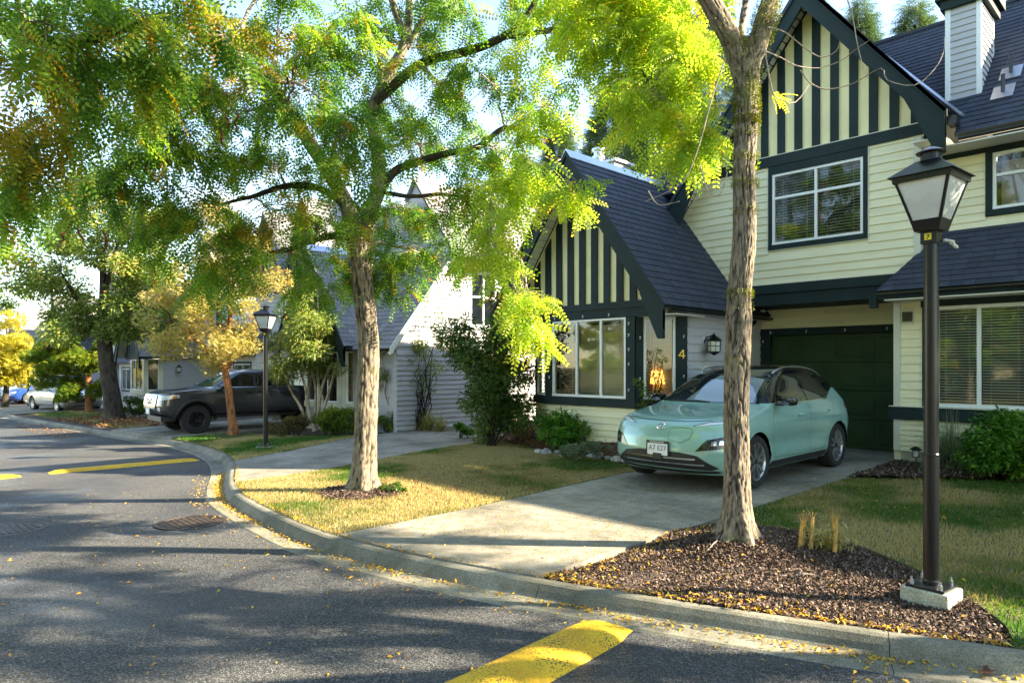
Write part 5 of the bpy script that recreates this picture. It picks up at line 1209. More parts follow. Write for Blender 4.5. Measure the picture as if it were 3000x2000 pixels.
# golden tree, far left
D0 = 36; b = gz(at(14, 1192, D0))
tr = [([b, at(18, 1140, D0), at(18, 1080, D0), at(20, 1010, D0)], [.16, .13, .11, .05]), ([at(18, 1130, D0), at(-30, 1080, D0)], [.06, .03]), ([at(18, 1120, D0), at(60, 1060, D0)], [.06, .03])]
cr = [(at(x, y, D0+R.uniform(-1.5, 1.5)), R.uniform(.45, .75)) for x, y in [(R.gauss(10, 42), R.gauss(1050, 38)) for _ in range(46)]]
broad_tree('golden_tree', 'golden yellow autumn tree at the far left edge of the photo', b, tr, cr, PALM, M['gold'], 7000, .2, M['bark_dark'])
D0 = 48; b = gz(at(128, 1180, D0)); cr = [(at(R.gauss(128, 16), R.gauss(1075, 28), D0+R.uniform(-1, 1)), .6) for _ in range(16)]
broad_tree('golden_tree', 'yellow-green tree between the far lamp post and the silver sedan', b, [([b, at(128, 1120, D0), at(128, 1060, D0)], [.14, .1, .05])], cr, PALM, M['maple_g'], 2200, .24, M['bark_dark'])
D0 = 70; b = gz(at(20, 1170, D0)); cr = [(at(R.gauss(20, 45), R.gauss(905, 30), D0+R.uniform(-2, 2)), .7) for _ in range(9)]
broad_tree('far_tree', 'thin far tree rising behind the pointed roofs at the left edge', b, [([b, at(20, 1040, D0), at(20, 960, D0)], [.3, .2, .06])], cr, OVAL, M['green'], 1500, .35, M['bark_dark'])

# multi-stemmed small tree with pale stems
D0 = 18.6; b = gz(at(925, 1245, D0))
tr = [([b, at(900, 1180, D0), at(905, 1120, D0), at(910, 1050, D0)], [.05, .04, .035, .02])]
for pp in ([(930, 1240), (940, 1150), (955, 1100), (975, 1060)], [(935, 1240), (960, 1160), (980, 1090), (990, 1060)], [(895, 1235), (880, 1190), (850, 1140), (842, 1100)], [(920, 1245), (925, 1150), (915, 1090), (900, 1050)], [(912, 1245), (905, 1190), (890, 1120), (870, 1060)], [(945, 1245), (948, 1180), (930, 1110), (935, 1060)]):
    tr.append(([at(x, y, D0+.12*math.sin(x)) for x, y in pp], [.045, .036, .028, .015]))
cr = []
for px, py, rx, ry, n in ((880, 1020, 85, 60, 16), (930, 960, 70, 50, 12), (960, 1070, 50, 30, 6), (840, 1090, 45, 30, 6), (900, 920, 40, 25, 5)):
    for _ in range(n): cr.append((at(px+R.gauss(0, rx*.55), py+R.gauss(0, ry*.5), D0+R.uniform(-.9, .9)), R.uniform(.2, .4)))
broad_tree('small_tree', 'multi-stemmed small tree with pale bare stems behind the second lamp post', b, tr, cr, SLIM, M['olive'], 9500, .16, M['bark_pale'])

def shrub(name, label, b, clumps, tpl, leafm, per, size, stems=6, cat='shrub', barkm=None, h=.6, group=None):
    T = thing(name, label, cat, b, group); mb = MB()
    for i in range(stems):
        c, r = clumps[R.randrange(len(clumps))]; mb.tube(curve(Vector(b)+Vector((R.uniform(-.1, .1), R.uniform(-.1, .1), -.03)), c, .05, 5, .06), [.016, .014, .012, .009, .006, .004], 5, False)
    if stems: build('stems', mb, barkm or M['bark_dark'], T, kind='stuff')
    blob_leaves(T, clumps, tpl, leafm, per, size, name='foliage'); return T
# big bush in front of the bay
D0 = 13.6; b = gz(at(1440, 1285, D0)); cr = []
for px, py, rx, ry, n in ((1430, 1000, 100, 50, 12), (1400, 1060, 80, 50, 9), (1500, 1080, 70, 60, 10), (1440, 1140, 90, 50, 10), (1480, 1210, 70, 50, 8), (1430, 1250, 40, 30, 3), (1330, 1010, 40, 35, 4), (1530, 1180, 40, 40, 4)):
    for _ in range(n): cr.append((at(px+R.gauss(0, rx*.5), py+R.gauss(0, ry*.5), D0+R.uniform(-.6, .8)), R.uniform(.22, .38)))
shrub('big_bush', 'tall dark green bush with arching leafy branches left of the striped bay window', b, cr, leaf(.34, .25, .08), M['green'], 21000, .095, 12, 'bush')
# roses along the sunlit wall
for (px, py, D0), lab, cl_, n in (((1150, 1235, 17.6), 'straggly climbing rose on pale canes in front of the sunlit siding', [(1140, 1000, 40, 40, 7), (1180, 1060, 45, 35, 7), (1130, 1090, 30, 30, 4), (1230, 1020, 35, 40, 5)], 3000),
                               ((1230, 1232, 17.4), 'leggy rose bush with dark canes and a few red blooms by the sunlit wall', [(1260, 1000, 50, 60, 6), (1230, 1110, 30, 40, 4), (1290, 1080, 20, 40, 2)], 1000)):
    b = gz(at(px, py, D0)); cr = [(at(x+R.gauss(0, rx*.6), y+R.gauss(0, ry*.6), D0+R.uniform(-.3, .3)), R.uniform(.14, .28)) for x, y, rx, ry, k in cl_ for _ in range(k)]
    T = shrub('rose_bush', lab, b, cr, OVAL, M['olive'], n, .075, 22, 'rose bush', M['bark_pale'] if n > 2000 else M['bark_dark'])
    if n < 2000:
        for x, y in ((1249, 1163), (1160, 1060), (1205, 1010)):
            p = at(x, y, D0-.1); mb = MB()
            for k in range(9): a = R.uniform(0, 6.28); q = Vector((math.cos(a), math.sin(a), R.uniform(-.3, .8)))*.035; mb.poly([p, p+q+Vector((.012, 0, .01)), p+q*1.5, p+q+Vector((-.012, .01, 0))])
            build('bloom', mb, simple('red_petal' if y > 1100 else 'pink_petal', (.6, .02, .03) if y > 1100 else (.7, .35, .35), .6), T)
def bush_at(name, label, px, py, D0, w, h, n, tpl, mk, per, size, stems=5, cat='shrub', group=None):
    b = gz(at(px, py, D0)); k = D0/2000; return shrub(name, label, b, ell(b+Vector((0, 0, h*k*.5)), w*k*.5, h*k*.5, n, min(w, h)*k*.16, seed=int(px), low=-.7), tpl, M[mk], per, size, stems, cat, group=group)
bush_at('shrub', 'rounded clipped dark hedge shrub behind the pickup hood', 560, 1190, 21.5, 170, 100, 26, OVAL, 'green', 3500, .09)
bush_at('shrub', 'low wispy brownish shrub at the foot of the second lamp post', 855, 1278, 17.2, 150, 62, 26, SLIM, 'redbush', 5500, .075)
bush_at('shrub', 'leafy bright shrub below the pale multi-stemmed tree', 985, 1262, 17.3, 110, 75, 20, SLIM, 'maple_g', 2600, .15)
bush_at('shrub', 'brown-tinged shrub between the first tree trunk and the cream bay', 1045, 1240, 17.9, 80, 70, 16, SLIM, 'redbush', 1800, .08)
bush_at('shrub', 'small yellow-green shrub right of the first tree trunk', 1138, 1252, 17.3, 55, 55, 12, SLIM, 'maple_g', 900, .1)
bush_at('shrub', 'dark shrub under the third house bay window', 470, 1215, 25, 100, 60, 14, OVAL, 'green', 1800, .1)
bush_at('shrub', 'dark shrub right of the thick dark trunk', 400, 1215, 26, 80, 60, 14, OVAL, 'green', 1600, .1)
bush_at('shrub', 'small round bush beside the tall dark bush at the path', 1358, 1240, 15.2, 45, 50, 10, OVAL, 'bright', 900, .07)
bush_at('rhododendron', 'rhododendron with long drooping leaves below the bay window', 1650, 1312, 12.6, 130, 115, 26, SLIM, 'bright', 1500, .16)
bush_at('ground_cover', 'low grey-green groundcover plants spilling over the border stones', 1725, 1340, 11.6, 190, 48, 40, OVAL, 'greygrass', 3600, .045, 0, 'plant')
bush_at('shrub', 'bright green rounded shrub under the right-hand window at the frame edge', 2945, 1378, 9.3, 215, 205, 70, leaf(.36, .2, .1), 'bright', 8000, .075, 14)
bush_at('fern_plant', 'small light green plant at the base of the bright shrub', 2985, 1390, 9.0, 60, 40, 8, SLIM, 'maple_g', 350, .08)
bush_at('ground_cover', 'dark little plants around the foot of the first trunk', 1155, 1425, 8.6, 90, 26, 22, OVAL, 'green', 900, .035, 0, 'plant')
# vine on the angled window
b = gz(at(1890, 1290, 11.2)); cr = [(at(1880+14*math.sin(k)+(k > 6)*70, 1190-k*18, 11.2), .08) for k in range(5)]+[(at(1930+10*math.sin(k*2), 1140-k*22, 11.3), .07) for k in range(6)]
shrub('climbing_vine', 'thin leafy vine climbing up in front of the angled bay window', b, cr, OVAL, M['maple_g'], 420, .055, 10, 'vine')

def grass_clump(name, label, b, n, L, mk, cat, spread=1.0, w=.006, parent=None):
    T = thing(name, label, cat, b); a = NR.uniform(0, 6.283, n); el = np.clip(NR.normal(.75, .38, n)*spread, .05, 1.45)
    tv = []; tf = []; m = 6
    V = np.zeros((n, (m+1)*2, 3)); l = L*NR.uniform(.5, 1.1, n)
    for i in range(m+1):
        t = i/m; ang = el*(.35+.85*t); r_ = l*np.sin(np.clip(ang, 0, 1.9))*t; z = l*t*np.cos(np.clip(ang, 0, 1.9)); ww = w*(1-t)+.001
        for s, k in ((-1, 0), (1, 1)):
            V[:, i*2+k, 0] = np.cos(a)*r_-np.sin(a)*ww*s; V[:, i*2+k, 1] = np.sin(a)*r_+np.cos(a)*ww*s; V[:, i*2+k, 2] = z
    base = NR.normal(0, L*.06, (n, 1, 3)); base[:, :, 2] = 0; V += base+np.array(tuple(b))
    tf = np.array([(2*i, 2*i+1, 2*i+3, 2*i+2) for i in range(m)]); F = tf[None]+np.arange(n)[:, None, None]*(2*m+2)
    me = mesh_np('blades', V.reshape(-1, 3), F.reshape(-1, 4)); at_ = me.attributes.new('tint', 'FLOAT', 'POINT'); at_.data.foreach_set('value', np.repeat(NR.random(n), 2*m+2).astype(np.float32)); link('blades', me, M[mk], T, 'stuff'); return T
b = Vector((-2.75, 11.72, .2)); grass_clump('ornamental_grass', 'spiky blue-grey ornamental grass behind the near lamp post', b, 900, .85, 'greygrass', 'grass', 1.15, .004)
grass_clump('ornamental_grass', 'pale tufted grass at the foot of the sunlit wall', gz(at(1255, 1240, 17.2)), 380, .62, 'straw', 'grass', 1.1, .007)
grass_clump('ornamental_grass', 'second pale grass tuft on the path side of the sunlit wall', gz(at(1290, 1240, 17.0)), 260, .5, 'straw', 'grass', 1.1, .007)
# dried stalk plant in the mulch
b = Vector((-2.36, 5.98, .17)); T = thing('dried_plant', 'cut-back dried yellow stalk plant in the mulch right of the mossy trunk', 'plant', b)
for k in range(6):
    a = R.uniform(0, 6.28); q = b+Vector((R.uniform(-.17, .17), R.uniform(-.17, .17), -.02)); h = R.uniform(.16, .28); mb = MB(); mb.tube([q, q+Vector((.01, .01, h))], [.018, .013], 6)
    for j in range(6): e = Vector((R.uniform(-.05, .05), R.uniform(-.05, .05), R.uniform(.03, .09))); mb.tube([q+Vector((.01, .01, h-.02)), q+Vector((.01, .01, h))+e], [.003, .001], 4)
    build('stalk', mb, simple('dry_stalk', (.50, .30, .08), .8, var=.3, scale=20), T)
n = 260; scatter('leaves', SLIM, np.array(tuple(b))+NR.normal(0, .085, (n, 3))*np.array([1, 1, .5])+np.array([.05, 0, .05]), basis(NR.normal(0, 1, (n, 3))+np.array([0, 0, .3])), NR.uniform(.05, .12, n), NR.uniform(.4, 1, n), M['straw'], T, 'stuff')

# conifers behind the houses
def conifer(px, D, top, label, wd=2.6, n=15000, seed=0):
    b = at(px, 1072, D); b.z = 0; T = thing('conifer_tree', label, 'tree', b, 'conifers behind the houses')
    build('trunk', MB().tube([b, b+Vector((0, 0, top*.95))], [.35, .05], 8), M['bark_dark'], T)
    z = top*(1-NR.random(n)**.8*.85); rr = wd*(1-(z/top)**1.5)*(.35+.65*NR.random(n)**.5); k = np.round(z/.55); a = NR.uniform(0, 6.28, n); a = np.round(a*9/6.28+k*.37)/9*6.28+NR.normal(0, .24, n)
    P = np.stack([np.cos(a)*rr, np.sin(a)*rr, k*.55+NR.normal(0, .16, n)-rr*.22], -1)+np.array([b.x, b.y, 0]); d = np.stack([np.cos(a), np.sin(a), NR.normal(-.35, .25, n)], -1)+NR.normal(0, .35, (n, 3))
    scatter('foliage', NEEDLE, P, basis(d, NR.normal(0, .4, n)), NR.uniform(.7, 1.3, n), NR.beta(2, 3, n), M['conifer'], T, 'stuff')
nv = []; nf = []
for i in range(6):
    for s in (-1, 1): k = len(nv); x = .08+i*.08; nv += [(x, 0, 0), (x+.06, s*.07, -.02), (x+.13, s*.17*(1-i/8), -.05), (x+.03, s*.06, -.02)]; nf.append((k, k+1, k+2, k+3))
NEEDLE = (np.array(nv), np.array(nf))
conifer(1800, 27, 13.2, 'dark conifer behind the small striped gable', 3.4); conifer(1960, 24, 15, 'tall conifer between the two striped gables', 3.0); conifer(1640, 33, 13.5, 'conifer behind the left slope of the small gable', 3.2)
conifer(2520, 27, 16, 'conifer behind the ridge right of the big gable', 3.0); conifer(2680, 24, 14.4, 'conifer left of the chimney above the main roof', 2.8); conifer(2090, 30, 18, 'farther tall conifer glimpsed through the fork of the mossy trunk', 3.2)
conifer(2380, 30, 18, 'conifer behind the peak of the big gable', 3)
for i_, (x_, y_) in enumerate(((9, -19), (3, -20), (-4, -19), (-11, -20), (-19, -19), (-27, -20))):  # unseen row added behind the camera to darken what the windows reflect
    q_ = 1500+2000*((Vector((x_, y_, 0))).dot(RT)/(Vector((x_, y_, 0))).dot(FW)); conifer(q_, Vector((x_, y_, 0)).dot(FW), 15+i_ % 3, ('first', 'second', 'third', 'fourth', 'fifth', 'sixth')[i_]+' added conifer in the unseen row behind the camera, darkening the window reflections', 4.2, 9000)
# across the street, behind the camera: what the windows and the car reflect
for i, (x, y) in enumerate(((6, -13), (-1, -14), (-8, -13), (-16, -14), (13, -11), (-24, -13))):
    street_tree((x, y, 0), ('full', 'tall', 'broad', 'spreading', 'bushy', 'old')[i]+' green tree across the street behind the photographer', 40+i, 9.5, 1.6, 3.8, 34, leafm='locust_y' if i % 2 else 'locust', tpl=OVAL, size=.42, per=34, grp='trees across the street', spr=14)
HB = thing('townhouse', 'townhouse across the street behind the photographer', 'house', (-8, -24, 0)); build('house_body', MB().box(-18, 6, -30, -24, 0, 5), M['siding'], HB)
build('roof', MB().prism([(-18.5, -23.4, 4.8), (-18.5, -30.6, 4.8), (-18.5, -27, 8.2)], (25, 0, 0)), M['shingle'], HB)

# ------------------------------------------------------------------ grass, mulch chips, fallen leaves
def in_regions(polys, n, x0, x1, y0, y1):
    X = NR.uniform(x0, x1, n); Y = NR.uniform(y0, y1, n); k = np.zeros(n, bool)
    for p in polys: k |= inside(p, X, Y)
    return X[k], Y[k]
def pn(X, Y, s, o=0): return np.array([noise.noise(Vector((a*s+o, b*s, 1.7+o))) for a, b in zip(X, Y)])
for nm, poly, box_, dens, hgt, green in (('lawn_grass', lawns[0], (-10.9, -5.7, 3.2, 9.8), 4300, .034, .16), ('lawn_grass', lawns[2], (-3.6, 3, 4.5, 11.4), 4300, .04, .52), ('lawn_grass', lawns[1], (-19, -12.3, 4.9, 9), 1500, .05, .55), ('lawn_grass', lawns[3], (-36.4, -24, 5.5, 8), 300, .06, .5)):
    A = (box_[1]-box_[0])*(box_[3]-box_[2]); X, Y = in_regions([poly], int(A*dens), *box_)
    if len(X) > 95000: X = X[:95000]; Y = Y[:95000]
    Z = GH(X, Y)-.006; n = len(X); g_ = pn(X, Y, .75)*1.7+pn(X, Y, 3)*.6
    tint = np.clip(.5-(g_+(green-.5)*1.6)*.9+NR.normal(0, .16, n), 0, 1)
    d = np.stack([NR.normal(0, 1, n), NR.normal(0, 1, n), np.zeros(n)], -1); B = basis(d)
    S = np.stack([np.full(n, hgt*2), NR.uniform(.006, .011, n)*(2 if dens < 2000 else 1), hgt*NR.uniform(.5, 1.3, n)], -1)
    o = scatter(nm, BLADE, np.stack([X, Y, Z], -1), B, S, tint, M['straw'] if nm == 'x' else M['grassmix'] if 'grassmix' in M else M['grass'], None, 'stuff')
    tag(o, {0: 'dry straw-coloured lawn grass', }.get(0), None, None, 'stuff')
def litter(name, poly, n, hf, tpl, size, mat, box_, lift=.012, flat=.35, dens=None, tint=(2, 2)):
    X, Y = in_regions([poly] if poly else [[(box_[0], box_[2]), (box_[1], box_[2]), (box_[1], box_[3]), (box_[0], box_[3])]], n, *box_)
    if dens is not None: k = NR.random(len(X)) < dens(X, Y); X, Y = X[k], Y[k]
    n = len(X)
    if not n: return
    Z = np.array([hf(a, b) for a, b in zip(X, Y)])+lift; d = NR.normal(0, 1, (n, 3))*np.array([1, 1, flat])
    return scatter(name, tpl, np.stack([X, Y, Z], -1), basis(d, NR.normal(0, .5, n)), NR.uniform(size[0], size[1], n), NR.beta(*tint, n), mat, None, 'stuff')
CHIP = (np.array([(0, -.18, 0), (.3, .2, .12), (1, .12, .0), (.8, -.2, .1)]), np.array([(0, 1, 2, 3)]))
litter('mulch_chips', mulp, 170000, hmul, CHIP, (.010, .034), M['chip'], (-3.6, -.8, 3.7, 6.6), .004, .5)
litter('mulch_chips', bedR, 26000, hbedR, CHIP, (.02, .06), M['chip'], (-3.6, 0, 10, 12.1), .004, .5)
litter('mulch_chips', bedB, 30000, hbedB, CHIP, (.02, .06), M['brownleaf'], (-10.8, -6, 8.7, 12.9), .004, .5)
litter('mulch_chips', circ((-7.5, 4.6), .55), 9000, hring((-7.5, 4.6), .6, .05), CHIP, (.015, .045), M['chip'], (-8.3, -6.8, 3.9, 5.3), .004, .5)
LF = leaf(.34, .25, .12)
def kdist(X, Y):                      # distance behind the kerb's back edge
    K = np.array([p for p in KL if -12 < p[0] < 3]); d = np.full(len(X), 9.)
    for p, q in zip(K, K[1:]):
        v = q-p; t = np.clip(((X-p[0])*v[0]+(Y-p[1])*v[1])/(v@v), 0, 1); d = np.minimum(d, np.hypot(X-p[0]-t*v[0], Y-p[1]-t*v[1]))
    return d
litter('fallen_leaves', mulp, 9000, hmul, LF, (.025, .06), M['fallen'], (-3.6, -.8, 3.7, 6.6), .012, .3, lambda X, Y: np.clip(.9*np.exp(-kdist(X, Y)/.10)+.8*np.exp(-np.abs(X+3.5)/.12)+.02, 0, 1))
litter('fallen_leaves', None, 16000, lambda x, y: zg(x)+.006, LF, (.02, .055), M['fallen'], (-11, 1, 2.6, 5.2), .004, .2, lambda X, Y: np.where(np.abs(kdist(X, Y)-.29) < .085, .5*np.clip(.15+1.3*pn(X, Y, 1.1, 4)+.8*np.exp(-((X+9)/1.6)**2), 0, 1), 0)*np.array([1. if inside(G_POLY, np.array([a]), np.array([b]))[0] else 0 for a, b in zip(X, Y)])) if False else None
def gutter_leaves():
    out_ = []
    for p, q in zip(KL, KL[1:]):
        if not -11.5 < p[0] < .5: continue
        t = Vector((q[0]-p[0], q[1]-p[1])); L = t.length; t.normalize(); w = .25+1.5*max(0, noise.noise(Vector((p[0]*.9, 2, 4))))+1.0*math.exp(-((p[0]+9.6)/1.3)**2)
        for _ in range(int(L*330*w)): s = R.random()*L; d_ = .16+abs(R.gauss(0, .07)) if R.random() < .8 else R.uniform(.18, .6); out_.append((p[0]+t.x*s-t.y*d_, p[1]+t.y*s+t.x*d_))
        for _ in range(int(L*60)): s = R.random()*L; d_ = -.01-abs(R.gauss(0, .02)); out_.append((p[0]+t.x*s-t.y*d_, p[1]+t.y*s+t.x*d_))
    n = len(out_); X = np.array(out_); d = np.array([1 if kdist(X[i:i+1, 0], X[i:i+1, 1])[0] > .1 else 0 for i in range(0)])
    Z = np.array([zg(x)+(.014 if j else .0) for (x, y), j in zip(out_, [1]*n)])
    for i, (x, y) in enumerate(out_):
        pass
    return X, Z
X, Z = gutter_leaves()
kx = np.interp(X[:, 0][::1], [p[0] for p in KL[::-1]], [p[1] for p in KL[::-1]]); Z = np.where(X[:, 1] > kx-.01, GH(X[:, 0], X[:, 1])+.012, Z)
n = len(X); scatter('fallen_leaves', LF, np.column_stack([X, Z]), basis(NR.normal(0, 1, (n, 3))*np.array([1, 1, .2]), NR.normal(0, .4, n)), NR.uniform(.02, .055, n), NR.beta(2, 2, n), M['fallen'], None, 'stuff')
litter('fallen_leaves', None, 520, lambda x, y: zg(x), LF, (.02, .05), M['fallen'], (-11, -1, -1, 3.0), .005, .15)
litter('fallen_leaves', [(-5.98, 3.5), (-3.58, 4), (-3.58, 10), (-5.98, 10)], 2600, hdrive, LF, (.014, .036), M['fallen'], (-6, -3.57, 3.6, 10), .006, .12, lambda X, Y: np.clip(.25+.6*(Y < 6.5)+.8*np.exp(-np.abs(X+3.6)/.15), 0, 1))
litter('fallen_leaves', lawns[0], 11000, lambda x, y: gh(x, y)+.02, LF, (.025, .055), M['brownleaf'], (-10.9, -5.7, 3.2, 9.8), .006, .4, lambda X, Y: np.clip(np.exp(-((X+6.9)**2+(Y-6.3)**2)/2.2)+.1, 0, 1))  # fallen brown leaves; the dense patch also stands in for shade on the lawn
litter('fallen_leaves', lawns[2], 500, lambda x, y: gh(x, y)+.02, LF, (.02, .05), M['fallen'], (-3.6, 0, 4.5, 11), .006, .4)
bl = [(-24.2, 6.0), (-31.5, 5.6), (-31, 7.6), (-24.2, 8.2)]
litter('fallen_leaves', bl, 5200, lambda x, y: gh(x, y)-.01, LF, (.08, .17), M['brownleaf'], (-31.5, -24, 5.5, 8.3), .01, .5)
litter('fallen_leaves', None, 900, lambda x, y: zg(x), LF, (.04, .09), M['brownleaf'], (-31, -23, 4.2, 5.6), .008, .3)

# ------------------------------------------------------------------ lamp posts
def lamp_post(label, b, hgt, rot, first=None):
    if first:
        t = copy_tree(first); t.location = b; t.rotation_euler = (0, 0, rot); t['label'] = label; return t
    t = thing('lamp_post', label, 'lamp post', (0, 0, 0), 'black lantern lamp posts along the kerb'); K = M['black']
    build('concrete_base', MB().prism([(-.15, -.135, -.1), (.15, -.135, -.1), (.15, .135, -.1), (-.15, .135, -.1)], (0, 0, .155)), M['found'], t, bev=.012)
    pl = build('base_plate', MB().box(-.12, .12, -.12, .12, .056, .075), K, t, bev=.004)
    for x in (-.09, .09):
        for y in (-.09, .09): build('anchor_bolt', MB().lathe([(.014, .07), (.014, .105), (.007, .105), (.007, .125), (0, .125)], (x, y, 0), 6), M['flash'], t)
    h = hgt-.52
    build('post', MB().lathe([(.052, .07), (.051, .10), (.048, .11), (.048, .95), (.049, .955), (.049, .965), (.046, .97), (.046, h), (.052, h), (.052, h+.09), (.0, h+.09)], seg=28), K, t, smooth=False)
    z = h+.07; b0, b1, zt = .098, .178, z+.33
    build('lantern_floor', MB().hexa([(-b0+.02, -b0+.02, z-.035), (b0-.02, -b0+.02, z-.035), (b0-.02, b0-.02, z-.035), (-b0+.02, b0-.02, z-.035)], [(-b0, -b0, z+.04), (b0, -b0, z+.04), (b0, b0, z+.04), (-b0, b0, z+.04)]), K, t)
    for sx in (-1, 1):
        for sy in (-1, 1):
            mb = MB(); a, c = b0, b1; w = .018
            mb.hexa([(sx*a-w*(sx > 0), sy*a-w*(sy > 0), z+.041), (sx*a+w*(sx < 0), sy*a-w*(sy > 0), z+.041), (sx*a+w*(sx < 0), sy*a+w*(sy < 0), z+.041), (sx*a-w*(sx > 0), sy*a+w*(sy < 0), z+.041)],
                    [(sx*c-w*(sx > 0), sy*c-w*(sy > 0), zt), (sx*c+w*(sx < 0), sy*c-w*(sy > 0), zt), (sx*c+w*(sx < 0), sy*c+w*(sy < 0), zt), (sx*c-w*(sx > 0), sy*c+w*(sy < 0), zt)])
            build('corner_bar', mb, K, t)
    for k in range(4):
        c_, s_ = [(1, 0), (0, 1), (-1, 0), (0, -1)][k]
        f = lambda u, v, zz: (c_*v-s_*u, s_*v+c_*u, zz)
        build('lens', MB().poly([f(-b0+.015, b0-.006, z+.04), f(b0-.015, b0-.006, z+.04), f(b1-.015, b1-.006, zt), f(-b1+.015, b1-.006, zt)]), M['frost'], t)
        build('rim', MB().prism([f(-b1, b1, zt-.035), f(b1, b1, zt-.035), f(b1+.004, b1+.004, zt+.004), f(-b1-.004, b1+.004, zt+.004)], Vector(f(0, -.012, 0))), K, t)
    e = .205; r2 = .072; build('roof', MB().hexa([(-e, -e, zt+.005), (e, -e, zt+.005), (e, e, zt+.005), (-e, e, zt+.005)], [(-r2, -r2, zt+.115), (r2, -r2, zt+.115), (r2, r2, zt+.115), (-r2, r2, zt+.115)]), K, t)
    build('chimney', MB().lathe([(.065, zt+.10), (.065, zt+.17), (.09, zt+.17), (.092, zt+.178), (.03, zt+.21), (.006, zt+.212), (.006, zt+.225), (0, zt+.225)], seg=24), K, t)
    build('socket_cover', MB().box(-.05, .05, -.05, .05, z-.12, z-.035), K, t)
    tg = build('number_tag', MB().box(-.022, .022, -.002, 0, -.022, .022), simple('yellow_tag', (.75, .6, .03), .5), t); tg.location = (0, -.0545, z-.075)
    m7 = MB().box(-.012, .012, -.004, -.0025, .008, .013); m7.prism([(.006, -.0045, .008), (.012, -.0045, .008), (-.002, -.0045, -.015), (-.008, -.0045, -.015)], (0, .002, 0)); s7 = build('numeral', m7, K); s7.parent = tg
    t.location = b; t.rotation_euler = (0, 0, rot); return t
lp = lamp_post('nearest black lantern lamp post on a concrete block in the mulch at the right', Vector((-1.36, 5.32, .135)), 2.97, math.radians(-6))
def gl(px, py, D): p = at(px, py, D); p.z = gh(p.x, p.y)-.02; return p
lamp_post('middle lamp post on the green strip between the pickup and the path', at(778, 1310, 14.6)-Vector((0, 0, .02)), 3, math.radians(38), lp)
lamp_post('farthest lamp post, small, between the yellow trees at the left', at(82, 1192, 36.5), 3, .4, lp)
# bird-like spider rag on the near lantern bracket is left as a wire tie
build_tie = tag(build('wire_tie', MB().tube(smooth_line([(-1.30, 5.36, 2.56), (-1.26, 5.38, 2.55), (-1.24, 5.40, 2.52), (-1.22, 5.41, 2.50)], 3), [.006, .012, .01, .012, .02, .012, .012, .015, .008, .002][:10], 6), M['ctrim']), 'pale scrap of tape hanging off the collar of the nearest lamp post', 'tape')

def path_light(b, label, first=None):
    if first: t = copy_tree(first); t.location = b; t['label'] = label; return t
    t = thing('path_light', label, 'garden light', (0, 0, 0), 'small black garden path lights'); K = M['black']
    build('stake', MB().lathe([(.010, -.05), (.010, .20)], seg=8), K, t); build('cap', MB().lathe([(.0, .36), (.03, .352), (.085, .315), (.085, .305), (.0, .305)], seg=4), K, t)
    build('lens', MB().lathe([(.035, .21), (.045, .30)], seg=10), M['frost'], t); build('tray', MB().lathe([(0, .195), (.05, .2), (.05, .212), (0, .212)], seg=10), K, t)
    mb = MB()
    for k in range(4): a = math.pi/4+k*math.pi/2; mb.tube([(.05*math.cos(a), .05*math.sin(a), .2), (.055*math.cos(a), .055*math.sin(a), .31)], .004, 4)
    build('cage', mb, K, t, kind='stuff'); t.location = b; return t
p1_ = path_light(Vector((-3.10, 11.35, .15)), 'black path light in the mulch beside the garage corner'); path_light(Vector((-2.22, 11.30, .15)), 'black path light between the grey grass and the bright green shrub', p1_)

# border stones
for i, (px, py, s) in enumerate(((1578, 1318, .13), (1600, 1322, .17), (1632, 1322, .12), (1668, 1326, .15), (1700, 1330, .14), (1728, 1333, .12), (1752, 1334, .19), (1782, 1340, .12), (1808, 1344, .16), (1832, 1346, .12), (1648, 1330, .09))):
    d = ('mossy', 'largest grey', 'small pale', 'flat grey', 'rounded', 'small dark', 'big pale', 'squat', 'tan', 'last', 'tiny')[i]
    b = at(px, py, 11.3+(1578-px)*-.0)if False else None
    k = 1.55/(py+6-1072)*2000; p = at(px, py, k); p.z = gh(p.x, p.y)
    bm_ = bmesh.new(); bmesh.ops.create_icosphere(bm_, subdivisions=3, radius=1)
    for v in bm_.verts: q = v.co.copy(); v.co *= 1+.28*noise.noise(q*1.3+Vector((i*3.1, 0, 0)))+.06*noise.noise(q*4+Vector((i, 1, 0))); v.co = Vector((v.co.x*s*.62, v.co.y*s*.5, v.co.z*s*.45+s*.2))
    me = bpy.data.meshes.new('border_stone'); bm_.to_mesh(me); bm_.free(); me.polygons.foreach_set('use_smooth', [True]*len(me.polygons))
    o = link('border_stone', me, M['stone']); o.location = p; o.rotation_euler = (0, 0, i*1.3); tag(o, d+' border stone of the bed edge, number %d from the left in its row' % (i+1) if False else d+' stone in the row edging the bed, '+('left end' if i < 3 else 'right end by the car' if i > 6 and i < 10 else 'middle')+' of the row', 'stone', 'field stones edging the flower bed')
# loose sticks
for i, (a, b_, lab) in enumerate((((2290, 1735, 5.2), (2450, 1752, 5.1), 'long pale stick lying on the dark mulch near the kerb'), ((2070, 1635, 5.7), (2110, 1590, 5.9), 'short thin stick leaning near the foot of the mossy trunk'))):
    p = at(*a); q = at(*b_); p.z = hmul(p.x, p.y)+.015; q.z = hmul(q.x, q.y)+.015; tag(build('stick', MB().tube(curve(p, q, .01, 5, .05), [.006, .006, .005, .004, .003, .002], 5), M['twig']), lab, 'stick')
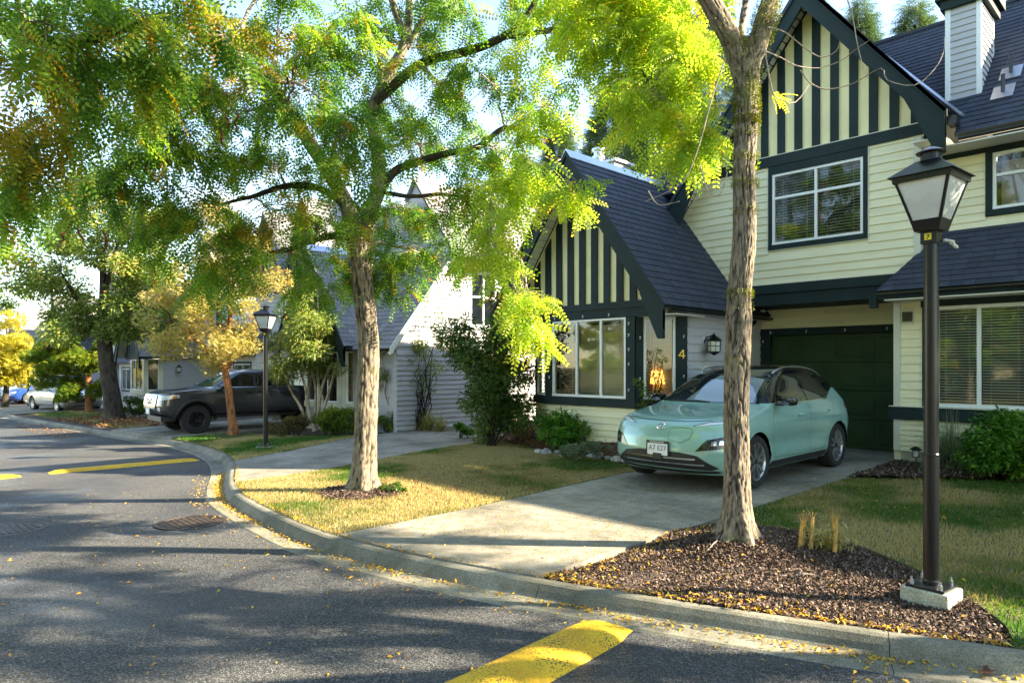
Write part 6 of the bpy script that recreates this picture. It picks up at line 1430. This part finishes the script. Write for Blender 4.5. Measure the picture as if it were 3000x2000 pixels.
# dry oak leaf on the gutter at the right
p = at(2880, 1955, 3.75); p.z = .03; mb = MB()
for k in range(7):
    a = -1.5+k*.5; d = Vector((math.cos(a), math.sin(a), .15)); e = Vector((-d.y, d.x, 0)); l = .05 if k % 2 else .075; mb.poly([p, p+d*l*.5+e*.014, p+d*l, p+d*l*.5-e*.014])
tag(build('oak_leaf', mb, M['brownleaf']), 'big pale curled dead leaf on the concrete gutter at lower right', 'leaf')

# ------------------------------------------------------------------ cars
def gsm(a, s):
    k = np.exp(-.5*(np.arange(-3*s, 3*s+1)/s)**2); k /= k.sum(); p = np.pad(a, 3*s, mode='edge'); return np.convolve(p, k, 'valid')
class Car:
    """shell defined by plan outlines at each height; s = metres from the front, w = from the centre line"""
    def __init__(c, tab, wheels, rw, arch, n=3.0, nz=64, sm=2, flare=.02, crease=()):
        t = np.array(tab, float); c.z = np.linspace(t[0, 0], t[-1, 0], nz)
        g = lambda k: gsm(np.interp(c.z, t[:, 0], t[:, k]), sm)
        c.F, c.Rr, c.W, c.cf, c.cr = g(1), g(2), g(3), g(4), g(5); c.n = n; c.wheels = wheels; c.rw = rw; c.arch = arch; c.flare = flare; c.crease = crease; c.ztop = t[-1, 0]
    def lv(c, z): f = lambda a: float(np.interp(z, c.z, a)); return f(c.F), f(c.Rr), f(c.W), f(c.cf), f(c.cr)
    def extra(c, s, z):
        e = 0
        for ws in c.wheels: e += c.flare*math.exp(-((s-ws)/.42)**2)*math.exp(-((z-.5)/.28)**2)
        for (z0, amp, sg) in c.crease: e += amp*math.exp(-((z-z0)/sg)**2)*math.exp(-((s-sum(c.wheels)/2)/1.1)**4)
        return e
    def side(c, s, z):
        F, Rr, W, cf, cr = c.lv(z); n = c.n
        if s < F+cf: t = max(0, min(1, (s-F)/cf)); w = W*(1-(1-t)**n)**(1/n)
        elif s > Rr-cr: t = max(0, min(1, (Rr-s)/cr)); w = W*(1-(1-t)**n)**(1/n)
        else: w = W
        return w+c.extra(s, z)
    def front(c, w, z):
        F, Rr, W, cf, cr = c.lv(z); t = min(.995, abs(w)/W); return F+cf*(1-(1-t**c.n)**(1/c.n))
    def rear(c, w, z):
        F, Rr, W, cf, cr = c.lv(z); t = min(.995, abs(w)/W); return Rr-cr*(1-(1-t**c.n)**(1/c.n))
    def shell(c, root, mat, top=None, topmat=None, nt=130):
        V = []; T = nt
        par = []
        a = np.linspace(0, math.pi/2, 22); e = 2/c.n
        for z in c.z:
            F, Rr, W, cf, cr = c.lv(z); row = []
            for q in a: row.append((F+cf*(1-max(0, math.cos(q))**e), W*max(0, math.sin(q))**e))
            S0, S1 = F+cf, Rr-cr
            for k in range(1, T): row.append((S0+(S1-S0)*k/T, W))
            for q in a[::-1]: row.append((Rr-cr*(1-max(0, math.cos(q))**e), W*max(0, math.sin(q))**e))
            par.append([(s, w+(c.extra(s, z) if w > W*.6 else c.extra(s, z)*w/W), z) for s, w in row])
        m = len(par[0]); full = []
        for row in par:
            r = [(s, w, z) for s, w, z in row]+[(s, -w, z) for s, w, z in row[-2:0:-1]]; full.append(r)
        M_ = len(full[0]); P = np.array(full); rw = c.arch
        ins = np.zeros(P.shape[:2], bool)
        for ws in c.wheels:
            d = np.hypot(P[:, :, 0]-ws, P[:, :, 2]-c.rw); k = (d < rw) & (np.abs(P[:, :, 1]) > .5); ins |= k
        keep = []; isroof = []
        for i in range(len(P)-1):
            for j in range(M_):
                j2 = (j+1) % M_
                q = ((i, j), (i, j2), (i+1, j2), (i+1, j)); ni = sum(ins[x] for x in q)
                if ni == 4: continue
                keep.append(q); isroof.append(bool(top and top(P[i, j, 0], abs(P[i, j, 1]), P[i, j, 2])))
        for i in range(len(P)):
            for j in range(M_):
                if ins[i, j]:
                    s, w, z = P[i, j]; ws = min(c.wheels, key=lambda q: abs(q-s)); dx, dz = s-ws, z-c.rw; d = max(1e-4, math.hypot(dx, dz)); k = rw/d; P[i, j, 0] = ws+dx*k; P[i, j, 2] = max(c.z[0], c.rw+dz*k)
        vv = [(p[1], p[0], p[2]) for row in P for p in row]; idx = lambda x: x[0]*M_+x[1]
        for flag, nm, mt in ((False, 'body', mat), (True, 'roof', topmat)):
            fs = [tuple(idx(x) for x in q)[::-1] for q, r in zip(keep, isroof) if r == flag]
            if flag == bool(top) or (not top and not flag): fs.append(tuple((len(P)-1)*M_+j for j in range(M_))[::-1]) if (flag or not top) else None
            if not fs: continue
            me = bpy.data.meshes.new(nm); used = sorted({i for f in fs for i in f}); mp_ = {u: k for k, u in enumerate(used)}
            me.from_pydata([vv[u] for u in used], [], [tuple(mp_[i] for i in f) for f in fs]); me.polygons.foreach_set('use_smooth', [True]*len(me.polygons)); me.update()
            bm_ = bmesh.new(); bm_.from_mesh(me); bmesh.ops.remove_doubles(bm_, verts=bm_.verts, dist=.0005); bmesh.ops.recalc_face_normals(bm_, faces=bm_.faces); bm_.to_mesh(me); bm_.free(); me.polygons.foreach_set('use_smooth', [True]*len(me.polygons))
            o = bpy.data.objects.new(nm, me); me.materials.append(mt); COL.objects.link(o); o.parent = root
        # underbody and wheel wells
        F, Rr, W, cf, cr = c.lv(c.z[0]); mb = MB().box(-W*.8, W*.8, F+.25, Rr-.2, c.z[0]-.02, c.z[0]+.25)
        u = build('underbody', mb, M['plastic']); u.parent = root
        mb = MB().box(-W*.55, W*.55, F+.25, Rr-.3, c.z[0]+.25, c.z[0]+.55); u = build('wheel_wells', mb, M['plastic']); u.parent = root
    def patch(c, root, name, poly, mode, mat, off=.004, cell=.04, sides=(1,), parent=None, kind=None):
        """poly in (s,z) for side, (w,z) for front/rear; hood uses (w,s)"""
        objs = []
        for sd in sides:
            mb = MB(); x0, x1 = min(p[0] for p in poly), max(p[0] for p in poly); y0, y1 = min(p[1] for p in poly), max(p[1] for p in poly)
            pts = {}
            nx = max(1, int((x1-x0)/cell)+1); ny = max(1, int((y1-y0)/cell)+1)
            def vert(a, b):
                k = (round(a, 5), round(b, 5))
                if k in pts: return pts[k]
                if mode == 'side': v = (sd*(c.side(a, b)+off), a, b)
                elif mode == 'front': v = (sd*a, c.front(a, b)-off, b)
                elif mode == 'rear': v = (sd*a, c.rear(a, b)+off, b)
                elif mode == 'hood':
                    lo, hi = c.hz
                    for _ in range(26):
                        m_ = (lo+hi)/2
                        if c.front(a, m_) < b: lo = m_
                        else: hi = m_
                    v = (sd*a, b, lo+off)
                mb.v.append(v); pts[k] = len(mb.v)-1; return pts[k]
            tri = [Vector(p).to_3d() for p in poly]
            P = [Vector(p) for p in poly]; n = len(P)
            # boundary subdivided, interior grid points, constrained triangulation
            B = []
            for i in range(n):
                a, b = P[i], P[(i+1) % n]; k = max(1, int((b-a).length/cell)); B += [a.lerp(b, j/k) for j in range(k)]
            gx = np.arange(x0+cell/2, x1, cell); gy = np.arange(y0+cell/2, y1, cell); pb = [(q.x, q.y) for q in B]
            I = [Vector((a, b)) for a in gx for b in gy if inside(pb, np.array([a]), np.array([b]))[0]]
            v, e, f, *_ = geometry.delaunay_2d_cdt(B+I, [(i, (i+1) % len(B)) for i in range(len(B))], [], 1, 1e-5)
            ids = [vert(q.x, q.y) for q in v]; mb.f = [tuple(ids[i] for i in t) for t in f if len({ids[i] for i in t}) == 3]
            me = bpy.data.meshes.new(name); me.from_pydata(mb.v, [], mb.f); me.update()
            bm_ = bmesh.new(); bm_.from_mesh(me); bmesh.ops.recalc_face_normals(bm_, faces=bm_.faces); ctr = Vector((0, c.lv(.8)[0]+2, .7)); fs = bm_.faces[:] 
            s_ = sum((f_.calc_center_median()-ctr).dot(f_.normal)*f_.calc_area() for f_ in fs)
            if s_ < 0: bmesh.ops.reverse_faces(bm_, faces=fs)
            bm_.to_mesh(me); bm_.free(); me.polygons.foreach_set('use_smooth', [True]*len(me.polygons))
            o = bpy.data.objects.new(name, me); me.materials.append(mat); COL.objects.link(o); o.parent = parent or root
            if kind: o['kind'] = kind
            objs.append(o)
        return objs
    def line(c, root, name, pts, mode, mat, wd=.007, off=.003, sides=(1,)):
        """thin strip along pts"""
        L = []; Rr = []
        for i, p in enumerate(pts):
            a = Vector(pts[max(0, i-1)]); b = Vector(pts[min(len(pts)-1, i+1)]); t = (b-a).normalized(); nrm = Vector((-t.y, t.x))*wd/2; L.append(tuple(Vector(p)+nrm)); Rr.append(tuple(Vector(p)-nrm))
        return c.patch(root, name, L+Rr[::-1], mode, mat, off, .05, sides)
def wheel(root, w, s, r, wd, rim, spokes=5, twin=True, rimr=.68, side=1):
    x0 = w; t = build('tyre', MB().lathe([(r*rimr, -wd/2), (r*.93, -wd/2), (r*.985, -wd*.38), (r, -wd*.2), (r, wd*.2), (r*.985, wd*.38), (r*.93, wd/2), (r*rimr, wd/2), (r*rimr*.97, wd*.3)], (x0, s, r), 40, 'x'), M['rubber'], smooth=False); t.parent = root
    rr = r*rimr; o = side*wd/2
    rb = build('rim', MB().lathe([(rr, o*.9), (rr*.94, o*.95), (rr*.90, o*.6), (rr*.88, -o*.5)], (x0, s, r), 40, 'x'), rim, smooth=True); rb.parent = t
    bk = build('brake_disc', MB().lathe([(0, o*.05), (rr*.9, o*.05)], (x0, s, r), 24, 'x'), M['plastic']); bk.parent = t
    mb = MB()
    for k in range(spokes):
        a = 2*math.pi*k/spokes+.3
        for da in ((-.17, .17) if twin else (0,)):
            d0 = Vector((0, math.cos(a+da*.4), math.sin(a+da*.4))); d1 = Vector((0, math.cos(a+da*1.6), math.sin(a+da*1.6))); e0 = Vector((0, -d0.z, d0.y)); wq = rr*(.085 if twin else .13)
            c0 = Vector((x0+o*.75, s, r)); p = [c0+d0*rr*.12-e0*wq, c0+d0*rr*.12+e0*wq, c0+d1*rr*.93+Vector((o*.14, 0, 0))+e0*wq*.8, c0+d1*rr*.93+Vector((o*.14, 0, 0))-e0*wq*.8]
            mb.prism(p if side > 0 else p, Vector((-o*.25, 0, 0)))
    sp = build('spokes', mb, rim); sp.parent = t
    hb = build('hub_cap', MB().lathe([(0, o*.86), (rr*.15, o*.84), (rr*.17, o*.6)], (x0, s, r), 16, 'x'), M['plastic']); hb.parent = t
    return t
def mirror(root, c, s, z, mat, sd, lo=.12):
    w = c.side(s, z); mb = MB(); P = []
    prof = [(0, 0), (.02, .045), (.06, .062), (.13, .06), (.2, .045), (.225, .01), (.21, -.04), (.15, -.055), (.05, -.05)]
    for k, (sc, dy) in enumerate(((.7, -.10), (1, -.05), (1.0, .02), (.92, .05))): P.append([(sd*(w+.05+x*sc), s+dy, z+.07+zz*sc) for x, zz in prof])
    n = len(prof); mb.v = [p for r_ in P for p in r_]; mb.f = [(i*n+k, i*n+(k+1) % n, (i+1)*n+(k+1) % n, (i+1)*n+k) for i in range(3) for k in range(n)]+[tuple(range(n)), tuple(3*n+k for k in range(n))]
    o = build('side_mirror', mb, mat, smooth=True); o.parent = root
    g_ = build('mirror_arm', MB().box(min(sd*(w-.03), sd*(w+.09)), max(sd*(w-.03), sd*(w+.09)), s-.03, s+.03, z+.01, z+.04), M['plastic']); g_.parent = o

def finish(t, loc, rot): t.location = loc; t.rotation_euler = (0, 0, rot); return t
# teal electric crossover
def kona():
    t = thing('parked_car', 'sage teal crossover car with a black roof parked on the driveway before the garage', 'car', (0, 0, 0))
    tab = [(.20, .16, 4.02, .80, .50, .4), (.27, .05, 4.10, .86, .55, .45), (.36, .0, 4.15, .885, .58, .45), (.50, -.01, 4.17, .89, .60, .45), (.64, .015, 4.17, .895, .60, .42), (.74, .05, 4.16, .895, .60, .40), (.81, .10, 4.14, .89, .60, .38),
           (.865, .19, 4.12, .88, .62, .36), (.90, .32, 4.10, .87, .64, .34), (.94, .56, 4.08, .86, .62, .33), (.98, .86, 4.06, .85, .50, .32), (1.01, 1.03, 4.04, .845, .42, .30), (1.06, 1.12, 4.0, .82, .40, .3), (1.15, 1.27, 3.93, .775, .40, .3), (1.28, 1.50, 3.80, .70, .40, .3), (1.38, 1.70, 3.66, .65, .38, .3), (1.45, 1.88, 3.50, .61, .38, .3), (1.50, 2.06, 3.32, .57, .38, .3), (1.535, 2.3, 3.05, .50, .3, .3), (1.55, 2.5, 2.85, .38, .15, .15)]
    c = Car(tab, (.86, 3.46), .333, .375, 3.0, 84, 1, .022, ((.53, -.022, .12), (.88, .006, .03))); c.hz = (.80, 1.03)
    c.shell(t, M['teal'], lambda s, w, z: z > 1.03 and not (s > 3.2 and z < 1.05+.42*(s-3.2)), M['pblack'])
    K, G, P = M['pblack'], M['carglass'], M['plastic']
    dk = simple('dark_interior', (.015, .03, .03), .6)
    # windscreen with the silver sunshade behind it
    ws = [(-.74, 1.04), (.74, 1.04), (.60, 1.42), (-.60, 1.42)]
    c.patch(t, 'windscreen_recess', ws, 'front', dk, .003)
    c.patch(t, 'sunshade', [(-.30, 1.055), (.66, 1.055), (.56, 1.35), (.3, 1.40), (-.12, 1.40)], 'front', simple('silver_sunshade', (.72, .74, .80), .35, metal=.2, var=.08), .007)
    c.patch(t, 'windscreen', ws, 'front', G, .013)
    win1 = [(1.50, 1.035), (2.44, 1.05), (2.44, 1.40), (2.2, 1.42), (1.98, 1.39), (1.75, 1.25)]; win2 = [(2.52, 1.052), (3.10, 1.08), (3.30, 1.15), (3.28, 1.27), (3.0, 1.37), (2.52, 1.40)]; win3 = [(3.34, 1.165), (3.62, 1.245), (3.5, 1.30), (3.33, 1.285)]
    for wn_ in (win1, win2, win3): c.patch(t, 'side_window', wn_, 'side', simple('tinted_glass', (.012, .016, .014), .05, coat=1), .005, sides=(1, -1))
    c.line(t, 'window_chrome', [(1.42, 1.022), (2.44, 1.035), (3.12, 1.06), (3.36, 1.145), (3.64, 1.235)], 'side', M['chrome'], .012, .006, (1, -1))
    c.line(t, 'door_gap', [(1.36, .34), (1.30, .6), (1.30, .85), (1.42, 1.0)], 'side', P, .007, .003, (1, -1))
    c.line(t, 'door_gap', [(2.47, .30), (2.47, .7), (2.47, 1.03)], 'side', P, .007, .003, (1, -1))
    c.line(t, 'door_gap', [(3.02, .45), (3.12, .60), (3.28, .78), (3.34, .95), (3.36, 1.12)], 'side', P, .007, .003, (1, -1))
    c.line(t, 'door_gap', [(1.36, .34), (2.0, .33), (2.95, .34), (3.02, .45)], 'side', P, .006, .003, (1, -1))
    c.patch(t, 'sill_cladding', [(1.27, .21), (3.05, .21), (3.05, .31), (1.27, .30)], 'side', P, .010, sides=(1, -1))
    c.line(t, 'door_crease', [(1.55, .36), (1.9, .44), (2.4, .52), (2.7, .545), (2.85, .50), (3.0, .49)], 'side', M['teal'], .016, .013, (1, -1))
    for s in (2.18, 3.02):
        for sd in (1, -1):
            w = c.side(s, .87); o = build('door_handle', MB().tube([(sd*(w-.005), s-.11, .855), (sd*(w+.028), s-.08, .87), (sd*(w+.030), s+.05, .885), (sd*(w-.003), s+.10, .89)], [.012, .016, .016, .012], 8), M['teal'], smooth=True); o.parent = t
    for sd in (1, -1): mirror(t, c, 1.50, 1.0, K, sd)
    # front
    c.line(t, 'bonnet_gap', [(-.60, .865), (-.3, .847), (0, .842), (.3, .847), (.60, .865)], 'front', P, .008, .003)
    c.patch(t, 'daytime_light', [(.46, .795), (.80, .845), (.845, .865), (.60, .845), (.44, .81)], 'front', simple('lamp_lens', (.62, .66, .68), .1, coat=1), .006, .03, (1, -1))
    c.line(t, 'lamp_rim', [(.43, .80), (.60, .85), (.84, .87)], 'front', K, .008, .008, (1, -1))
    c.patch(t, 'headlamp', [(.50, .50), (.84, .545), (.865, .62), (.80, .685), (.62, .64)], 'front', K, .006, .03, (1, -1))
    for a_, b_ in ((.70, .60), (.78, .61)): c.patch(t, 'headlamp_lens', [(a_-.028, b_-.025), (a_+.028, b_-.02), (a_+.03, b_+.028), (a_-.025, b_+.025)], 'front', M['chrome'], .010, .03, (1, -1))
    c.patch(t, 'lower_grille', [(-.66, .27), (.66, .27), (.74, .30), (.52, .445), (.3, .475), (-.3, .475), (-.52, .445), (-.74, .30)], 'front', P, .006, .04)
    for z_, x_ in ((.335, .60), (.40, .50)): c.line(t, 'grille_strip', [(-x_, z_), (-.2, z_-.004), (.2, z_-.004), (x_, z_)], 'front', M['chrome'], .02, .016)
    c.line(t, 'front_lip', [(-.72, .245), (-.3, .225), (.3, .225), (.72, .245)], 'front', M['plastic'], .035, .012)
    c.line(t, 'charge_flap_gap', [(.13, .76), (.125, .62), (.30, .59), (.41, .64), (.44, .72), (.42, .765), (.28, .775), (.14, .762)], 'front', P, .005, .003)
    # oval badge with slanted letter
    def F3(w, z, o): return Vector((w, c.front(w, z)-o, z))
    ring = [F3(.065*math.cos(a), .775+.034*math.sin(a), .012) for a in [2*math.pi*k/20 for k in range(21)]]
    o = build('badge', MB().tube(ring, .0055, 6, False), M['chrome']); o.parent = t
    mb = MB()
    for p in ([(-.035, .755), (-.018, .795)], [(.018, .755), (.035, .795)], [(-.028, .770), (0, .778), (.028, .780)]): mb.tube([F3(a, b, .014) for a, b in p], .0055, 6)
    o2 = build('badge_letter', mb, M['chrome']); o2.parent = o
    # licence plate
    pz = .42; y_ = c.front(0, pz)-.028
    pl = build('licence_plate', MB().box(-.155, .155, y_, y_+.012, pz, pz+.165), simple('plate_white', (.80, .81, .80), .4, var=.02)); pl.parent = t
    fr_ = build('plate_frame', MB().box(-.163, .163, y_-.003, y_+.014, pz+.145, pz+.176).box(-.163, -.15, y_-.004, y_+.013, pz, pz+.145).box(.15, .163, y_-.004, y_+.013, pz, pz+.145).box(-.06, .06, y_-.012, y_+.02, pz-.05, pz+.025), P); fr_.parent = t
    def txt(s, x, z, size, mat, yy, par):
        cu = bpy.data.curves.new('text', 'FONT'); cu.body = s; cu.size = size; cu.align_x = 'CENTER'; cu.extrude = .0008
        ob = bpy.data.objects.new('lettering', cu); COL.objects.link(ob); bpy.context.view_layer.update()
        me = bpy.data.meshes.new_from_object(ob.evaluated_get(bpy.context.evaluated_depsgraph_get())); bpy.data.objects.remove(ob)
        me.materials.clear(); me.materials.append(mat); ob = bpy.data.objects.new('lettering', me); COL.objects.link(ob); ob.rotation_euler = (math.pi/2, 0, 0); ob.location = (x, yy, z); ob.parent = par
    txt('A7 E27', .0, pz+.058, .088, simple('plate_blue', (.03, .08, .25), .5), y_-.0015, pl)
    for k in range(9): o = build('frame_mark', MB().box(-.11+k*.024, -.096+k*.024, y_-.0045, y_-.0032, pz+.154, pz+.166), M['white']); o.parent = fr_
    # roof rails, tail lamp
    for sd in (1, -1):
        pts = [(sd*(c.side(s, z)-.005 if s < 3.3 else c.side(s, z)), s, z+dz) for s, z, dz in ((1.98, 1.435, .0), (2.15, 1.465, .035), (2.5, 1.485, .045), (2.9, 1.475, .045), (3.2, 1.43, .04), (3.38, 1.385, .0))]
        o = build('roof_rail', MB().tube(smooth_line(pts, 3), .013, 6), M['alloy'], smooth=True); o.parent = t
    c.patch(t, 'tail_lamp', [(3.78, .90), (4.0, .86), (4.02, .92), (3.8, .955)], 'side', simple('red_lens', (.35, .01, .01), .15, coat=1), .006, .03, (1, -1))
    for s in (.86, 3.46):
        for sd in (1, -1): wheel(t, sd*.785, s, .333, .215, simple('two_tone_alloy', (.40, .41, .43), .3, metal=.8), 5, True, .72, sd)
    wp = build('wiper', MB().tube([F3(-.55, 1.045, .03), F3(-.1, 1.06, .03), F3(.1, 1.05, .03)], .008, 5), P); wp.parent = t
    return finish(t, (-4.90, 7.33, .165), 0)
kona()

def truck():
    t = thing('pickup_truck', 'dark grey lifted pickup truck with black wheels parked on the second driveway', 'pickup', (0, 0, 0))
    tab = [(.48, .30, 5.25, .80, .3, .2), (.56, .10, 5.35, .88, .35, .2), (.66, .0, 5.38, .92, .38, .2), (.80, .0, 5.38, .93, .36, .2), (1.0, .03, 5.38, .93, .34, .2), (1.12, .06, 5.38, .925, .33, .2), (1.17, .16, 5.38, .91, .33, .2), (1.21, .55, 5.38, .89, .34, .2), (1.25, 1.15, 5.37, .87, .3, .2), (1.27, 1.33, 5.36, .86, .28, .2), (1.275, 1.35, 3.80, .84, .3, .12), (1.30, 1.38, 3.74, .83, .3, .12), (1.45, 1.62, 3.71, .77, .3, .12), (1.62, 1.92, 3.67, .71, .3, .12), (1.72, 2.12, 3.62, .66, .3, .15), (1.77, 2.35, 3.45, .58, .3, .2), (1.79, 2.6, 3.2, .4, .2, .2)]
    c = Car(tab, (.95, 4.50), .40, .50, 3.6, 84, 1, .05); c.hz = (1.1, 1.27)
    c.shell(t, M['truck']); P, K = M['plastic'], M['pblack']
    sg = simple('dark_side_glass', (.012, .015, .018), .05, coat=1)
    c.patch(t, 'windscreen', [(-.76, 1.31), (.76, 1.31), (.63, 1.68), (-.63, 1.68)], 'front', simple('reflecting_glass', (.03, .05, .06), .04, coat=1), .006)
    c.patch(t, 'side_window', [(1.78, 1.30), (2.60, 1.30), (2.60, 1.64), (2.2, 1.64), (2.0, 1.54)], 'side', sg, .005, sides=(1, -1)); c.patch(t, 'side_window', [(2.70, 1.30), (3.52, 1.30), (3.46, 1.62), (2.70, 1.64)], 'side', sg, .005, sides=(1, -1))
    for sx in ([(1.60, .58), (1.60, 1.26)], [(2.65, .58), (2.65, 1.28)], [(3.62, .58), (3.62, 1.27)], [(3.78, .58), (3.78, 1.27)]): c.line(t, 'door_gap', sx, 'side', P, .012, .003, (1, -1))
    c.line(t, 'window_line', [(1.5, 1.275), (3.7, 1.275)], 'side', M['blue'] if False else M['alloy'], .012, .008, (1, -1))
    for ws in (.95, 4.50):       # arch trim
        for sd in (1, -1):
            pts = [(sd*(c.side(ws+.53*math.cos(a), .40+.53*math.sin(a))+.01), ws+.53*math.cos(a), .40+.53*math.sin(a)) for a in [math.pi*k/14*.94+.1 for k in range(15)]]
            o = build('arch_trim', MB().tube(pts, .045, 6), P, smooth=True); o.parent = t
    for s in (2.42, 3.42):
        for sd in (1, -1): w = c.side(s, 1.1); o = build('door_handle', MB().tube([(sd*(w-.005), s-.1, 1.10), (sd*(w+.03), s-.07, 1.1), (sd*(w+.03), s+.06, 1.1), (sd*(w-.003), s+.09, 1.1)], .015, 6), K); o.parent = t
    for sd in (1, -1): mirror(t, c, 1.66, 1.22, K, sd)
    c.patch(t, 'grille', [(-.52, .72), (.52, .72), (.56, 1.08), (-.56, 1.08)], 'front', P, .006)
    for k in range(-6, 7): c.line(t, 'grille_bar', [(k*.085-.05, .75), (k*.085+.05, 1.06)] if abs(k) < 6 else [(k*.08, .75), (k*.08, 1.06)], 'front', M['grey_p'], .008, .012)
    for k in range(-5, 6): c.line(t, 'grille_bar', [(k*.085+.05, .75), (k*.085-.05, 1.06)], 'front', M['grey_p'], .008, .015)
    c.line(t, 'grille_surround', [(-.52, .72), (.52, .72), (.56, 1.08), (-.56, 1.08), (-.52, .73)], 'front', M['grey_p'], .03, .02)
    c.patch(t, 'headlamp', [(.60, .93), (.90, .97), (.91, 1.09), (.60, 1.09)], 'front', simple('truck_lamp', (.6, .62, .64), .1, coat=1), .008, .04, (1, -1)); c.patch(t, 'headlamp', [(.14, .97), (.52, 1.02), (.50, 1.10), (.14, 1.09)], 'side', bpy.data.materials['truck_lamp'], .008, .04, (1, -1))
    c.patch(t, 'indicator', [(.32, 1.0), (.44, 1.01), (.44, 1.07), (.32, 1.07)], 'side', simple('amber_lens', (.7, .25, .02), .2), .012, .04, (1, -1))
    c.patch(t, 'fog_lamp', [(.66, .66), (.76, .66), (.76, .76), (.66, .76)], 'front', M['frost'], .01, .04, (1, -1)); c.patch(t, 'bumper_insert', [(-.55, .58), (.55, .58), (.55, .70), (-.55, .70)], 'front', P, .008)
    o = build('licence_plate', MB().box(-.15, .15, -.05, -.03, .56, .72), M['white']); o.parent = t
    o = build('badge', MB().lathe([(.075, 0), (.085, .01), (.085, .02), (.075, .03)], (0, -.045, .92), 18, 'y'), M['chrome']); o.parent = t
    o = build('front_valance', MB().box(-.62, .62, .12, .5, .36, .50), P); o.parent = t
    o = build('running_board', MB().box(-.95, -.80, 1.5, 3.9, .42, .47).box(.80, .95, 1.5, 3.9, .42, .47), P, kind='stuff'); o.parent = t
    for s in (.95, 4.50):
        for sd in (1, -1): wheel(t, sd*.82, s, .40, .28, K, 8, False, .56, sd)
    return t
tr_ = truck()
th = math.atan2(.35, 1)*.0+math.radians(8)
fw_c = at(578, 1262, 19.0)
finish(tr_, Vector((fw_c.x-.96, fw_c.y-.95, gh(fw_c.x, fw_c.y)+.0)), math.radians(-1))

def plain_car(label, paintm, loc, rot, suv=False):
    t = thing('parked_car', label, 'car', (0, 0, 0), 'cars parked at the far end of the street'); h = .18 if suv else 0
    tab = [(.22, .14, 4.60, .80, .5, .4), (.32, .03, 4.68, .88, .55, .45), (.5, .0, 4.72, .90, .58, .45), (.68, .03, 4.72, .90, .58, .45), (.76+h*.5, .14, 4.70, .895, .6, .42), (.82+h*.7, .45, 4.66, .88, .6, .4), (.90+h, 1.15, 4.55 if not suv else 4.66, .86, .45, .4), (.95+h, 1.3, 4.25 if not suv else 4.62, .82, .42, .38), (1.1+h, 1.62, 3.95 if not suv else 4.5, .74, .4, .36), (1.25+h, 1.95, 3.65 if not suv else 4.3, .66, .4, .34), (1.36+h, 2.25, 3.3 if not suv else 4.0, .58, .35, .3), (1.41+h, 2.5, 3.0, .4, .2, .2)]
    c = Car(tab, (.92, 3.68), .335, .38, 3.0, 60, 1, .02); c.shell(t, paintm); g = simple('car_side_glass', (.03, .05, .06), .05, coat=1)
    c.patch(t, 'windscreen', [(-.7, .97+h), (.7, .97+h), (.56, 1.28+h), (-.56, 1.28+h)], 'front', g, .005); c.patch(t, 'rear_window', [(-.66, .99+h), (.66, .99+h), (.54, 1.26+h), (-.54, 1.26+h)], 'rear', g, .005)
    c.patch(t, 'side_window', [(1.65, .97+h), (2.55, .97+h), (2.55, 1.28+h), (2.2, 1.28+h)], 'side', g, .005, sides=(1, -1)); c.patch(t, 'side_window', [(2.62, .97+h), (3.6, .99+h), (3.25 if not suv else 3.7, 1.24+h), (2.62, 1.28+h)], 'side', g, .005, sides=(1, -1))
    for sx in (1.5, 2.59): c.line(t, 'door_gap', [(sx, .35), (sx, .95+h)], 'side', M['plastic'], .012, .003, (1, -1))
    c.patch(t, 'headlamp', [(.5, .60), (.84, .64), (.84, .74), (.5, .70)], 'front', M['frost'], .006, .04, (1, -1)); c.patch(t, 'grille', [(-.4, .45), (.4, .45), (.45, .66), (-.45, .66)], 'front', M['plastic'], .006)
    c.patch(t, 'tail_lamp', [(.5, .74), (.85, .76), (.85, .86), (.5, .84)], 'rear', simple('far_red_lens', (.4, .01, .01), .2), .006, .04, (1, -1)); c.patch(t, 'rear_bumper_insert', [(-.6, .3), (.6, .3), (.6, .4), (-.6, .4)], 'rear', M['plastic'], .006)
    o = build('licence_plate', MB().box(-.15, .15, 4.71, 4.73, .62, .76), M['white']); o.parent = t
    for sd in (1, -1): mirror(t, c, 1.62, .93+h, paintm, sd)
    for s in (.92, 3.68):
        for sd in (1, -1): wheel(t, sd*.79, s, .335, .21, M['alloy'], 5, True, .68, sd)
    return finish(t, loc, rot)
p = at(190, 1200, 28.5); plain_car('silver sedan seen from behind, parked left of the orange-trunked green maple', M['silver'], Vector((p.x-2.9, p.y+1.4, gh(p.x, p.y)-.08)), math.radians(100))
p = at(48, 1180, 39); plain_car('blue hatchback partly behind the farthest lamp post', M['blue'], Vector((p.x-.9, p.y-.4, gh(p.x, p.y)-.02)), math.radians(8), True)
p = at(-12, 1180, 40); plain_car('grey car cut off by the left edge of the photo', M['grey_p'], Vector((p.x, p.y, gh(p.x, p.y))), math.radians(20), True)
p = at(75, 1150, 52); plain_car('pale teal van roof behind the blue hatchback', M['grey_p'], Vector((p.x, p.y, gh(p.x, p.y)+.2)), math.radians(80), True)
